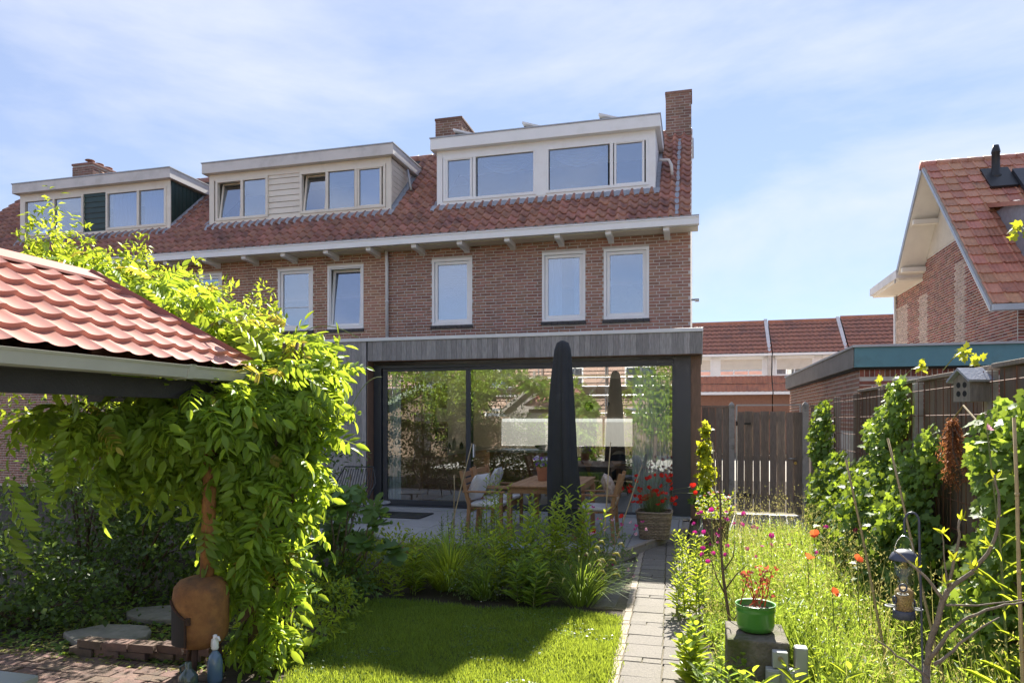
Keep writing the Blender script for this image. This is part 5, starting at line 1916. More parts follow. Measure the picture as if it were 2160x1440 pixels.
def atX(px, py, X):
    t = (px - 1080) / 1470
    d = X / (t * C_ - S_)
    r = t * d
    return np.array((X, r * S_ + d * C_, 1.75 + (880 - py) / 1470 * d))


leafmat('leaf_wisteria', (0.11, 0.195, 0.024), (0.15, 0.23, 0.030), (0.46, 0.57, 0.04), 0.50, 0.45, 0.35)
leafmat('leaf_ivy', (0.055, 0.105, 0.026), (0.085, 0.145, 0.030), (0.32, 0.42, 0.03), 0.42, 0.5, 0.4, spec=.25)
leafmat('leaf_dark', (0.045, 0.080, 0.024), (0.075, 0.120, 0.032), (0.22, 0.32, 0.04), 0.38, 0.40, 0.45)
leafmat('leaf_bright', (0.13, 0.21, 0.024), (0.175, 0.245, 0.030), (0.55, 0.62, 0.045), 0.48, 0.42, 0.35)
leafmat('leaf_mid', (0.095, 0.165, 0.032), (0.135, 0.205, 0.042), (0.38, 0.50, 0.05), 0.46, 0.5, 0.38, spec=.3)
leafmat('leaf_grey', (0.100, 0.150, 0.070), (0.140, 0.185, 0.085), (0.28, 0.36, 0.10), 0.42, 0.5, 0.3)
leafmat('leaf_fig', (0.060, 0.120, 0.032), (0.090, 0.155, 0.042), (0.30, 0.40, 0.05), 0.40, 0.40, 0.25)
leafmat('leaf_meadow', (0.100, 0.165, 0.028), (0.145, 0.200, 0.036), (0.40, 0.50, 0.055), 0.50, 0.42, 0.38)
leafmat('leaf_straw', (0.31, 0.30, 0.11), (0.22, 0.25, 0.07), (0.46, 0.40, 0.13), 0.45, 0.6, 0.3)
leafmat('leaf_hop', (0.15, 0.20, 0.020), (0.20, 0.25, 0.025), (0.60, 0.60, 0.03), 0.5, 0.45, 0.3)
leafmat('leaf_lawn', (0.085, 0.155, 0.028), (0.125, 0.195, 0.036), (0.40, 0.47, 0.045), 0.48, 0.5, 0.35)
leafmat('leaf_brown', (0.25, 0.095, 0.040), (0.33, 0.140, 0.060), (0.42, 0.17, 0.06), 0.35, 0.7, 0.35)
leafmat('leaf_red', (0.26, 0.055, 0.035), (0.33, 0.09, 0.05), (0.5, 0.12, 0.06), 0.4, 0.6, 0.3)
leafmat('petal_red', (0.55, 0.018, 0.012), (0.62, 0.035, 0.016), (0.75, 0.03, 0.015), 0.35, 0.55, 0.2)
leafmat('petal_orange', (0.70, 0.085, 0.030), (0.75, 0.12, 0.04), (0.85, 0.16, 0.05), 0.45, 0.55, 0.15)
leafmat('petal_magenta', (0.50, 0.016, 0.20), (0.58, 0.03, 0.26), (0.65, 0.03, 0.3), 0.35, 0.55, 0.2)
leafmat('petal_pink', (0.72, 0.25, 0.42), (0.80, 0.50, 0.60), (0.8, 0.4, 0.5), 0.35, 0.55, 0.15)
leafmat('petal_white', (0.75, 0.73, 0.72), (0.70, 0.66, 0.72), (0.7, 0.68, 0.68), 0.35, 0.55, 0.1)
leafmat('petal_blue', (0.22, 0.32, 0.70), (0.35, 0.45, 0.78), (0.4, 0.5, 0.8), 0.35, 0.55, 0.15)
leafmat('petal_violet', (0.14, 0.05, 0.36), (0.22, 0.08, 0.48), (0.3, 0.1, 0.5), 0.35, 0.55, 0.2)
mat('stem_green', (0.13, 0.18, 0.05), (0.17, 0.19, 0.06), 0.6, 0.15, 20)
mat('bark', (0.155, 0.105, 0.070), (0.095, 0.065, 0.045), 0.9, 0.08, 20, 0.6, 70, stretch=(3, 3, 1))
mat('bark_grey', (0.22, 0.175, 0.13), (0.15, 0.12, 0.09), 0.85, 0.08, 24, 0.5, 90)

T_SIMPLE = (np.array([(0, 0, 0), (-.5, .45, .10), (0, 1, -.06), (.5, .45, .10)]), np.array([(0, 3, 2), (0, 2, 1)]))
T_OVAL = (np.array([(0, 0, 0), (-.40, .22, .05), (-.46, .52, .04), (-.22, .82, -.03), (0, 1.0, -.14), (.22, .82, -.03), (.46, .52, .04), (.40, .22, .05), (0, .5, -.06)]),
          np.array([(8, 1, 0), (8, 2, 1), (8, 3, 2), (8, 4, 3), (8, 5, 4), (8, 6, 5), (8, 7, 6), (8, 0, 7)]))
_iv = [(0, 0), (-.30, -.10), (-.52, .10), (-.34, .30), (-.46, .58), (-.18, .60), (0, 1.0), (.18, .60), (.46, .58), (.34, .30), (.52, .10), (.30, -.10)]
T_IVY = (np.array([(x, y, .06 * abs(x) - .05 * y * y) for x, y in _iv] + [(0, .32, -.03)]), np.array([(12, (i + 1) % 12, i) for i in range(12)]))
_fg = [(0, 0), (-.22, -.10), (-.50, .05), (-.30, .22), (-.62, .42), (-.52, .60), (-.20, .48), (-.30, .82), (-.14, 1.0), (.02, 1.05), (.14, 1.0), (.30, .82), (.20, .48), (.52, .60), (.62, .42), (.30, .22), (.50, .05), (.22, -.10)]
T_FIG = (np.array([(x, y, .10 * abs(x) - .10 * y * y) for x, y in _fg] + [(0, .34, -.02)]), np.array([(18, (i + 1) % 18, i) for i in range(18)]))
T_BLADE = (np.array([(-.5, 0, 0), (.5, 0, 0), (-.42, .5, .06), (.42, .5, .06), (0, 1, .30)]), np.array([(0, 1, 3), (0, 3, 2), (2, 3, 4)]))
T_ARCH = (np.array([(-.5, 0, 0), (.5, 0, 0), (-.5, .4, -.02), (.5, .4, -.02), (-.40, .72, -.16), (.40, .72, -.16), (0, .92, -.46)]), np.array([(0, 1, 3), (0, 3, 2), (2, 3, 5), (2, 5, 4), (4, 5, 6)]))
T_PETAL = (np.array([(0, 0, 0), (-.42, .45, .12), (-.50, .80, .22), (0, 1.0, .30), (.50, .80, .22), (.42, .45, .12), (0, .5, .02)]),
           np.array([(6, 1, 0), (6, 2, 1), (6, 3, 2), (6, 4, 3), (6, 5, 4), (6, 0, 5)]))


def unit(a):
    return a / np.maximum(np.linalg.norm(a, axis=-1, keepdims=True), 1e-9)


def inst(P, D, Nn, Ln, Wd, tpl):
    """stack copies of a leaf template: P base, D direction, Nn up side"""
    P = np.asarray(P, float)
    D = unit(np.asarray(D, float))
    Nn = np.asarray(Nn, float)
    S = unit(np.cross(D, Nn) + 1e-6)
    U = np.cross(S, D)
    tv, tf = tpl
    Ln = np.broadcast_to(np.asarray(Ln, float), (len(P),))[:, None, None]
    Wd = np.broadcast_to(np.asarray(Wd, float), (len(P),))[:, None, None]
    V = P[:, None, :] + S[:, None, :] * tv[None, :, 0:1] * Wd + D[:, None, :] * tv[None, :, 1:2] * Ln + U[:, None, :] * tv[None, :, 2:3] * Ln
    F = tf[None] + (np.arange(len(P)) * len(tv))[:, None, None]
    return V.reshape(-1, 3), F.reshape(-1, 3)


def join(parts):
    V, F, o = [], [], 0
    for v, f in parts:
        V.append(v)
        F.append(f + o)
        o += len(v)
    return np.concatenate(V), np.concatenate(F)


def rsph(n):
    v = rng.normal(size=(n, 3))
    return unit(v)


def blob(c, rad, n, size, asp=.5, tpl=T_SIMPLE, shell=.55, up=.5, droop=.25, lump=.25):
    """leaves spread through an uneven ellipsoid"""
    c = np.array(c, float)
    rad = np.array(rad, float)
    u = rsph(n)
    k = 2.2 + 3 * rng.random(3)
    l = 1 + lump * (np.sin(u[:, 0] * k[0] * 2 + 1) * np.sin(u[:, 1] * k[1] * 2 + 2) + np.sin(u[:, 2] * k[2] * 2.5 + u[:, 0] * 3))
    r = (shell + (1 - shell) * rng.random(n)) ** .6 * l
    P = c + u * rad * r[:, None]
    D = unit(u * .7 + rsph(n) * .8 + np.array((0, 0, -droop)))
    Nn = unit(u * .6 + np.array((0, 0, up)) + rsph(n) * .5)
    s = size * (.65 + .7 * rng.random(n))
    return inst(P, D, Nn, s, s * asp, tpl)


def leaf_parts(VF, tpl, n_parts, m, parent, name='leaf', rest='foliage'):
    """split an instanced leaf mesh: the ones nearest the camera become objects, the rest one mesh"""
    V, F = VF
    k = len(tpl[0])
    n = len(V) // k
    Vr = V.reshape(n, k, 3)
    d = np.linalg.norm(Vr[:, 0] - np.array((0, 0, 1.75)), axis=1)
    order = np.argsort(d)
    for i in order[:n_parts]:
        c = Vr[i, 0]
        me = npmesh(name, Vr[i] - c, tpl[1], m)
        o = bpy.data.objects.new(name, me)
        o.location = c
        link(o, parent)
    rs = order[n_parts:]
    if len(rs):
        npobj(rest, Vr[rs].reshape(-1, 3), (tpl[1][None] + (np.arange(len(rs)) * k)[:, None, None]).reshape(-1, 3), m, parent, 'stuff')


def frond_mesh(n_pair=5, ln=.26, leaf=.085, wid=.032, m='leaf_wisteria', droop=.5, seed=0):
    r2 = np.random.default_rng(seed)
    P, D, Nn, Ls, Ws = [], [], [], [], []
    pts = []
    for i in range(n_pair + 2):
        t = i / (n_pair + 1)
        pts.append((0.015 * math.sin(3 * t + seed), ln * t * (1 - .15 * t), -droop * ln * t * t))
    pts = np.array(pts)
    for i in range(1, n_pair + 1):
        tan = unit(pts[i + 1] - pts[i - 1])
        for sgn in (-1, 1):
            k = math.sin(math.pi * (i + 1.2) / (n_pair + 2.2))
            dd = tan * .55 + np.array((sgn * .95, 0, -.28)) + r2.normal(size=3) * .10
            P.append(pts[i])
            D.append(dd)
            Nn.append(np.array((sgn * .15, 0.05, 1)) + r2.normal(size=3) * .14)
            Ls.append(leaf * (.65 + .4 * k))
            Ws.append(wid * (.7 + .4 * k))
    P.append(pts[-1])
    D.append(unit(pts[-1] - pts[-2]) + np.array((0, 0, -.2)))
    Nn.append((0, 0, 1))
    Ls.append(leaf * 1.05)
    Ws.append(wid * 1.05)
    V, F = inst(np.array(P), np.array(D), np.array(Nn), np.array(Ls), np.array(Ws), T_OVAL)
    # rachis
    rv, rf = [], []
    for p in pts:
        rv += [p + (-.0018, 0, 0), p + (.0018, 0, 0)]
    for i in range(len(pts) - 1):
        rf += [(2 * i, 2 * i + 1, 2 * i + 3), (2 * i, 2 * i + 3, 2 * i + 2)]
    return join([(V, F), (np.array(rv), np.array(rf))])


def frames(D, Nn):
    D = unit(D)
    S = unit(np.cross(D, Nn))
    U = np.cross(S, D)
    return np.stack([S, D, U], axis=2)


def place_fronds(P, D, Nn, scale, n_obj, m, parent, name='leaf', variants=None):
    """compound leaves: nearest n_obj are objects sharing a few meshes, the rest one mesh"""
    M = frames(D, Nn)
    d = np.linalg.norm(P - np.array((0, 0, 1.75)), axis=1)
    order = np.argsort(d)
    mes = [npmesh(name, v, f, m, True) for v, f in variants]
    for i in order[:n_obj]:
        o = bpy.data.objects.new(name, mes[i % len(mes)])
        o.location = P[i]
        o.rotation_euler = Matrix(M[i].tolist()).to_euler()
        o.scale = (scale[i],) * 3
        link(o, parent)
    parts = []
    for i in order[n_obj:]:
        v, f = variants[i % len(variants)]
        parts.append((P[i] + (M[i] @ (v * scale[i]).T).T, f))
    if parts:
        V, F = join(parts)
        npobj('foliage', V, F, m, parent, 'stuff', True)


FR = [frond_mesh(5, .27, .105, .044, seed=1, droop=.35), frond_mesh(6, .31, .098, .040, seed=2, droop=.45), frond_mesh(4, .23, .110, .047, seed=3, droop=.5), frond_mesh(5, .29, .096, .040, seed=4, droop=.65)]

# ---- lawn
mat('lawn_soil', (0.085, 0.105, 0.028), (0.055, 0.070, 0.020), 0.95, 0, 12, 0.8, 80)
LAWN = [(-0.56, 2.2), (-0.55, 4.6), (-0.60, 5.75), (-.66, 6.12), (-1.2, 6.22), (-1.95, 6.05), (-2.5, 6.15), (-2.98, 6.12), (-2.95, 5.5), (-2.75, 4.7), (-2.62, 4.0), (-2.7, 2.2)]
lawn = struct(MB().prism(LAWN[::-1], 'z', -.02, .004).build('lawn', 'lawn_soil'))


def in_poly(x, y, poly):
    ins = np.zeros(len(x), bool)
    j = len(poly) - 1
    for i in range(len(poly)):
        xi, yi = poly[i]
        xj, yj = poly[j]
        c = ((yi > y) != (yj > y)) & (x < (xj - xi) * (y - yi) / (yj - yi + 1e-12) + xi)
        ins ^= c
        j = i
    return ins


n = 95000
gx_, gy_ = rng.uniform(-3.05, -.45, n), rng.uniform(3.6, 6.3, n)
ok = in_poly(gx_ + rng.normal(0, .03, n), gy_ + rng.normal(0, .03, n), LAWN)
gx_, gy_ = gx_[ok], gy_[ok]
n = len(gx_)
hh = (.026 + .026 * rng.random(n)) * (1 + .35 * np.sin(gx_ * 9 + np.sin(gy_ * 7)) * np.sin(gy_ * 8 + 1.3))
D = np.stack([rng.normal(0, .35, n), rng.normal(0, .35, n), np.ones(n)], 1)
V, F = inst(np.stack([gx_, gy_, np.full(n, .002)], 1), D, rsph(n), hh, .0045 + .002 * rng.random(n), T_BLADE)
g = npobj('grass', V, F, 'leaf_lawn')
cn = 2600
cx4, cy4 = rng.uniform(-3, -.5, cn), rng.uniform(3.6, 6.2, cn)
ok = in_poly(cx4, cy4, LAWN) & (np.sin(cx4 * 4.1 + 2 * np.sin(cy4 * 2.2)) * np.sin(cy4 * 3.7 + cx4) > .2)
cx4, cy4 = cx4[ok], cy4[ok]
cn = len(cx4)
tag(npobj('clover', *inst(np.stack([cx4, cy4, .03 + .012 * rng.random(cn)], 1), rsph(cn) * (1, 1, .2), rsph(cn) * .3 + (0, 0, 1), .022, .02, T_SIMPLE), 'leaf_dark'), 'patches of clover leaves in the lawn', 'clover', kind='stuff')
tag(g, 'short mown green grass of the lawn', 'grass', kind='stuff')

# ---- wisteria
wis = thing('wisteria_vine', 'big wisteria vine draped over the shelter corner', 'vine', (-3.05, 4.62, 0))
masses = [  # pixel, plane y, radii, number, droop
    (625, 785, 4.85, (.28, .34, .24), 180, .5), (645, 860, 4.80, (.20, .30, .28), 130, .9), (560, 820, 4.45, (.36, .25, .25), 150, .8),
    (530, 960, 4.45, (.36, .30, .32), 150, 1.1), (615, 1010, 4.75, (.20, .28, .30), 100, 1.1), (540, 1110, 4.42, (.30, .22, .30), 100, 1.2),
    (575, 1200, 4.45, (.22, .22, .28), 80, 1.2), (570, 1330, 4.40, (.20, .20, .22), 60, 1.0), (430, 850, 4.05, (.36, .22, .16), 90, 1.0),
    (440, 960, 4.15, (.28, .2, .22), 70, 1.2), (280, 900, 3.75, (.30, .18, .14), 55, 1.1), (250, 960, 3.8, (.22, .16, .16), 30, 1.2),
    (585, 745, 5.0, (.28, .3, .18), 80, .3), (490, 705, 5.05, (.30, .26, .16), 80, .2), (390, 660, 5.1, (.32, .26, .16), 80, .1),
    (280, 615, 5.2, (.34, .26, .15), 70, .1), (170, 585, 5.3, (.3, .24, .14), 50, .1), (360, 850, 3.85, (.34, .2, .16), 80, 1.0), (210, 880, 3.55, (.26, .16, .13), 45, 1.0), (330, 940, 3.95, (.3, .18, .18), 50, 1.2), (120, 900, 3.3, (.16, .12, .12), 20, 1.1), (470, 830, 4.15, (.3, .2, .14), 60, .8), (610, 900, 4.75, (.2, .2, .3), 50, 1.1)]
P, D, Nn = [], [], []
for px, py, yy, rad, n, dr in masses:
    c = at(px, py, yy)
    n = int(n * .85)
    u = rsph(n)
    u[:, 1] -= .25
    u = unit(u)
    r = .55 + .5 * rng.random(n)
    P.append(c + u * np.array(rad) * r[:, None])
    D.append(u * np.array((1.1, .9, .35)) + np.array((0, 0, -dr * .5)) + rsph(n) * .75)
    Nn.append(u + np.array((0, -.2, .6)) + rsph(n) * .6)
for px, py, yy, dx in ((20, 1000, 3.0, .1), (30, 1050, 3.0, .2), (15, 1100, 3.05, 0), (150, 960, 3.5, -.1), (200, 985, 3.55, .2), (180, 1010, 3.5, .1), (60, 985, 3.1, .2), (300, 965, 3.8, .3), (440, 1110, 3.98, -.2), (420, 1080, 4.0, .2), (470, 1090, 4.0, .1)):
    P.append(at(px, py, yy)[None])
    D.append(np.array([(dx, -.2, -1.0)]))
    Nn.append(np.array([(.1, -1, .4)]))
P, D, Nn = np.concatenate(P), np.concatenate(D), np.concatenate(Nn)
keep = ~((P[:, 0] < -3.05) & (P[:, 1] < 4.45) & (P[:, 2] > 2.0 + (-3.05 - P[:, 0]) * .77 - .03) & (P[:, 2] < 2.9))
P, D, Nn = P[keep], D[keep], Nn[keep]
place_fronds(P, D, Nn,   .55 + .65 * rng.random(len(P)), 240, 'leaf_wisteria', wis, variants=FR)
st_ = MB()
for k in range(4):
    a = k * 1.7
    pts = [(-3.0 + .07 * math.cos(a + z * 3) + .1 * (z > 1.9), 4.6 + .07 * math.sin(a + z * 3), z) for z in np.linspace(0, 2.3, 12)]
    st_.tube(pts, [.030 - .0015 * i for i in range(12)], 7)
st_.build('stem', 'bark', wis, smooth=True)
for a, b, c in ((at(735, 870, 4.8), at(770, 790, 4.85), at(805, 795, 4.9)), (at(640, 700, 5.0), at(690, 670, 5.0), at(755, 712, 5.0)), (at(240, 545, 5.1), at(330, 555, 5.1), at(480, 620, 5.0)), (at(480, 620, 5.0), at(510, 650, 5.0), at(545, 690, 5.0)), (at(245, 765, 3.9), at(285, 740, 3.9), at(330, 810, 3.9))):
    m_ = [(1 - t) ** 2 * a + 2 * t * (1 - t) * b + t * t * c for t in np.linspace(0, 1, 9)]
    MB().tube(m_, .0035, 5).build('tendril', 'stem_green', wis)
# young yellow fronds dangling from a loose shoot
leafmat('leaf_young', (0.26, 0.20, 0.045), (0.20, 0.22, 0.035), (0.62, 0.48, 0.06), 0.5, 0.45, 0.3)
n = 110
sel = rng.integers(0, len(P), n)
place_fronds(P[sel] + rng.normal(0, .05, (n, 3)) + (0, -.03, .05), D[sel] + rsph(n) * .4, Nn[sel], .35 + .45 * rng.random(n), 12, 'leaf_young', wis, 'young_leaf', [(v, f) for v, f in FR])
yf = []
for px, py in ((405, 600), (440, 628), (455, 640), (480, 655), (500, 660)):
    yf.append(at(px, py, 5.0))
yf = np.array(yf)
place_fronds(yf, np.tile((0.1, -.2, -1.0), (5, 1)) + rsph(5) * .2, np.tile((0, -1, .3), (5, 1)) * 1.0, np.full(5, .5), 5, 'leaf_hop', wis, variants=FR)


def shrub(name, lb, cat, c, blobs, m, grp=None, stems=5, tpl=T_SIMPLE, stem_m='bark', nparts=0, foliage='foliage'):
    """blobs: (offset from base, radii, n leaves, size, aspect)"""
    t = thing(name, lb, cat, c, grp)
    parts = []
    base = np.array(c, float)
    for off, rad, n, size, asp in blobs:
        parts.append(blob(base + np.array(off), rad, n, size, asp, tpl))
    VF = join(parts)
    VF[0][:, 2] = np.maximum(VF[0][:, 2], .01)
    leaf_parts(VF, tpl, nparts, m, t, rest=foliage)
    s = MB()
    for k in range(stems):
        off, rad = blobs[k % len(blobs)][:2]
        e = base + np.array(off) + rsph(1)[0] * np.array(rad) * .5
        mid = (base + e) / 2 + rsph(1)[0] * .06
        s.tube([tuple(base + rsph(1)[0] * (.05, .05, 0)), tuple(mid), tuple(e)], [.012, .009, .004], 6)
    if stems:
        s.build('stem', stem_m, t, smooth=True)
    return t


# ---- shrubs behind and beside the shelter
shrub('evergreen_shrub', 'dark evergreen shrub filling the back of the shelter', 'shrub', (-5.3, 5.6, 0),
      [((-.6, 0, .6), (.8, .5, .7), 2600, .055, .6), ((.4, .1, .55), (.7, .5, .6), 2400, .055, .6), ((-.2, .2, 1.4), (1.1, .5, .55), 2400, .06, .55), ((.9, .1, 1.3), (.6, .45, .6), 1500, .06, .55)], 'leaf_dark', 'shrubs behind the shelter', 8)
shrub('evergreen_shrub', 'dark ivy shrub spilling over the ground left of the flagstones', 'shrub', (-5.5, 4.6, 0),
      [((-.3, 0, .3), (.8, .35, .42), 1800, .05, .8), ((.35, .15, .2), (.5, .3, .3), 900, .045, .8), ((-.6, -.1, .8), (.5, .3, .5), 1000, .055, .7)], 'leaf_dark', 'shrubs behind the shelter', 6, T_SIMPLE)
shrub('evergreen_shrub', 'green shrub with paler leaves behind the rusty stove', 'shrub', (-4.1, 5.75, 0),
      [((0, 0, .45), (.5, .35, .5), 1300, .055, .5), ((.35, .1, .9), (.45, .35, .55), 1100, .055, .5), ((-.2, 0, 1.3), (.5, .3, .4), 900, .055, .5)], 'leaf_mid', 'shrubs behind the shelter', 6)
shrub('privet_bush', 'tall yellow green bush with upright shoots above the shelter roof', 'bush', (-6.9, 6.6, 0),
      [((-.3, 0, 3.15), (.75, .5, .65), 2000, .095, .42), ((-.6, 0, 3.75), (.22, .2, .55), 380, .09, .42), ((.1, .1, 3.3), (.9, .4, .35), 1200, .09, .42), ((1.0, .1, 2.95), (.8, .4, .42), 1300, .09, .42), ((1.9, .1, 2.65), (.6, .4, .4), 900, .085, .42), ((-.2, 0, 2.2), (1.5, .5, .8), 1600, .09, .42), ((-.05, 0, 3.75), (.14, .14, .3), 150, .08, .42), ((.75, 0, 3.5), (.16, .14, .3), 170, .08, .42), ((2.35, 0, 2.95), (.14, .14, .25), 130, .07, .42), ((1.45, 0, 3.25), (.14, .14, .25), 130, .07, .42)], 'leaf_bright', None, 8)
shrub('evergreen_shrub', 'tall dark laurel screening the house wall behind the shelter', 'shrub', (-6.6, 7.2, 0),
      [((-.8, 0, .8), (1.0, .5, .9), 2600, .075, .5), ((.6, 0, .8), (1.0, .5, .9), 2600, .075, .5), ((1.9, .1, .8), (.9, .5, .9), 2200, .075, .5), ((0, 0, 1.9), (1.4, .5, .6), 2200, .075, .5), ((1.6, 0, 1.8), (1.0, .5, .6), 1600, .075, .5)], 'leaf_dark', 'shrubs behind the shelter', 8)
gc_n = 2600
gp_ = np.stack([rng.uniform(-6.6, -3.3, gc_n), rng.uniform(4.1, 5.8, gc_n), np.full(gc_n, .015)], 1)
V, F = inst(gp_, rsph(gc_n) * (1, 1, .25) + (0, 0, .15), np.tile((0, 0, 1.0), (gc_n, 1)) + rsph(gc_n) * .4, .05 * (.6 + .8 * rng.random(gc_n)), .035, T_SIMPLE)
tag(npobj('ground_cover', V, F, 'leaf_ivy'), 'low ivy and fallen leaves around the flagstones', 'ground cover', kind='stuff')
gc_n = 1500
gp_ = np.stack([rng.uniform(-5.2, -3.2, gc_n), rng.uniform(4.0, 5.3, gc_n), np.full(gc_n, .012)], 1)
V, F = inst(gp_, rsph(gc_n) * (1, 1, .1), np.tile((0, 0, 1.0), (gc_n, 1)) + rsph(gc_n) * .3, .04 * (.6 + .8 * rng.random(gc_n)), .022, T_SIMPLE)
tag(npobj('leaf_litter', V, F, 'leaf_straw'), 'dry pale leaves littering the edge of the patio', 'leaf litter', kind='stuff')

# ---- fig
fg = thing('fig_tree', 'young fig with large lobed leaves beside the lawn', 'fig', (-3.50, 6.25, 0))
fb_ = MB()
tips = []
for (px, py) in ((770, 1010), (790, 1060), (730, 1030), (690, 1010), (760, 1110), (700, 1080), (800, 1080), (850, 1140), (740, 1000), (680, 1120), (720, 1100), (650, 1060), (780, 1130)):
    e = at(px, py, 6.25 + rng.uniform(-.25, .25))
    b_ = np.array((-3.50, 6.25, 0)) + rng.normal(0, .03, 3) * (1, 1, 0)
    mid = (b_ + e) / 2 + np.array((rng.uniform(-.08, .08), 0, -.08))
    fb_.tube([tuple(b_), tuple(mid), tuple(e)], [.014, .011, .005], 7)
    tips.append((mid, e))
fb_.build('trunk', 'bark_grey', fg, smooth=True)
P, D, Nn = [], [], []
for mid, e in tips:
    for k in range(6):
        t = rng.uniform(.55, 1.0)
        P.append(mid * (1 - t) + e * t)
        D.append(np.array((rng.uniform(-.9, 1.0), rng.uniform(-.9, .3), rng.uniform(-.6, .5))))
        Nn.append(np.array((rng.uniform(-.3, .3), rng.uniform(-.8, -.1), 1)))
P, D, Nn = np.array(P), np.array(D), np.array(Nn)
sz = .13 + .09 * rng.random(len(P))
leaf_parts(inst(P, D, Nn, sz, sz * .95, T_FIG), T_FIG, 78, 'leaf_fig', fg)
fru = MB()
for k in range(9):
    c = at(rng.uniform(700, 830), rng.uniform(1095, 1150), 6.1)
    fru.lathe([(0, -.022), (.012, -.018), (.017, -.004), (.010, .012), (0, .02)], tuple(c), 8)
fru.build('fruit', 'leaf_fig', fg, smooth=True)


# ---- stalk plants and tufts
def stalks(base, n, h, spread, leafn, ln, wd, m, t, lean=.25, tpl=T_OVAL, tip=True, stem_m='stem_green', bottom=.05, whorl=False):
    s = MB()
    P, D, Nn, LL = [], [], [], []
    tops = []
    for k in range(n):
        b = np.array(base) + np.array((rng.normal(0, spread * .35), rng.normal(0, spread * .35), 0))
        hh_ = h * rng.uniform(.7, 1.05)
        ld = np.array((rng.normal(0, lean), rng.normal(0, lean), 0))
        pts = [b + ld * hh_ * (q * q) + np.array((0, 0, hh_ * q)) for q in np.linspace(0, 1, 6)]
        s.tube([tuple(p) for p in pts], [.0055 * (1.1 - q * .8) for q in np.linspace(0, 1, 6)], 5)
        tops.append(pts[-1])
        for j in range(leafn):
            q = bottom + (1 - bottom) * (j + rng.random()) / leafn
            p = b + ld * hh_ * q * q + np.array((0, 0, hh_ * q))
            a = j * 2.4 + rng.normal(0, .4)
            P.append(p)
            D.append((math.cos(a), math.sin(a), rng.uniform(.1, .7) + .5 * q))
            Nn.append((-math.cos(a) * .4, -math.sin(a) * .4, 1))
            LL.append(ln * (1.05 - .45 * q) * rng.uniform(.75, 1.2))
    LL = np.array(LL)
    V, F = inst(np.array(P), np.array(D), np.array(Nn), LL, LL * wd, tpl)
    npobj('foliage', V, F, m, t, 'stuff', True)
    s.build('stem', stem_m, t)
    return tops


def tuft(base, n, h, spread, wd, m, t, arch=True, name='foliage'):
    a = rng.uniform(0, 2 * math.pi, n)
    rr = rng.random(n)
    P = np.array(base) + np.stack([np.cos(a) * spread * .25 * rr, np.sin(a) * spread * .25 * rr, np.zeros(n)], 1)
    out = spread / h * rr
    D = np.stack([np.cos(a) * out, np.sin(a) * out, np.ones(n)], 1)
    Nn = np.stack([-np.cos(a), -np.sin(a), .6 * np.ones(n)], 1)
    V, F = inst(P, D, Nn, h * rng.uniform(.6, 1.1, n), wd * rng.uniform(.7, 1.2, n), T_ARCH if arch else T_BLADE)
    npobj(name, V, F, m, t, 'stuff')


def flowers(pts, size, n_pet, m, t, name='flower', cup=.5, axis=None, asp=.9, centre=None):
    """each flower its own mesh part"""
    for p in pts:
        ax = unit(np.array(axis if axis is not None else (rng.normal(0, .4), -.6 + rng.normal(0, .4), .7)))
        e1 = unit(np.cross(ax, (0.3, 1, 0.2)))
        e2 = np.cross(ax, e1)
        a0_ = rng.uniform(0, 6)
        A = a0_ + 2 * math.pi * np.arange(n_pet) / n_pet + rng.normal(0, .08, n_pet)
        Dd = np.cos(A)[:, None] * e1 + np.sin(A)[:, None] * e2 + ax * cup
        V, F = inst(np.zeros((n_pet, 3)), Dd, np.tile(ax, (n_pet, 1)) - Dd * .2, size * rng.uniform(.85, 1.1, n_pet), size * asp, T_PETAL)
        o = npobj(name, V, F, m, t, None, True)
        o.location = p
        if centre:
            MB().lathe([(0, 0), (size * .16, .1 * size), (size * .14, .28 * size), (0, .32 * size)], (0, 0, 0), 8).build('centre', centre, o)


BED = 'plants in the border behind the lawn'
t = thing('ornamental_grass', 'arching clump of ornamental grass in the border', 'grass clump', (-2.45, 6.75, 0), BED)
tuft((-2.45, 6.75, 0), 560, .66, .66, .010, 'leaf_bright', t)
t = thing('ornamental_grass', 'low green grass clump in front of the ornamental grass', 'grass clump', (-1.98, 6.45, 0), BED)
tuft((-1.98, 6.45, 0), 240, .42, .42, .010, 'leaf_mid', t)
for px, py, yy, h, lb, m, ln in (
        (1082, 1230, 6.6, .72, 'tall leafy lily stem in the middle of the border', 'leaf_bright', .15),
        (1040, 1150, 7.6, .95, 'tall pale seed-head stems before the garden table', 'leaf_bright', .10),
        (1150, 1180, 7.5, .78, 'bright leafy stem just left of the parasol', 'leaf_bright', .12),
        (1170, 1250, 6.9, .80, 'bright leafy stem below the parasol foot', 'leaf_bright', .14),
        (1235, 1230, 7.0, .85, 'leafy stem carrying pointed yellow green top beside the path', 'leaf_bright', .14),
        (880, 1250, 6.5, .42, 'short leafy stem at the lawn edge', 'leaf_bright', .12),
        (1120, 1290, 6.3, .40, 'low broad leafy rosette at the middle of the lawn edge', 'leaf_mid', .16),
        (960, 1180, 7.7, .55, 'ferny grey green seedlings behind the grass clump', 'leaf_grey', .07),
        (1010, 1160, 7.9, .6, 'feathery green stems below the leaning cane', 'leaf_mid', .08)):
    b = at(px, py, yy) * (1, 1, 0)
    t = thing('border_plant', lb, 'plant', tuple(b), BED)
    stalks(tuple(b), 9, h * 1.2, .28, 30, ln, .30, m, t, .12)
t = thing('barley_grass', 'clump of nodding foxtail barley beside the path', 'grass clump', tuple(at(1230, 1285, 6.45) * (1, 1, 0)), BED)
b = at(1225, 1270, 6.5) * (1, 1, 0)
tuft(tuple(b), 380, .60, .60, .0055, 'leaf_mid', t)
ears = MB()
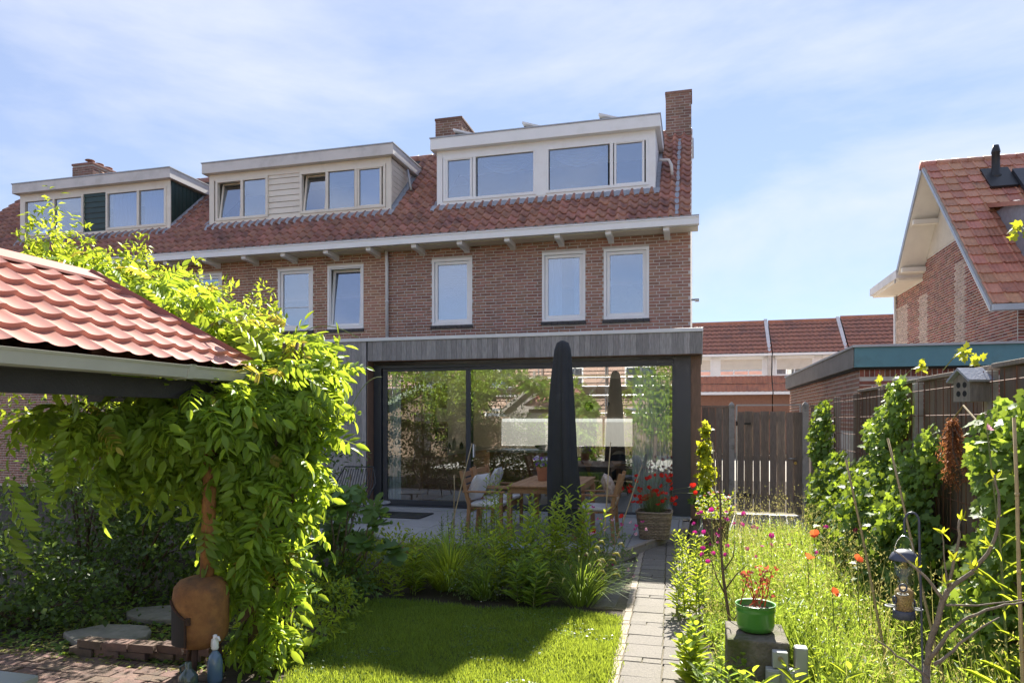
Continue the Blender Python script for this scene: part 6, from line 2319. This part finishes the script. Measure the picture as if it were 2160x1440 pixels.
for k in range(26):
    a = rng.uniform(-2.4, .9)
    r_ = rng.uniform(.12, .42)
    h = rng.uniform(.25, .62)
    p0 = b + np.array((math.cos(a) * r_, math.sin(a) * r_, h))
    p1 = p0 + np.array((math.cos(a) * .05, math.sin(a) * .05, .01))
    p2 = p1 + np.array((math.cos(a) * .03, math.sin(a) * .03, -.04))
    ears.tube([tuple(b + (p0 - b) * .1), tuple(b + (p0 - b) * .6 + np.array((0, 0, .08))), tuple(p0)], .0016, 4)
    e = MB().tube([tuple(p0), tuple((p0 + p1) / 2 + np.array((0, 0, .004))), tuple(p1), tuple(p2)], [.004, .009, .009, .003], 7)
    e.build('ear', 'leaf_straw', t, smooth=True)
ears.build('stem', 'stem_green', t)
# low filling plants of the bed
for px, py, yy, rad, n, sz_, m, lb in (
        (770, 1235, 6.55, (.36, .28, .26), 1100, .06, 'leaf_bright', 'low spreading green plant at the foot of the fig'),
        (720, 1260, 6.0, (.28, .2, .22), 700, .075, 'leaf_fig', 'grey green broad leaved plant at the lawn corner'),
        (700, 1330, 5.45, (.25, .3, .20), 700, .05, 'leaf_bright', 'low bright plant edging the lawn below the wisteria'),
        (640, 1420, 4.75, (.25, .3, .15), 500, .06, 'leaf_bright', 'bright ground ivy at the foot of the wisteria'),
        (860, 1180, 7.2, (.4, .3, .28), 1000, .06, 'leaf_bright', 'leafy plant between grey bucket and grass clump'),
        (1000, 1180, 7.2, (.42, .3, .32), 1200, .05, 'leaf_bright', 'fine leaved plant behind the lawn border'),
        (1130, 1180, 7.3, (.42, .3, .36), 1500, .045, 'leaf_mid', 'feathery love-in-a-mist plant with blue flowers'),
        (1010, 1270, 6.45, (.36, .18, .20), 800, .032, 'leaf_grey', 'small forget-me-not mound at the lawn edge'),
        (1230, 1170, 7.7, (.34, .3, .30), 1000, .045, 'leaf_grey', 'tangled sweet pea plant on the canes'),
        (1290, 1190, 7.6, (.22, .25, .32), 600, .045, 'leaf_grey', 'sweet pea plant spilling toward the path')):
    c = at(px, py, yy)
    base = (c[0], c[1], 0)
    t = shrub('border_plant', lb, 'plant', base, [((0, 0, max(c[2], rad[2] * .8)), rad, n, sz_, .4)], m, BED, 4, T_SIMPLE, 'stem_green')
    if 'love-in' in lb:
        flowers([c + rsph(1)[0] * rad * (1.05, -1.0, 1.0) * (1, np.sign(1), 1) for _ in range(22)], .020, 6, 'petal_blue', t, cup=.15)
    if 'sweet pea' in lb:
        for k in range(26):
            p = c + np.array((rng.uniform(-.34, .38), rng.uniform(-.35, .05), rng.uniform(-.15, .55)))
            flowers([p], .026, 3, 'petal_pink' if k % 3 else 'petal_magenta', t, cup=.4)
    if 'forget' in lb:
        flowers([c + rsph(1)[0] * rad * 1.05 for _ in range(40)], .007, 5, 'petal_white', t, cup=.1)
# single red poppies standing in the border
for px, py, yy, lb in ((1226, 1100, 7.6, 'single red poppy in the border below the parasol'), (1253, 1122, 7.5, 'small red poppy bud near the leaning canes'), (1313, 1090, 7.9, 'red poppy in front of the dark sill')):
    c = at(px, py, yy)
    t = thing('poppy', lb, 'poppy', (c[0], c[1], 0), 'red poppies in the border')
    MB().tube([(c[0], c[1], 0), tuple(c)], .003, 5).build('stem', 'stem_green', t)
    flowers([c], .045, 4, 'petal_red', t, cup=.6)

# pansies, basket poppies, planter, bucket plants
t = bpy.data.objects['flower_pot']
c = np.array((-2.14, 9.82, 1.06))
pz_ = thing('pansy_plant', 'white and violet pansies in the pot on the table', 'flowers', (-2.14, 9.82, 1.02))
V, F = blob(c + (0, 0, .02), (.10, .10, .06), 140, .04, .5)
npobj('foliage', V, F, 'leaf_mid', pz_, 'stuff')
for k in range(22):
    p = c + rsph(1)[0] * (.12, .12, .07) + (0, -.02, .07)
    flowers([p], .026, 5, ('petal_white', 'petal_violet', 'petal_violet')[k % 3], pz_, cup=.12, axis=(rng.normal(0, .4), -.9, .4))
c = np.array((-.56, 9.77, .72))
bp_ = thing('poppy_plant', 'mass of red poppies growing in the wicker basket', 'flowers', (-.56, 9.77, .44))
tuft((-.56, 9.77, .42), 420, .34, .42, .007, 'leaf_grey', bp_, False)
s = MB()
for k in range(52):
    p = c + np.array((rng.normal(0, .2), rng.uniform(-.35, .25), rng.uniform(-.16, .24)))
    s.tube([(-.56 + rng.normal(0, .06), 9.77 + rng.normal(0, .06), .44), tuple((p + c) / 2 + np.array((0, 0, .0))), tuple(p)], .0028, 4)
    flowers([p],   .055 * rng.uniform(.7, 1.1), 4, 'petal_red', bp_, cup=rng.uniform(.3, .9))
s.build('stem', 'stem_green', bp_)
c = np.array((.24, 9.25, .58))
pp_ = thing('planter_flowers', 'white and pink bedding flowers in the brown planter', 'flowers', (.24, 9.25, .46))
V, F = blob(c + (0, 0, .02), (.22, .2, .16), 380, .05, .5)
npobj('foliage', V, F, 'leaf_bright', pp_, 'stuff')
for k in range(40):
    p = c + rsph(1)[0] * (.25, .22, .17) + (0, -.03, .05)
    flowers([p], .020, 5, ('petal_white', 'petal_white', 'petal_pink', 'petal_red')[k % 4], pp_, cup=.2)
for c, lb, n_ in (((-3.72, 7.55, .28), 'grassy seedlings growing in the grey bucket', 160), ((-3.28, 7.72, .18), 'wispy plant growing in the low terracotta pot', 80)):
    t = thing('potted_grass', lb, 'plant', c, 'plants in pots by the terrace')
    tuft(c, n_, .16, .22, .005, 'leaf_meadow', t, False)

# ---- meadow on the right
def meadow_mask(x, y):
    blk = (x < .68) & (y > 2.0) & (y < 4.6)
    edge = x > (path_mid(y) + .36 + .04 * np.sin(y * 5))
    return edge & ~blk


n = 36000
mx_, my_ = rng.uniform(-.1, 1.74, n), 2.5 + 7.3 * rng.random(n) ** 1.25
ok = meadow_mask(mx_, my_)
mx_, my_ = mx_[ok], my_[ok]
n = len(mx_)
near_edge = np.clip((mx_ - (path_mid(my_) + .34)) / .35, .35, 1)
hump = .75 + .35 * np.sin(mx_ * 5 + my_ * 1.7) * np.sin(my_ * 2.3)
hh = (.30 + .36 * rng.random(n)) * near_edge * hump * np.where(my_ > 6.8, .78, 1.0)
D = np.stack([rng.normal(0, .22, n), rng.normal(0, .22, n), np.ones(n)], 1)
V1 = inst(np.stack([mx_, my_, np.zeros(n)], 1), D, rsph(n), hh, .006 + .004 * rng.random(n), T_BLADE)
# leafy sprigs on stems through the height of the meadow
m2 = 46000
i2 = rng.integers(0, n, m2)
q = .25 + .8 * rng.random(m2)
P2 = np.stack([mx_[i2] + D[i2, 0] * hh[i2] * q + rng.normal(0, .012, m2), my_[i2] + D[i2, 1] * hh[i2] * q + rng.normal(0, .012, m2), hh[i2] * q], 1)
V2 = inst(P2, rsph(m2) * (1, 1, .5) + (0, 0, .5), rsph(m2) * .5 + (0, 0, 1), .035 * (.6 + .9 * rng.random(m2)), .011, T_SIMPLE)
m4 = 16000
i4 = rng.integers(0, n, m4)
cl = (np.sin(mx_[i4] * 11 + 2 * np.sin(my_[i4] * 3)) * np.sin(my_[i4] * 6.5 + mx_[i4] * 4)) > -.25
i4 = i4[cl]
m4 = len(i4)
q = .15 + .75 * rng.random(m4)
P4 = np.stack([mx_[i4] + rng.normal(0, .02, m4), my_[i4] + rng.normal(0, .02, m4), hh[i4] * q], 1)
V4 = inst(P4, rsph(m4) * (1, 1, .4) + (0, 0, .55), rsph(m4) * .5 + (0, 0, 1), .065 * (.6 + .8 * rng.random(m4)), .019, T_SIMPLE)
npo = npobj('meadow_herbs', *V4, 'leaf_mid')
tag(npo, 'broader green herb leaves filling the meadow between the grasses', 'meadow herbs', kind='stuff')
V, F = join([V1, V2])
tag(npobj('meadow', V, F, 'leaf_meadow'), 'dense sunlit wildflower meadow between path and fence', 'meadow', kind='stuff')
n3 = 700
i3 = rng.integers(0, n, n3)
P3 = np.stack([mx_[i3], my_[i3], np.zeros(n3)], 1)
h3 = (.55 + .35 * rng.random(n3)) * near_edge[i3]
V1 = inst(P3, np.stack([rng.normal(0, .15, n3), rng.normal(0, .15, n3), np.ones(n3)], 1), rsph(n3), h3, .0035, T_BLADE)
ph = []
for k in range(9):
    ph.append(inst(P3 + np.stack([rng.normal(0, .02, n3), rng.normal(0, .02, n3), h3 * rng.uniform(.78, 1.0, n3)], 1), rsph(n3) * (.6, .6, .2) + (0, 0, .5), rsph(n3), .022, .006, T_SIMPLE))
V, F = join([V1] + ph)
tag(npobj('seed_grass', V, F, 'leaf_straw'), 'feathery pale seed heads of grass over the meadow', 'seed grass', kind='stuff')

# rose campions: magenta flowers on pale stems
camp = []
for k in range(46):
    px, py = rng.uniform(1450, 1640), rng.uniform(1075, 1185)
    if k > 34:
        px, py = rng.uniform(1640, 1960), rng.uniform(1110, 1200)
    yy = rng.uniform(6.6, 8.9)
    c = at(px, py, yy)
    if c[0] < path_mid(yy) + .32 or c[2] < .2:
        continue
    camp.append(c)
for c in camp:
    t = thing('rose_campion', 'magenta rose campion flower on a pale stem in the meadow', 'flower', (c[0], c[1], 0), 'rose campions in the meadow')
    MB().tube([(c[0] + rng.normal(0, .03), c[1] + rng.normal(0, .03), 0), (c[0], c[1], c[2] * .6), tuple(c)], .003, 5).build('stem', 'leaf_grey', t)
    flowers([c], .030, 5, 'petal_magenta', t, cup=.2)
for px, py, yy, lb, sz_ in ((1718, 1128, 6.0, 'orange red poppy nearest the ivy in the meadow', .05), (1704, 1178, 5.3, 'red poppy at the middle of the meadow', .05), (1756, 1252, 4.5, 'faded coral poppy low in the meadow', .05), (1808, 1182, 5.0, 'ragged coral poppy turned toward the feeder', .045)):
    c = at(px, py, yy)
    t = thing('poppy', lb, 'poppy', (c[0], c[1], 0), 'coral poppies in the meadow')
    MB().tube([(c[0] + .03, c[1], 0), (c[0] + .01, c[1], c[2] * .6), tuple(c)], .003, 5).build('stem', 'stem_green', t)
    flowers([c], sz_, 4, 'petal_orange', t, cup=.55)

# tall leafy plants along the near edges of the meadow
MG = 'leafy plants around the meadow'
for px, py, yy, h, n_, ln, wd, m, lb in (
        (1480, 1440, 4.75, .38, 7, .14, .5, 'leaf_bright', 'leafy plant at the path edge beside the bare sapling'),
        (1470, 1300, 6.3, .55, 9, .12, .3, 'leaf_bright', 'upright leafy stems leaning over the path edge'),
        (1450, 1200, 7.9, .5, 9, .10, .3, 'leaf_bright', 'grey leaved campion clump at the terrace corner'),
        (1560, 1430, 3.6, .42, 6, .13, .55, 'leaf_bright', 'bright serrated plant in front of the concrete block'),
        (1530, 1400, 4.0, .46, 7, .10, .45, 'leaf_mid', 'mid green weeds crowding the corner of the concrete block'),
        (1690, 1400, 4.2, .42, 7, .09, .4, 'leaf_bright', 'bright weeds beside the power post'),
        (1740, 1430, 3.3, .62, 8, .14, .28, 'leaf_bright', 'bright lance leaved plant at the bottom beside the power post'),
        (2010, 1420, 2.9, .72, 9, .075, .2, 'leaf_meadow', 'glossy narrow leaved stems right of the bird feeder'),
        (2120, 1420, 3.0, .85, 10, .08, .2, 'leaf_meadow', 'tall narrow leaved stems at the picture edge'),
        (1950, 1430, 3.5, .62, 8, .075, .22, 'leaf_meadow', 'narrow leaved stems below the bird feeder'),
        (2060, 1300, 4.1, .8, 9, .08, .22, 'leaf_meadow', 'narrow leaved stems before the concrete fence post'),
        (2150, 1150, 3.4, 1.35, 6, .20, .06, 'leaf_bright', 'goat beard stems with long grassy leaves at the picture edge')):
    b = at(px, py, yy) * (1, 1, 0)
    t = thing('leafy_plant', lb, 'plant', tuple(b), MG)
    stalks(tuple(b), n_, h, .32, 24, ln, wd, m, t, .15)
c = at(2082, 905, 3.6)
t = thing('thistle_flower', 'single pink salsify flower beside the dried branch', 'flower', (c[0], c[1], 0))
MB().tube([(c[0] + .1, c[1], .2), (c[0] + .05, c[1], 1.2), tuple(c)], .004, 5).build('stem', 'stem_green', t)
flowers([c], .03, 12, 'petal_pink', t, cup=.5, asp=.2)

# ---- bare sapling by the path, bare shrub by the feeder
sp_ = thing('bare_sapling', 'thin bare brown sapling standing at the path edge', 'sapling', (.24, 4.75, 0))
s = MB()
p0, p1 = np.array((.235, 4.72, 0)), at(1508, 955, 4.75)
pts = [p0 * (1 - q) + p1 * q + np.array((.012 * math.sin(q * 9), 0, 0)) for q in np.linspace(0, 1, 12)]
s.tube([tuple(p) for p in pts], list(np.linspace(.015, .004, 12)), 8)
for q, dx, dz, ln in ((.25, .35, .55, .16), (.38, -.3, .8, .3), (.42, .45, .6, .22), (.5, .3, .8, .2), (.6, -.4, .7, .22), (.66, .3, .8, .16), (.8, -.3, .8, .12)):
    b = p0 * (1 - q) + p1 * q
    e = b + unit(np.array((dx, rng.normal(0, .2), dz))) * ln
    s.tube([tuple(b), tuple((b + e) / 2 + rng.normal(0, .008, 3)), tuple(e)], [.005, .004, .002], 6)
s.build('trunk', 'bark', sp_, smooth=True)
bs_ = thing('bare_shrub', 'bare branching shrub with grey bark beside the bird feeder', 'shrub', tuple(at(1965, 1435, 2.62) * (1, 1, 0)))
s = MB()
b0 = at(1970, 1440, 2.62)
b0 = np.array((b0[0] - .03, b0[1], 0))


def br(pix, yy, r0, r1):
    pts = [at(x_, y_, yy) for x_, y_ in pix]
    dn = [pts[0]]
    for a, b in zip(pts[:-1], pts[1:]):
        for q in (.33, .66, 1):
            dn.append(a * (1 - q) + b * q + rng.normal(0, .002, 3))
    s.tube([tuple(p) for p in dn], list(np.linspace(r0, r1, len(dn))), 7)


s.tube([tuple(b0), tuple(at(1955, 1400, 2.62))], [.012, .011], 8)
br([(1955, 1400), (1958, 1370), (1985, 1280), (2000, 1245)], 2.62, .011, .009)
br([(2000, 1245), (2050, 1205), (2085, 1165), (2105, 1120), (2110, 1060), (2098, 1000)], 2.62, .008, .003)
br([(1988, 1262), (1960, 1225), (1925, 1190), (1888, 1160)], 2.60, .006, .002)
br([(2000, 1245), (2010, 1200), (2020, 1150), (2028, 1090)], 2.66, .006, .004)
br([(2000, 1240), (1992, 1190), (1986, 1120)], 2.64, .004, .0015)
br([(1960, 1390), (2000, 1335), (2040, 1300), (2100, 1280), (2160, 1268)], 2.55, .007, .003)
br([(1970, 1400), (2010, 1370), (2060, 1330), (2110, 1300)], 2.5, .006, .002)
br([(1995, 1275), (2060, 1275), (2160, 1262)], 2.6, .004, .002)
br([(1960, 1430), (1920, 1400), (1880, 1370), (1840, 1342)], 2.5, .005, .0015)
s.build('trunk', 'bark_grey', bs_, smooth=True)
V, F = [], []
P = np.array([at(x_, y_, 2.62) for x_, y_ in ((2055, 1195), (2050, 1200), (2088, 1150), (2010, 1180), (1995, 1230), (2105, 1110), (2100, 1010), (2030, 1095), (1990, 1125), (1935, 1195))])
P = np.repeat(P, 5, 0)
V, F = inst(P, rsph(len(P)) + (0, 0, .6), rsph(len(P)), .035, .012, T_OVAL)
npobj('young_leaves', V, F, 'leaf_hop', bs_, 'stuff')

# plant in the green pot
t = thing('potted_geranium', 'reddish dying plant in the green pot', 'plant', (.335, 4.32, .64))
s = MB()
P, D = [], []
for k in range(11):
    e = np.array((.335 + rng.uniform(-.10, .11), 4.32 + rng.uniform(-.08, .08), .66 + rng.uniform(.05, .22)))
    s.tube([(.335 + rng.normal(0, .03), 4.32 + rng.normal(0, .03), .64), tuple(e)], [.004, .002], 5)
    for j in range(7):
        P.append(e + rng.normal(0, .015, 3))
        D.append(rsph(1)[0])
s.build('stem', 'leaf_red', t)
P, D = np.array(P), np.array(D)
V, F = inst(P, D, rsph(len(P)), .028, .018, T_OVAL)
npobj('foliage', V, F, 'leaf_red', t, 'stuff')

# ---- climbers on the fence and at the extension corner
def climber(name, lb, base, lobes, m, size, n_parts, tpl=T_IVY, grp=None, asp=1.0, flat=True):
    t = thing(name, lb, 'climber', base, grp)
    parts = []
    for c, rad, n in lobes:
        n = int(n * 1.5)
        u = rsph(n)
        u[:, 0] = -np.abs(u[:, 0]) if flat else u[:, 0]
        r = .35 + .7 * rng.random(n) ** .7
        P = np.array(c) + u * np.array(rad) * r[:, None]
        P[:, 2] = np.maximum(P[:, 2], .03)
        D = np.stack([rng.normal(-.35, .4, n), rng.normal(-.1, .6, n), rng.normal(-.6, .4, n)], 1)
        Nn = np.stack([rng.normal(-.9, .4, n), rng.normal(-.45, .4, n), rng.normal(.5, .35, n)], 1)
        s_ = size * (.6 + .8 * rng.random(n))
        parts.append(inst(P, D, Nn, s_, s_ * asp, tpl))
    leaf_parts(join(parts), tpl, n_parts, m, t)
    s = MB()
    for c, rad, n in lobes:
        for k in range(3):
            e = np.array(c) + rsph(1)[0] * np.array(rad) * (.2, .6, .8)
            st0 = np.array((base[0] + .03, c[1] + rng.normal(0, .15), 0))
            s.tube([tuple(st0), tuple((st0 + e) / 2 + rng.normal(0, .04, 3) * (.3, 1, 1)), tuple(e)], [.008, .006, .003], 5)
    s.build('stem', 'bark', t)
    return t


IV = 'ivy on the side fence'
climber('ivy', 'dense ivy column covering the fence end near the gate', (1.78, 10.2, 0),
        [((1.74, 10.3, 1.45), (.22, .55, .55), 700), ((1.72, 10.1, .6), (.28, .55, .6), 700), ((1.70, 9.3, .7), (.32, .6, .6), 700)], 'leaf_ivy', .066, 60, grp=IV)
climber('ivy', 'broad bank of ivy spreading over the lower fence', (1.76, 7.4, 0),
        [((1.70, 8.3, .55), (.38, .7, .6), 900), ((1.68, 7.3, .55), (.42, .7, .6), 1000), ((1.70, 6.4, .55), (.38, .6, .6), 900), ((1.72, 7.9, 1.05), (.22, .5, .30), 350), ((1.70, 5.7, .5), (.3, .5, .55), 500), ((1.70, 9.0, 1.0), (.25, .5, .35), 350), ((1.68, 7.0, 1.0), (.3, .6, .35), 450), ((1.70, 6.1, .95), (.28, .5, .35), 400), ((1.66, 8.0, .25), (.45, .9, .3), 600), ((1.66, 6.5, .25), (.45, .9, .3), 600)], 'leaf_ivy', .060, 90, grp=IV)
climber('ivy', 'sunlit ivy climbing to the fence top around the middle post', (1.76, 6.7, 0),
        [((1.74, 7.15, 1.45), (.16, .35, .45), 420), ((1.74, 6.75, 1.85), (.12, .28, .28), 260), ((1.72, 6.3, 1.2), (.18, .45, .35), 380), ((1.74, 6.9, 1.1), (.2, .5, .3), 380), ((1.74, 7.6, 1.55), (.12, .35, .2), 120), ((1.74, 5.9, 1.45), (.12, .3, .25), 140)], 'leaf_mid', .056, 80, grp=IV)
climber('ivy', 'ivy hanging over the fence at the picture edge', (1.76, 4.4, 0),
        [((1.70, 4.45, 1.55), (.20, .30, .30), 280), ((1.68, 4.2, 1.25), (.22, .35, .35), 300), ((1.70, 4.6, .6), (.25, .5, .5), 450), ((1.66, 4.0, 1.7), (.16, .25, .2), 160)], 'leaf_mid', .060, 70, grp=IV)
tv = thing('vine_shoot', 'yellow leaved vine shoots poking over the fence top', 'climber', (1.85, 7, 1.9))
P = np.concatenate([atX(x_, y_, 1.86) + rng.normal(0, (.01, .05, .02), (k, 3)) for x_, y_, k in ((1945, 772, 12), (2030, 745, 12), (2060, 765, 8), (1860, 805, 8), (2140, 480, 6), (2155, 490, 4))])
V, F = inst(P, rsph(len(P)) + (0, 0, -.2), rsph(len(P)) * .5 + (-.5, -.5, .6), .06, .055, T_IVY)
npobj('foliage', V, F, 'leaf_hop', tv, 'stuff')
s = MB()
for a, b in (((1900, 800), (1945, 770)), ((1990, 780), (2030, 742)), ((2030, 742), (2060, 766)), ((2160, 484), (2135, 478))):
    s.tube([tuple(atX(*a, 1.86)), tuple(atX((a[0] + b[0]) / 2, (a[1] + b[1]) / 2 - 6, 1.86)), tuple(atX(*b, 1.86))], .004, 5)
s.build('stem', 'stem_green', tv)
hp_ = thing('hop_vine', 'yellow green vine climbing the corner of the extension', 'climber', (.28, 11.0, 0))
lob = []
for px, py, rx, rz, n in ((1488, 905, .05, .10, 40), (1487, 950, .10, .18, 110), (1490, 1000, .13, .20, 150), (1485, 1050, .17, .18, 150)):
    c = at(px, py, 11.0)
    lob.append(blob(c, (rx, .12, rz), n, .085, 1.0, T_IVY, .3))
V, F = join(lob[:3])
leaf_parts((V, F), T_IVY, 60, 'leaf_hop', hp_)
leaf_parts(lob[3], T_IVY, 20, 'leaf_ivy', hp_, rest='lower_foliage')
MB().tube([(.28, 11.0, 0), (.26, 11.0, .9), tuple(at(1490, 890, 11.0))], .006, 5).build('stem', 'bark', hp_)

# ---- dried conifer branch hanging from the mesh
db = thing('dried_branch', 'dried rusty brown conifer branch hung upside down on the fence', 'branch', tuple(at(2008, 950, 5.3)))
c = atX(2008, 955, 1.68)
parts = []
s = MB()
topp = atX(2032, 855, 1.70)
for k in range(24):
    e = c + np.array((rng.normal(0, .05), rng.normal(0, .12), rng.uniform(-.26, .08)))
    b = c + np.array((0, 0, .22))
    s.tube([tuple(b), tuple((b + e) / 2 + rng.normal(0, .02, 3)), tuple(e)], [.004, .003, .0015], 5)
    m_ = 70
    q = rng.random(m_)[:, None]
    Pp = b * (1 - q) + e * q + rng.normal(0, .012, (m_, 3))
    parts.append(inst(Pp, rsph(m_) + unit(e - b) * .9, rsph(m_), .035, .006, T_SIMPLE))
V, F = join(parts)
npobj('needles', V, F, 'leaf_brown', db, 'stuff')
s.build('twig', 'bark', db)
MB().tube([tuple(c + np.array((0, 0, .22))), tuple(topp), tuple(atX(2085, 915, 1.70))], .006, 6).build('string', 'bamboo', db)


# ---- trees and hedge behind the camera, visible as reflections in the glass
def tree(lb, c, h, rad, n, m):
    t = thing('garden_tree', lb, 'tree', c, 'trees across the gardens')
    s = MB()
    s.tube([tuple(c), (c[0] + .05, c[1], h * .4), (c[0], c[1] + .05, h * .75)], [.10, .07, .03], 8)
    parts = []
    for k in range(9):
        o_ = rsph(1)[0] * np.array(rad) * .6
        q = np.array((c[0], c[1], h - rad[2])) + o_
        s.tube([(c[0], c[1], h * .4), tuple(q)], [.04, .012], 6)
        parts.append(blob(q, np.array(rad) * .55, n // 9, .16, .4))
    V, F = join(parts)
    npobj('crown', V, F, m, t, 'stuff')
    s.build('trunk', 'bark', t, smooth=True)


tree('bushy green tree seen as a reflection in the sliding door', (-9.4, -3.2, 0), 4.3, (1.35, 1.0, 1.6), 6500, 'leaf_bright')
tree('rounded green tree seen as a reflection in the middle pane', (-5.0, -3.0, 0), 3.2, (.9, .8, 1.1), 4000, 'leaf_bright')
tree('leafy tree seen as a reflection in the wide pane', (-1.6, -4.5, 0), 3.9, (1.5, 1.0, 1.5), 5500, 'leaf_bright')
hd = thing('hedge', 'yellow green hedge seen as a reflection in the wide pane', 'hedge', (-1.5, -6, 0))
parts = [blob((x_, -6, .8), (.6, .4, .8), 700, .08, .5) for x_ in np.arange(-5, 3, .7)]
V, F = join(parts)
npobj('foliage', V, F, 'leaf_hop', hd, 'stuff')
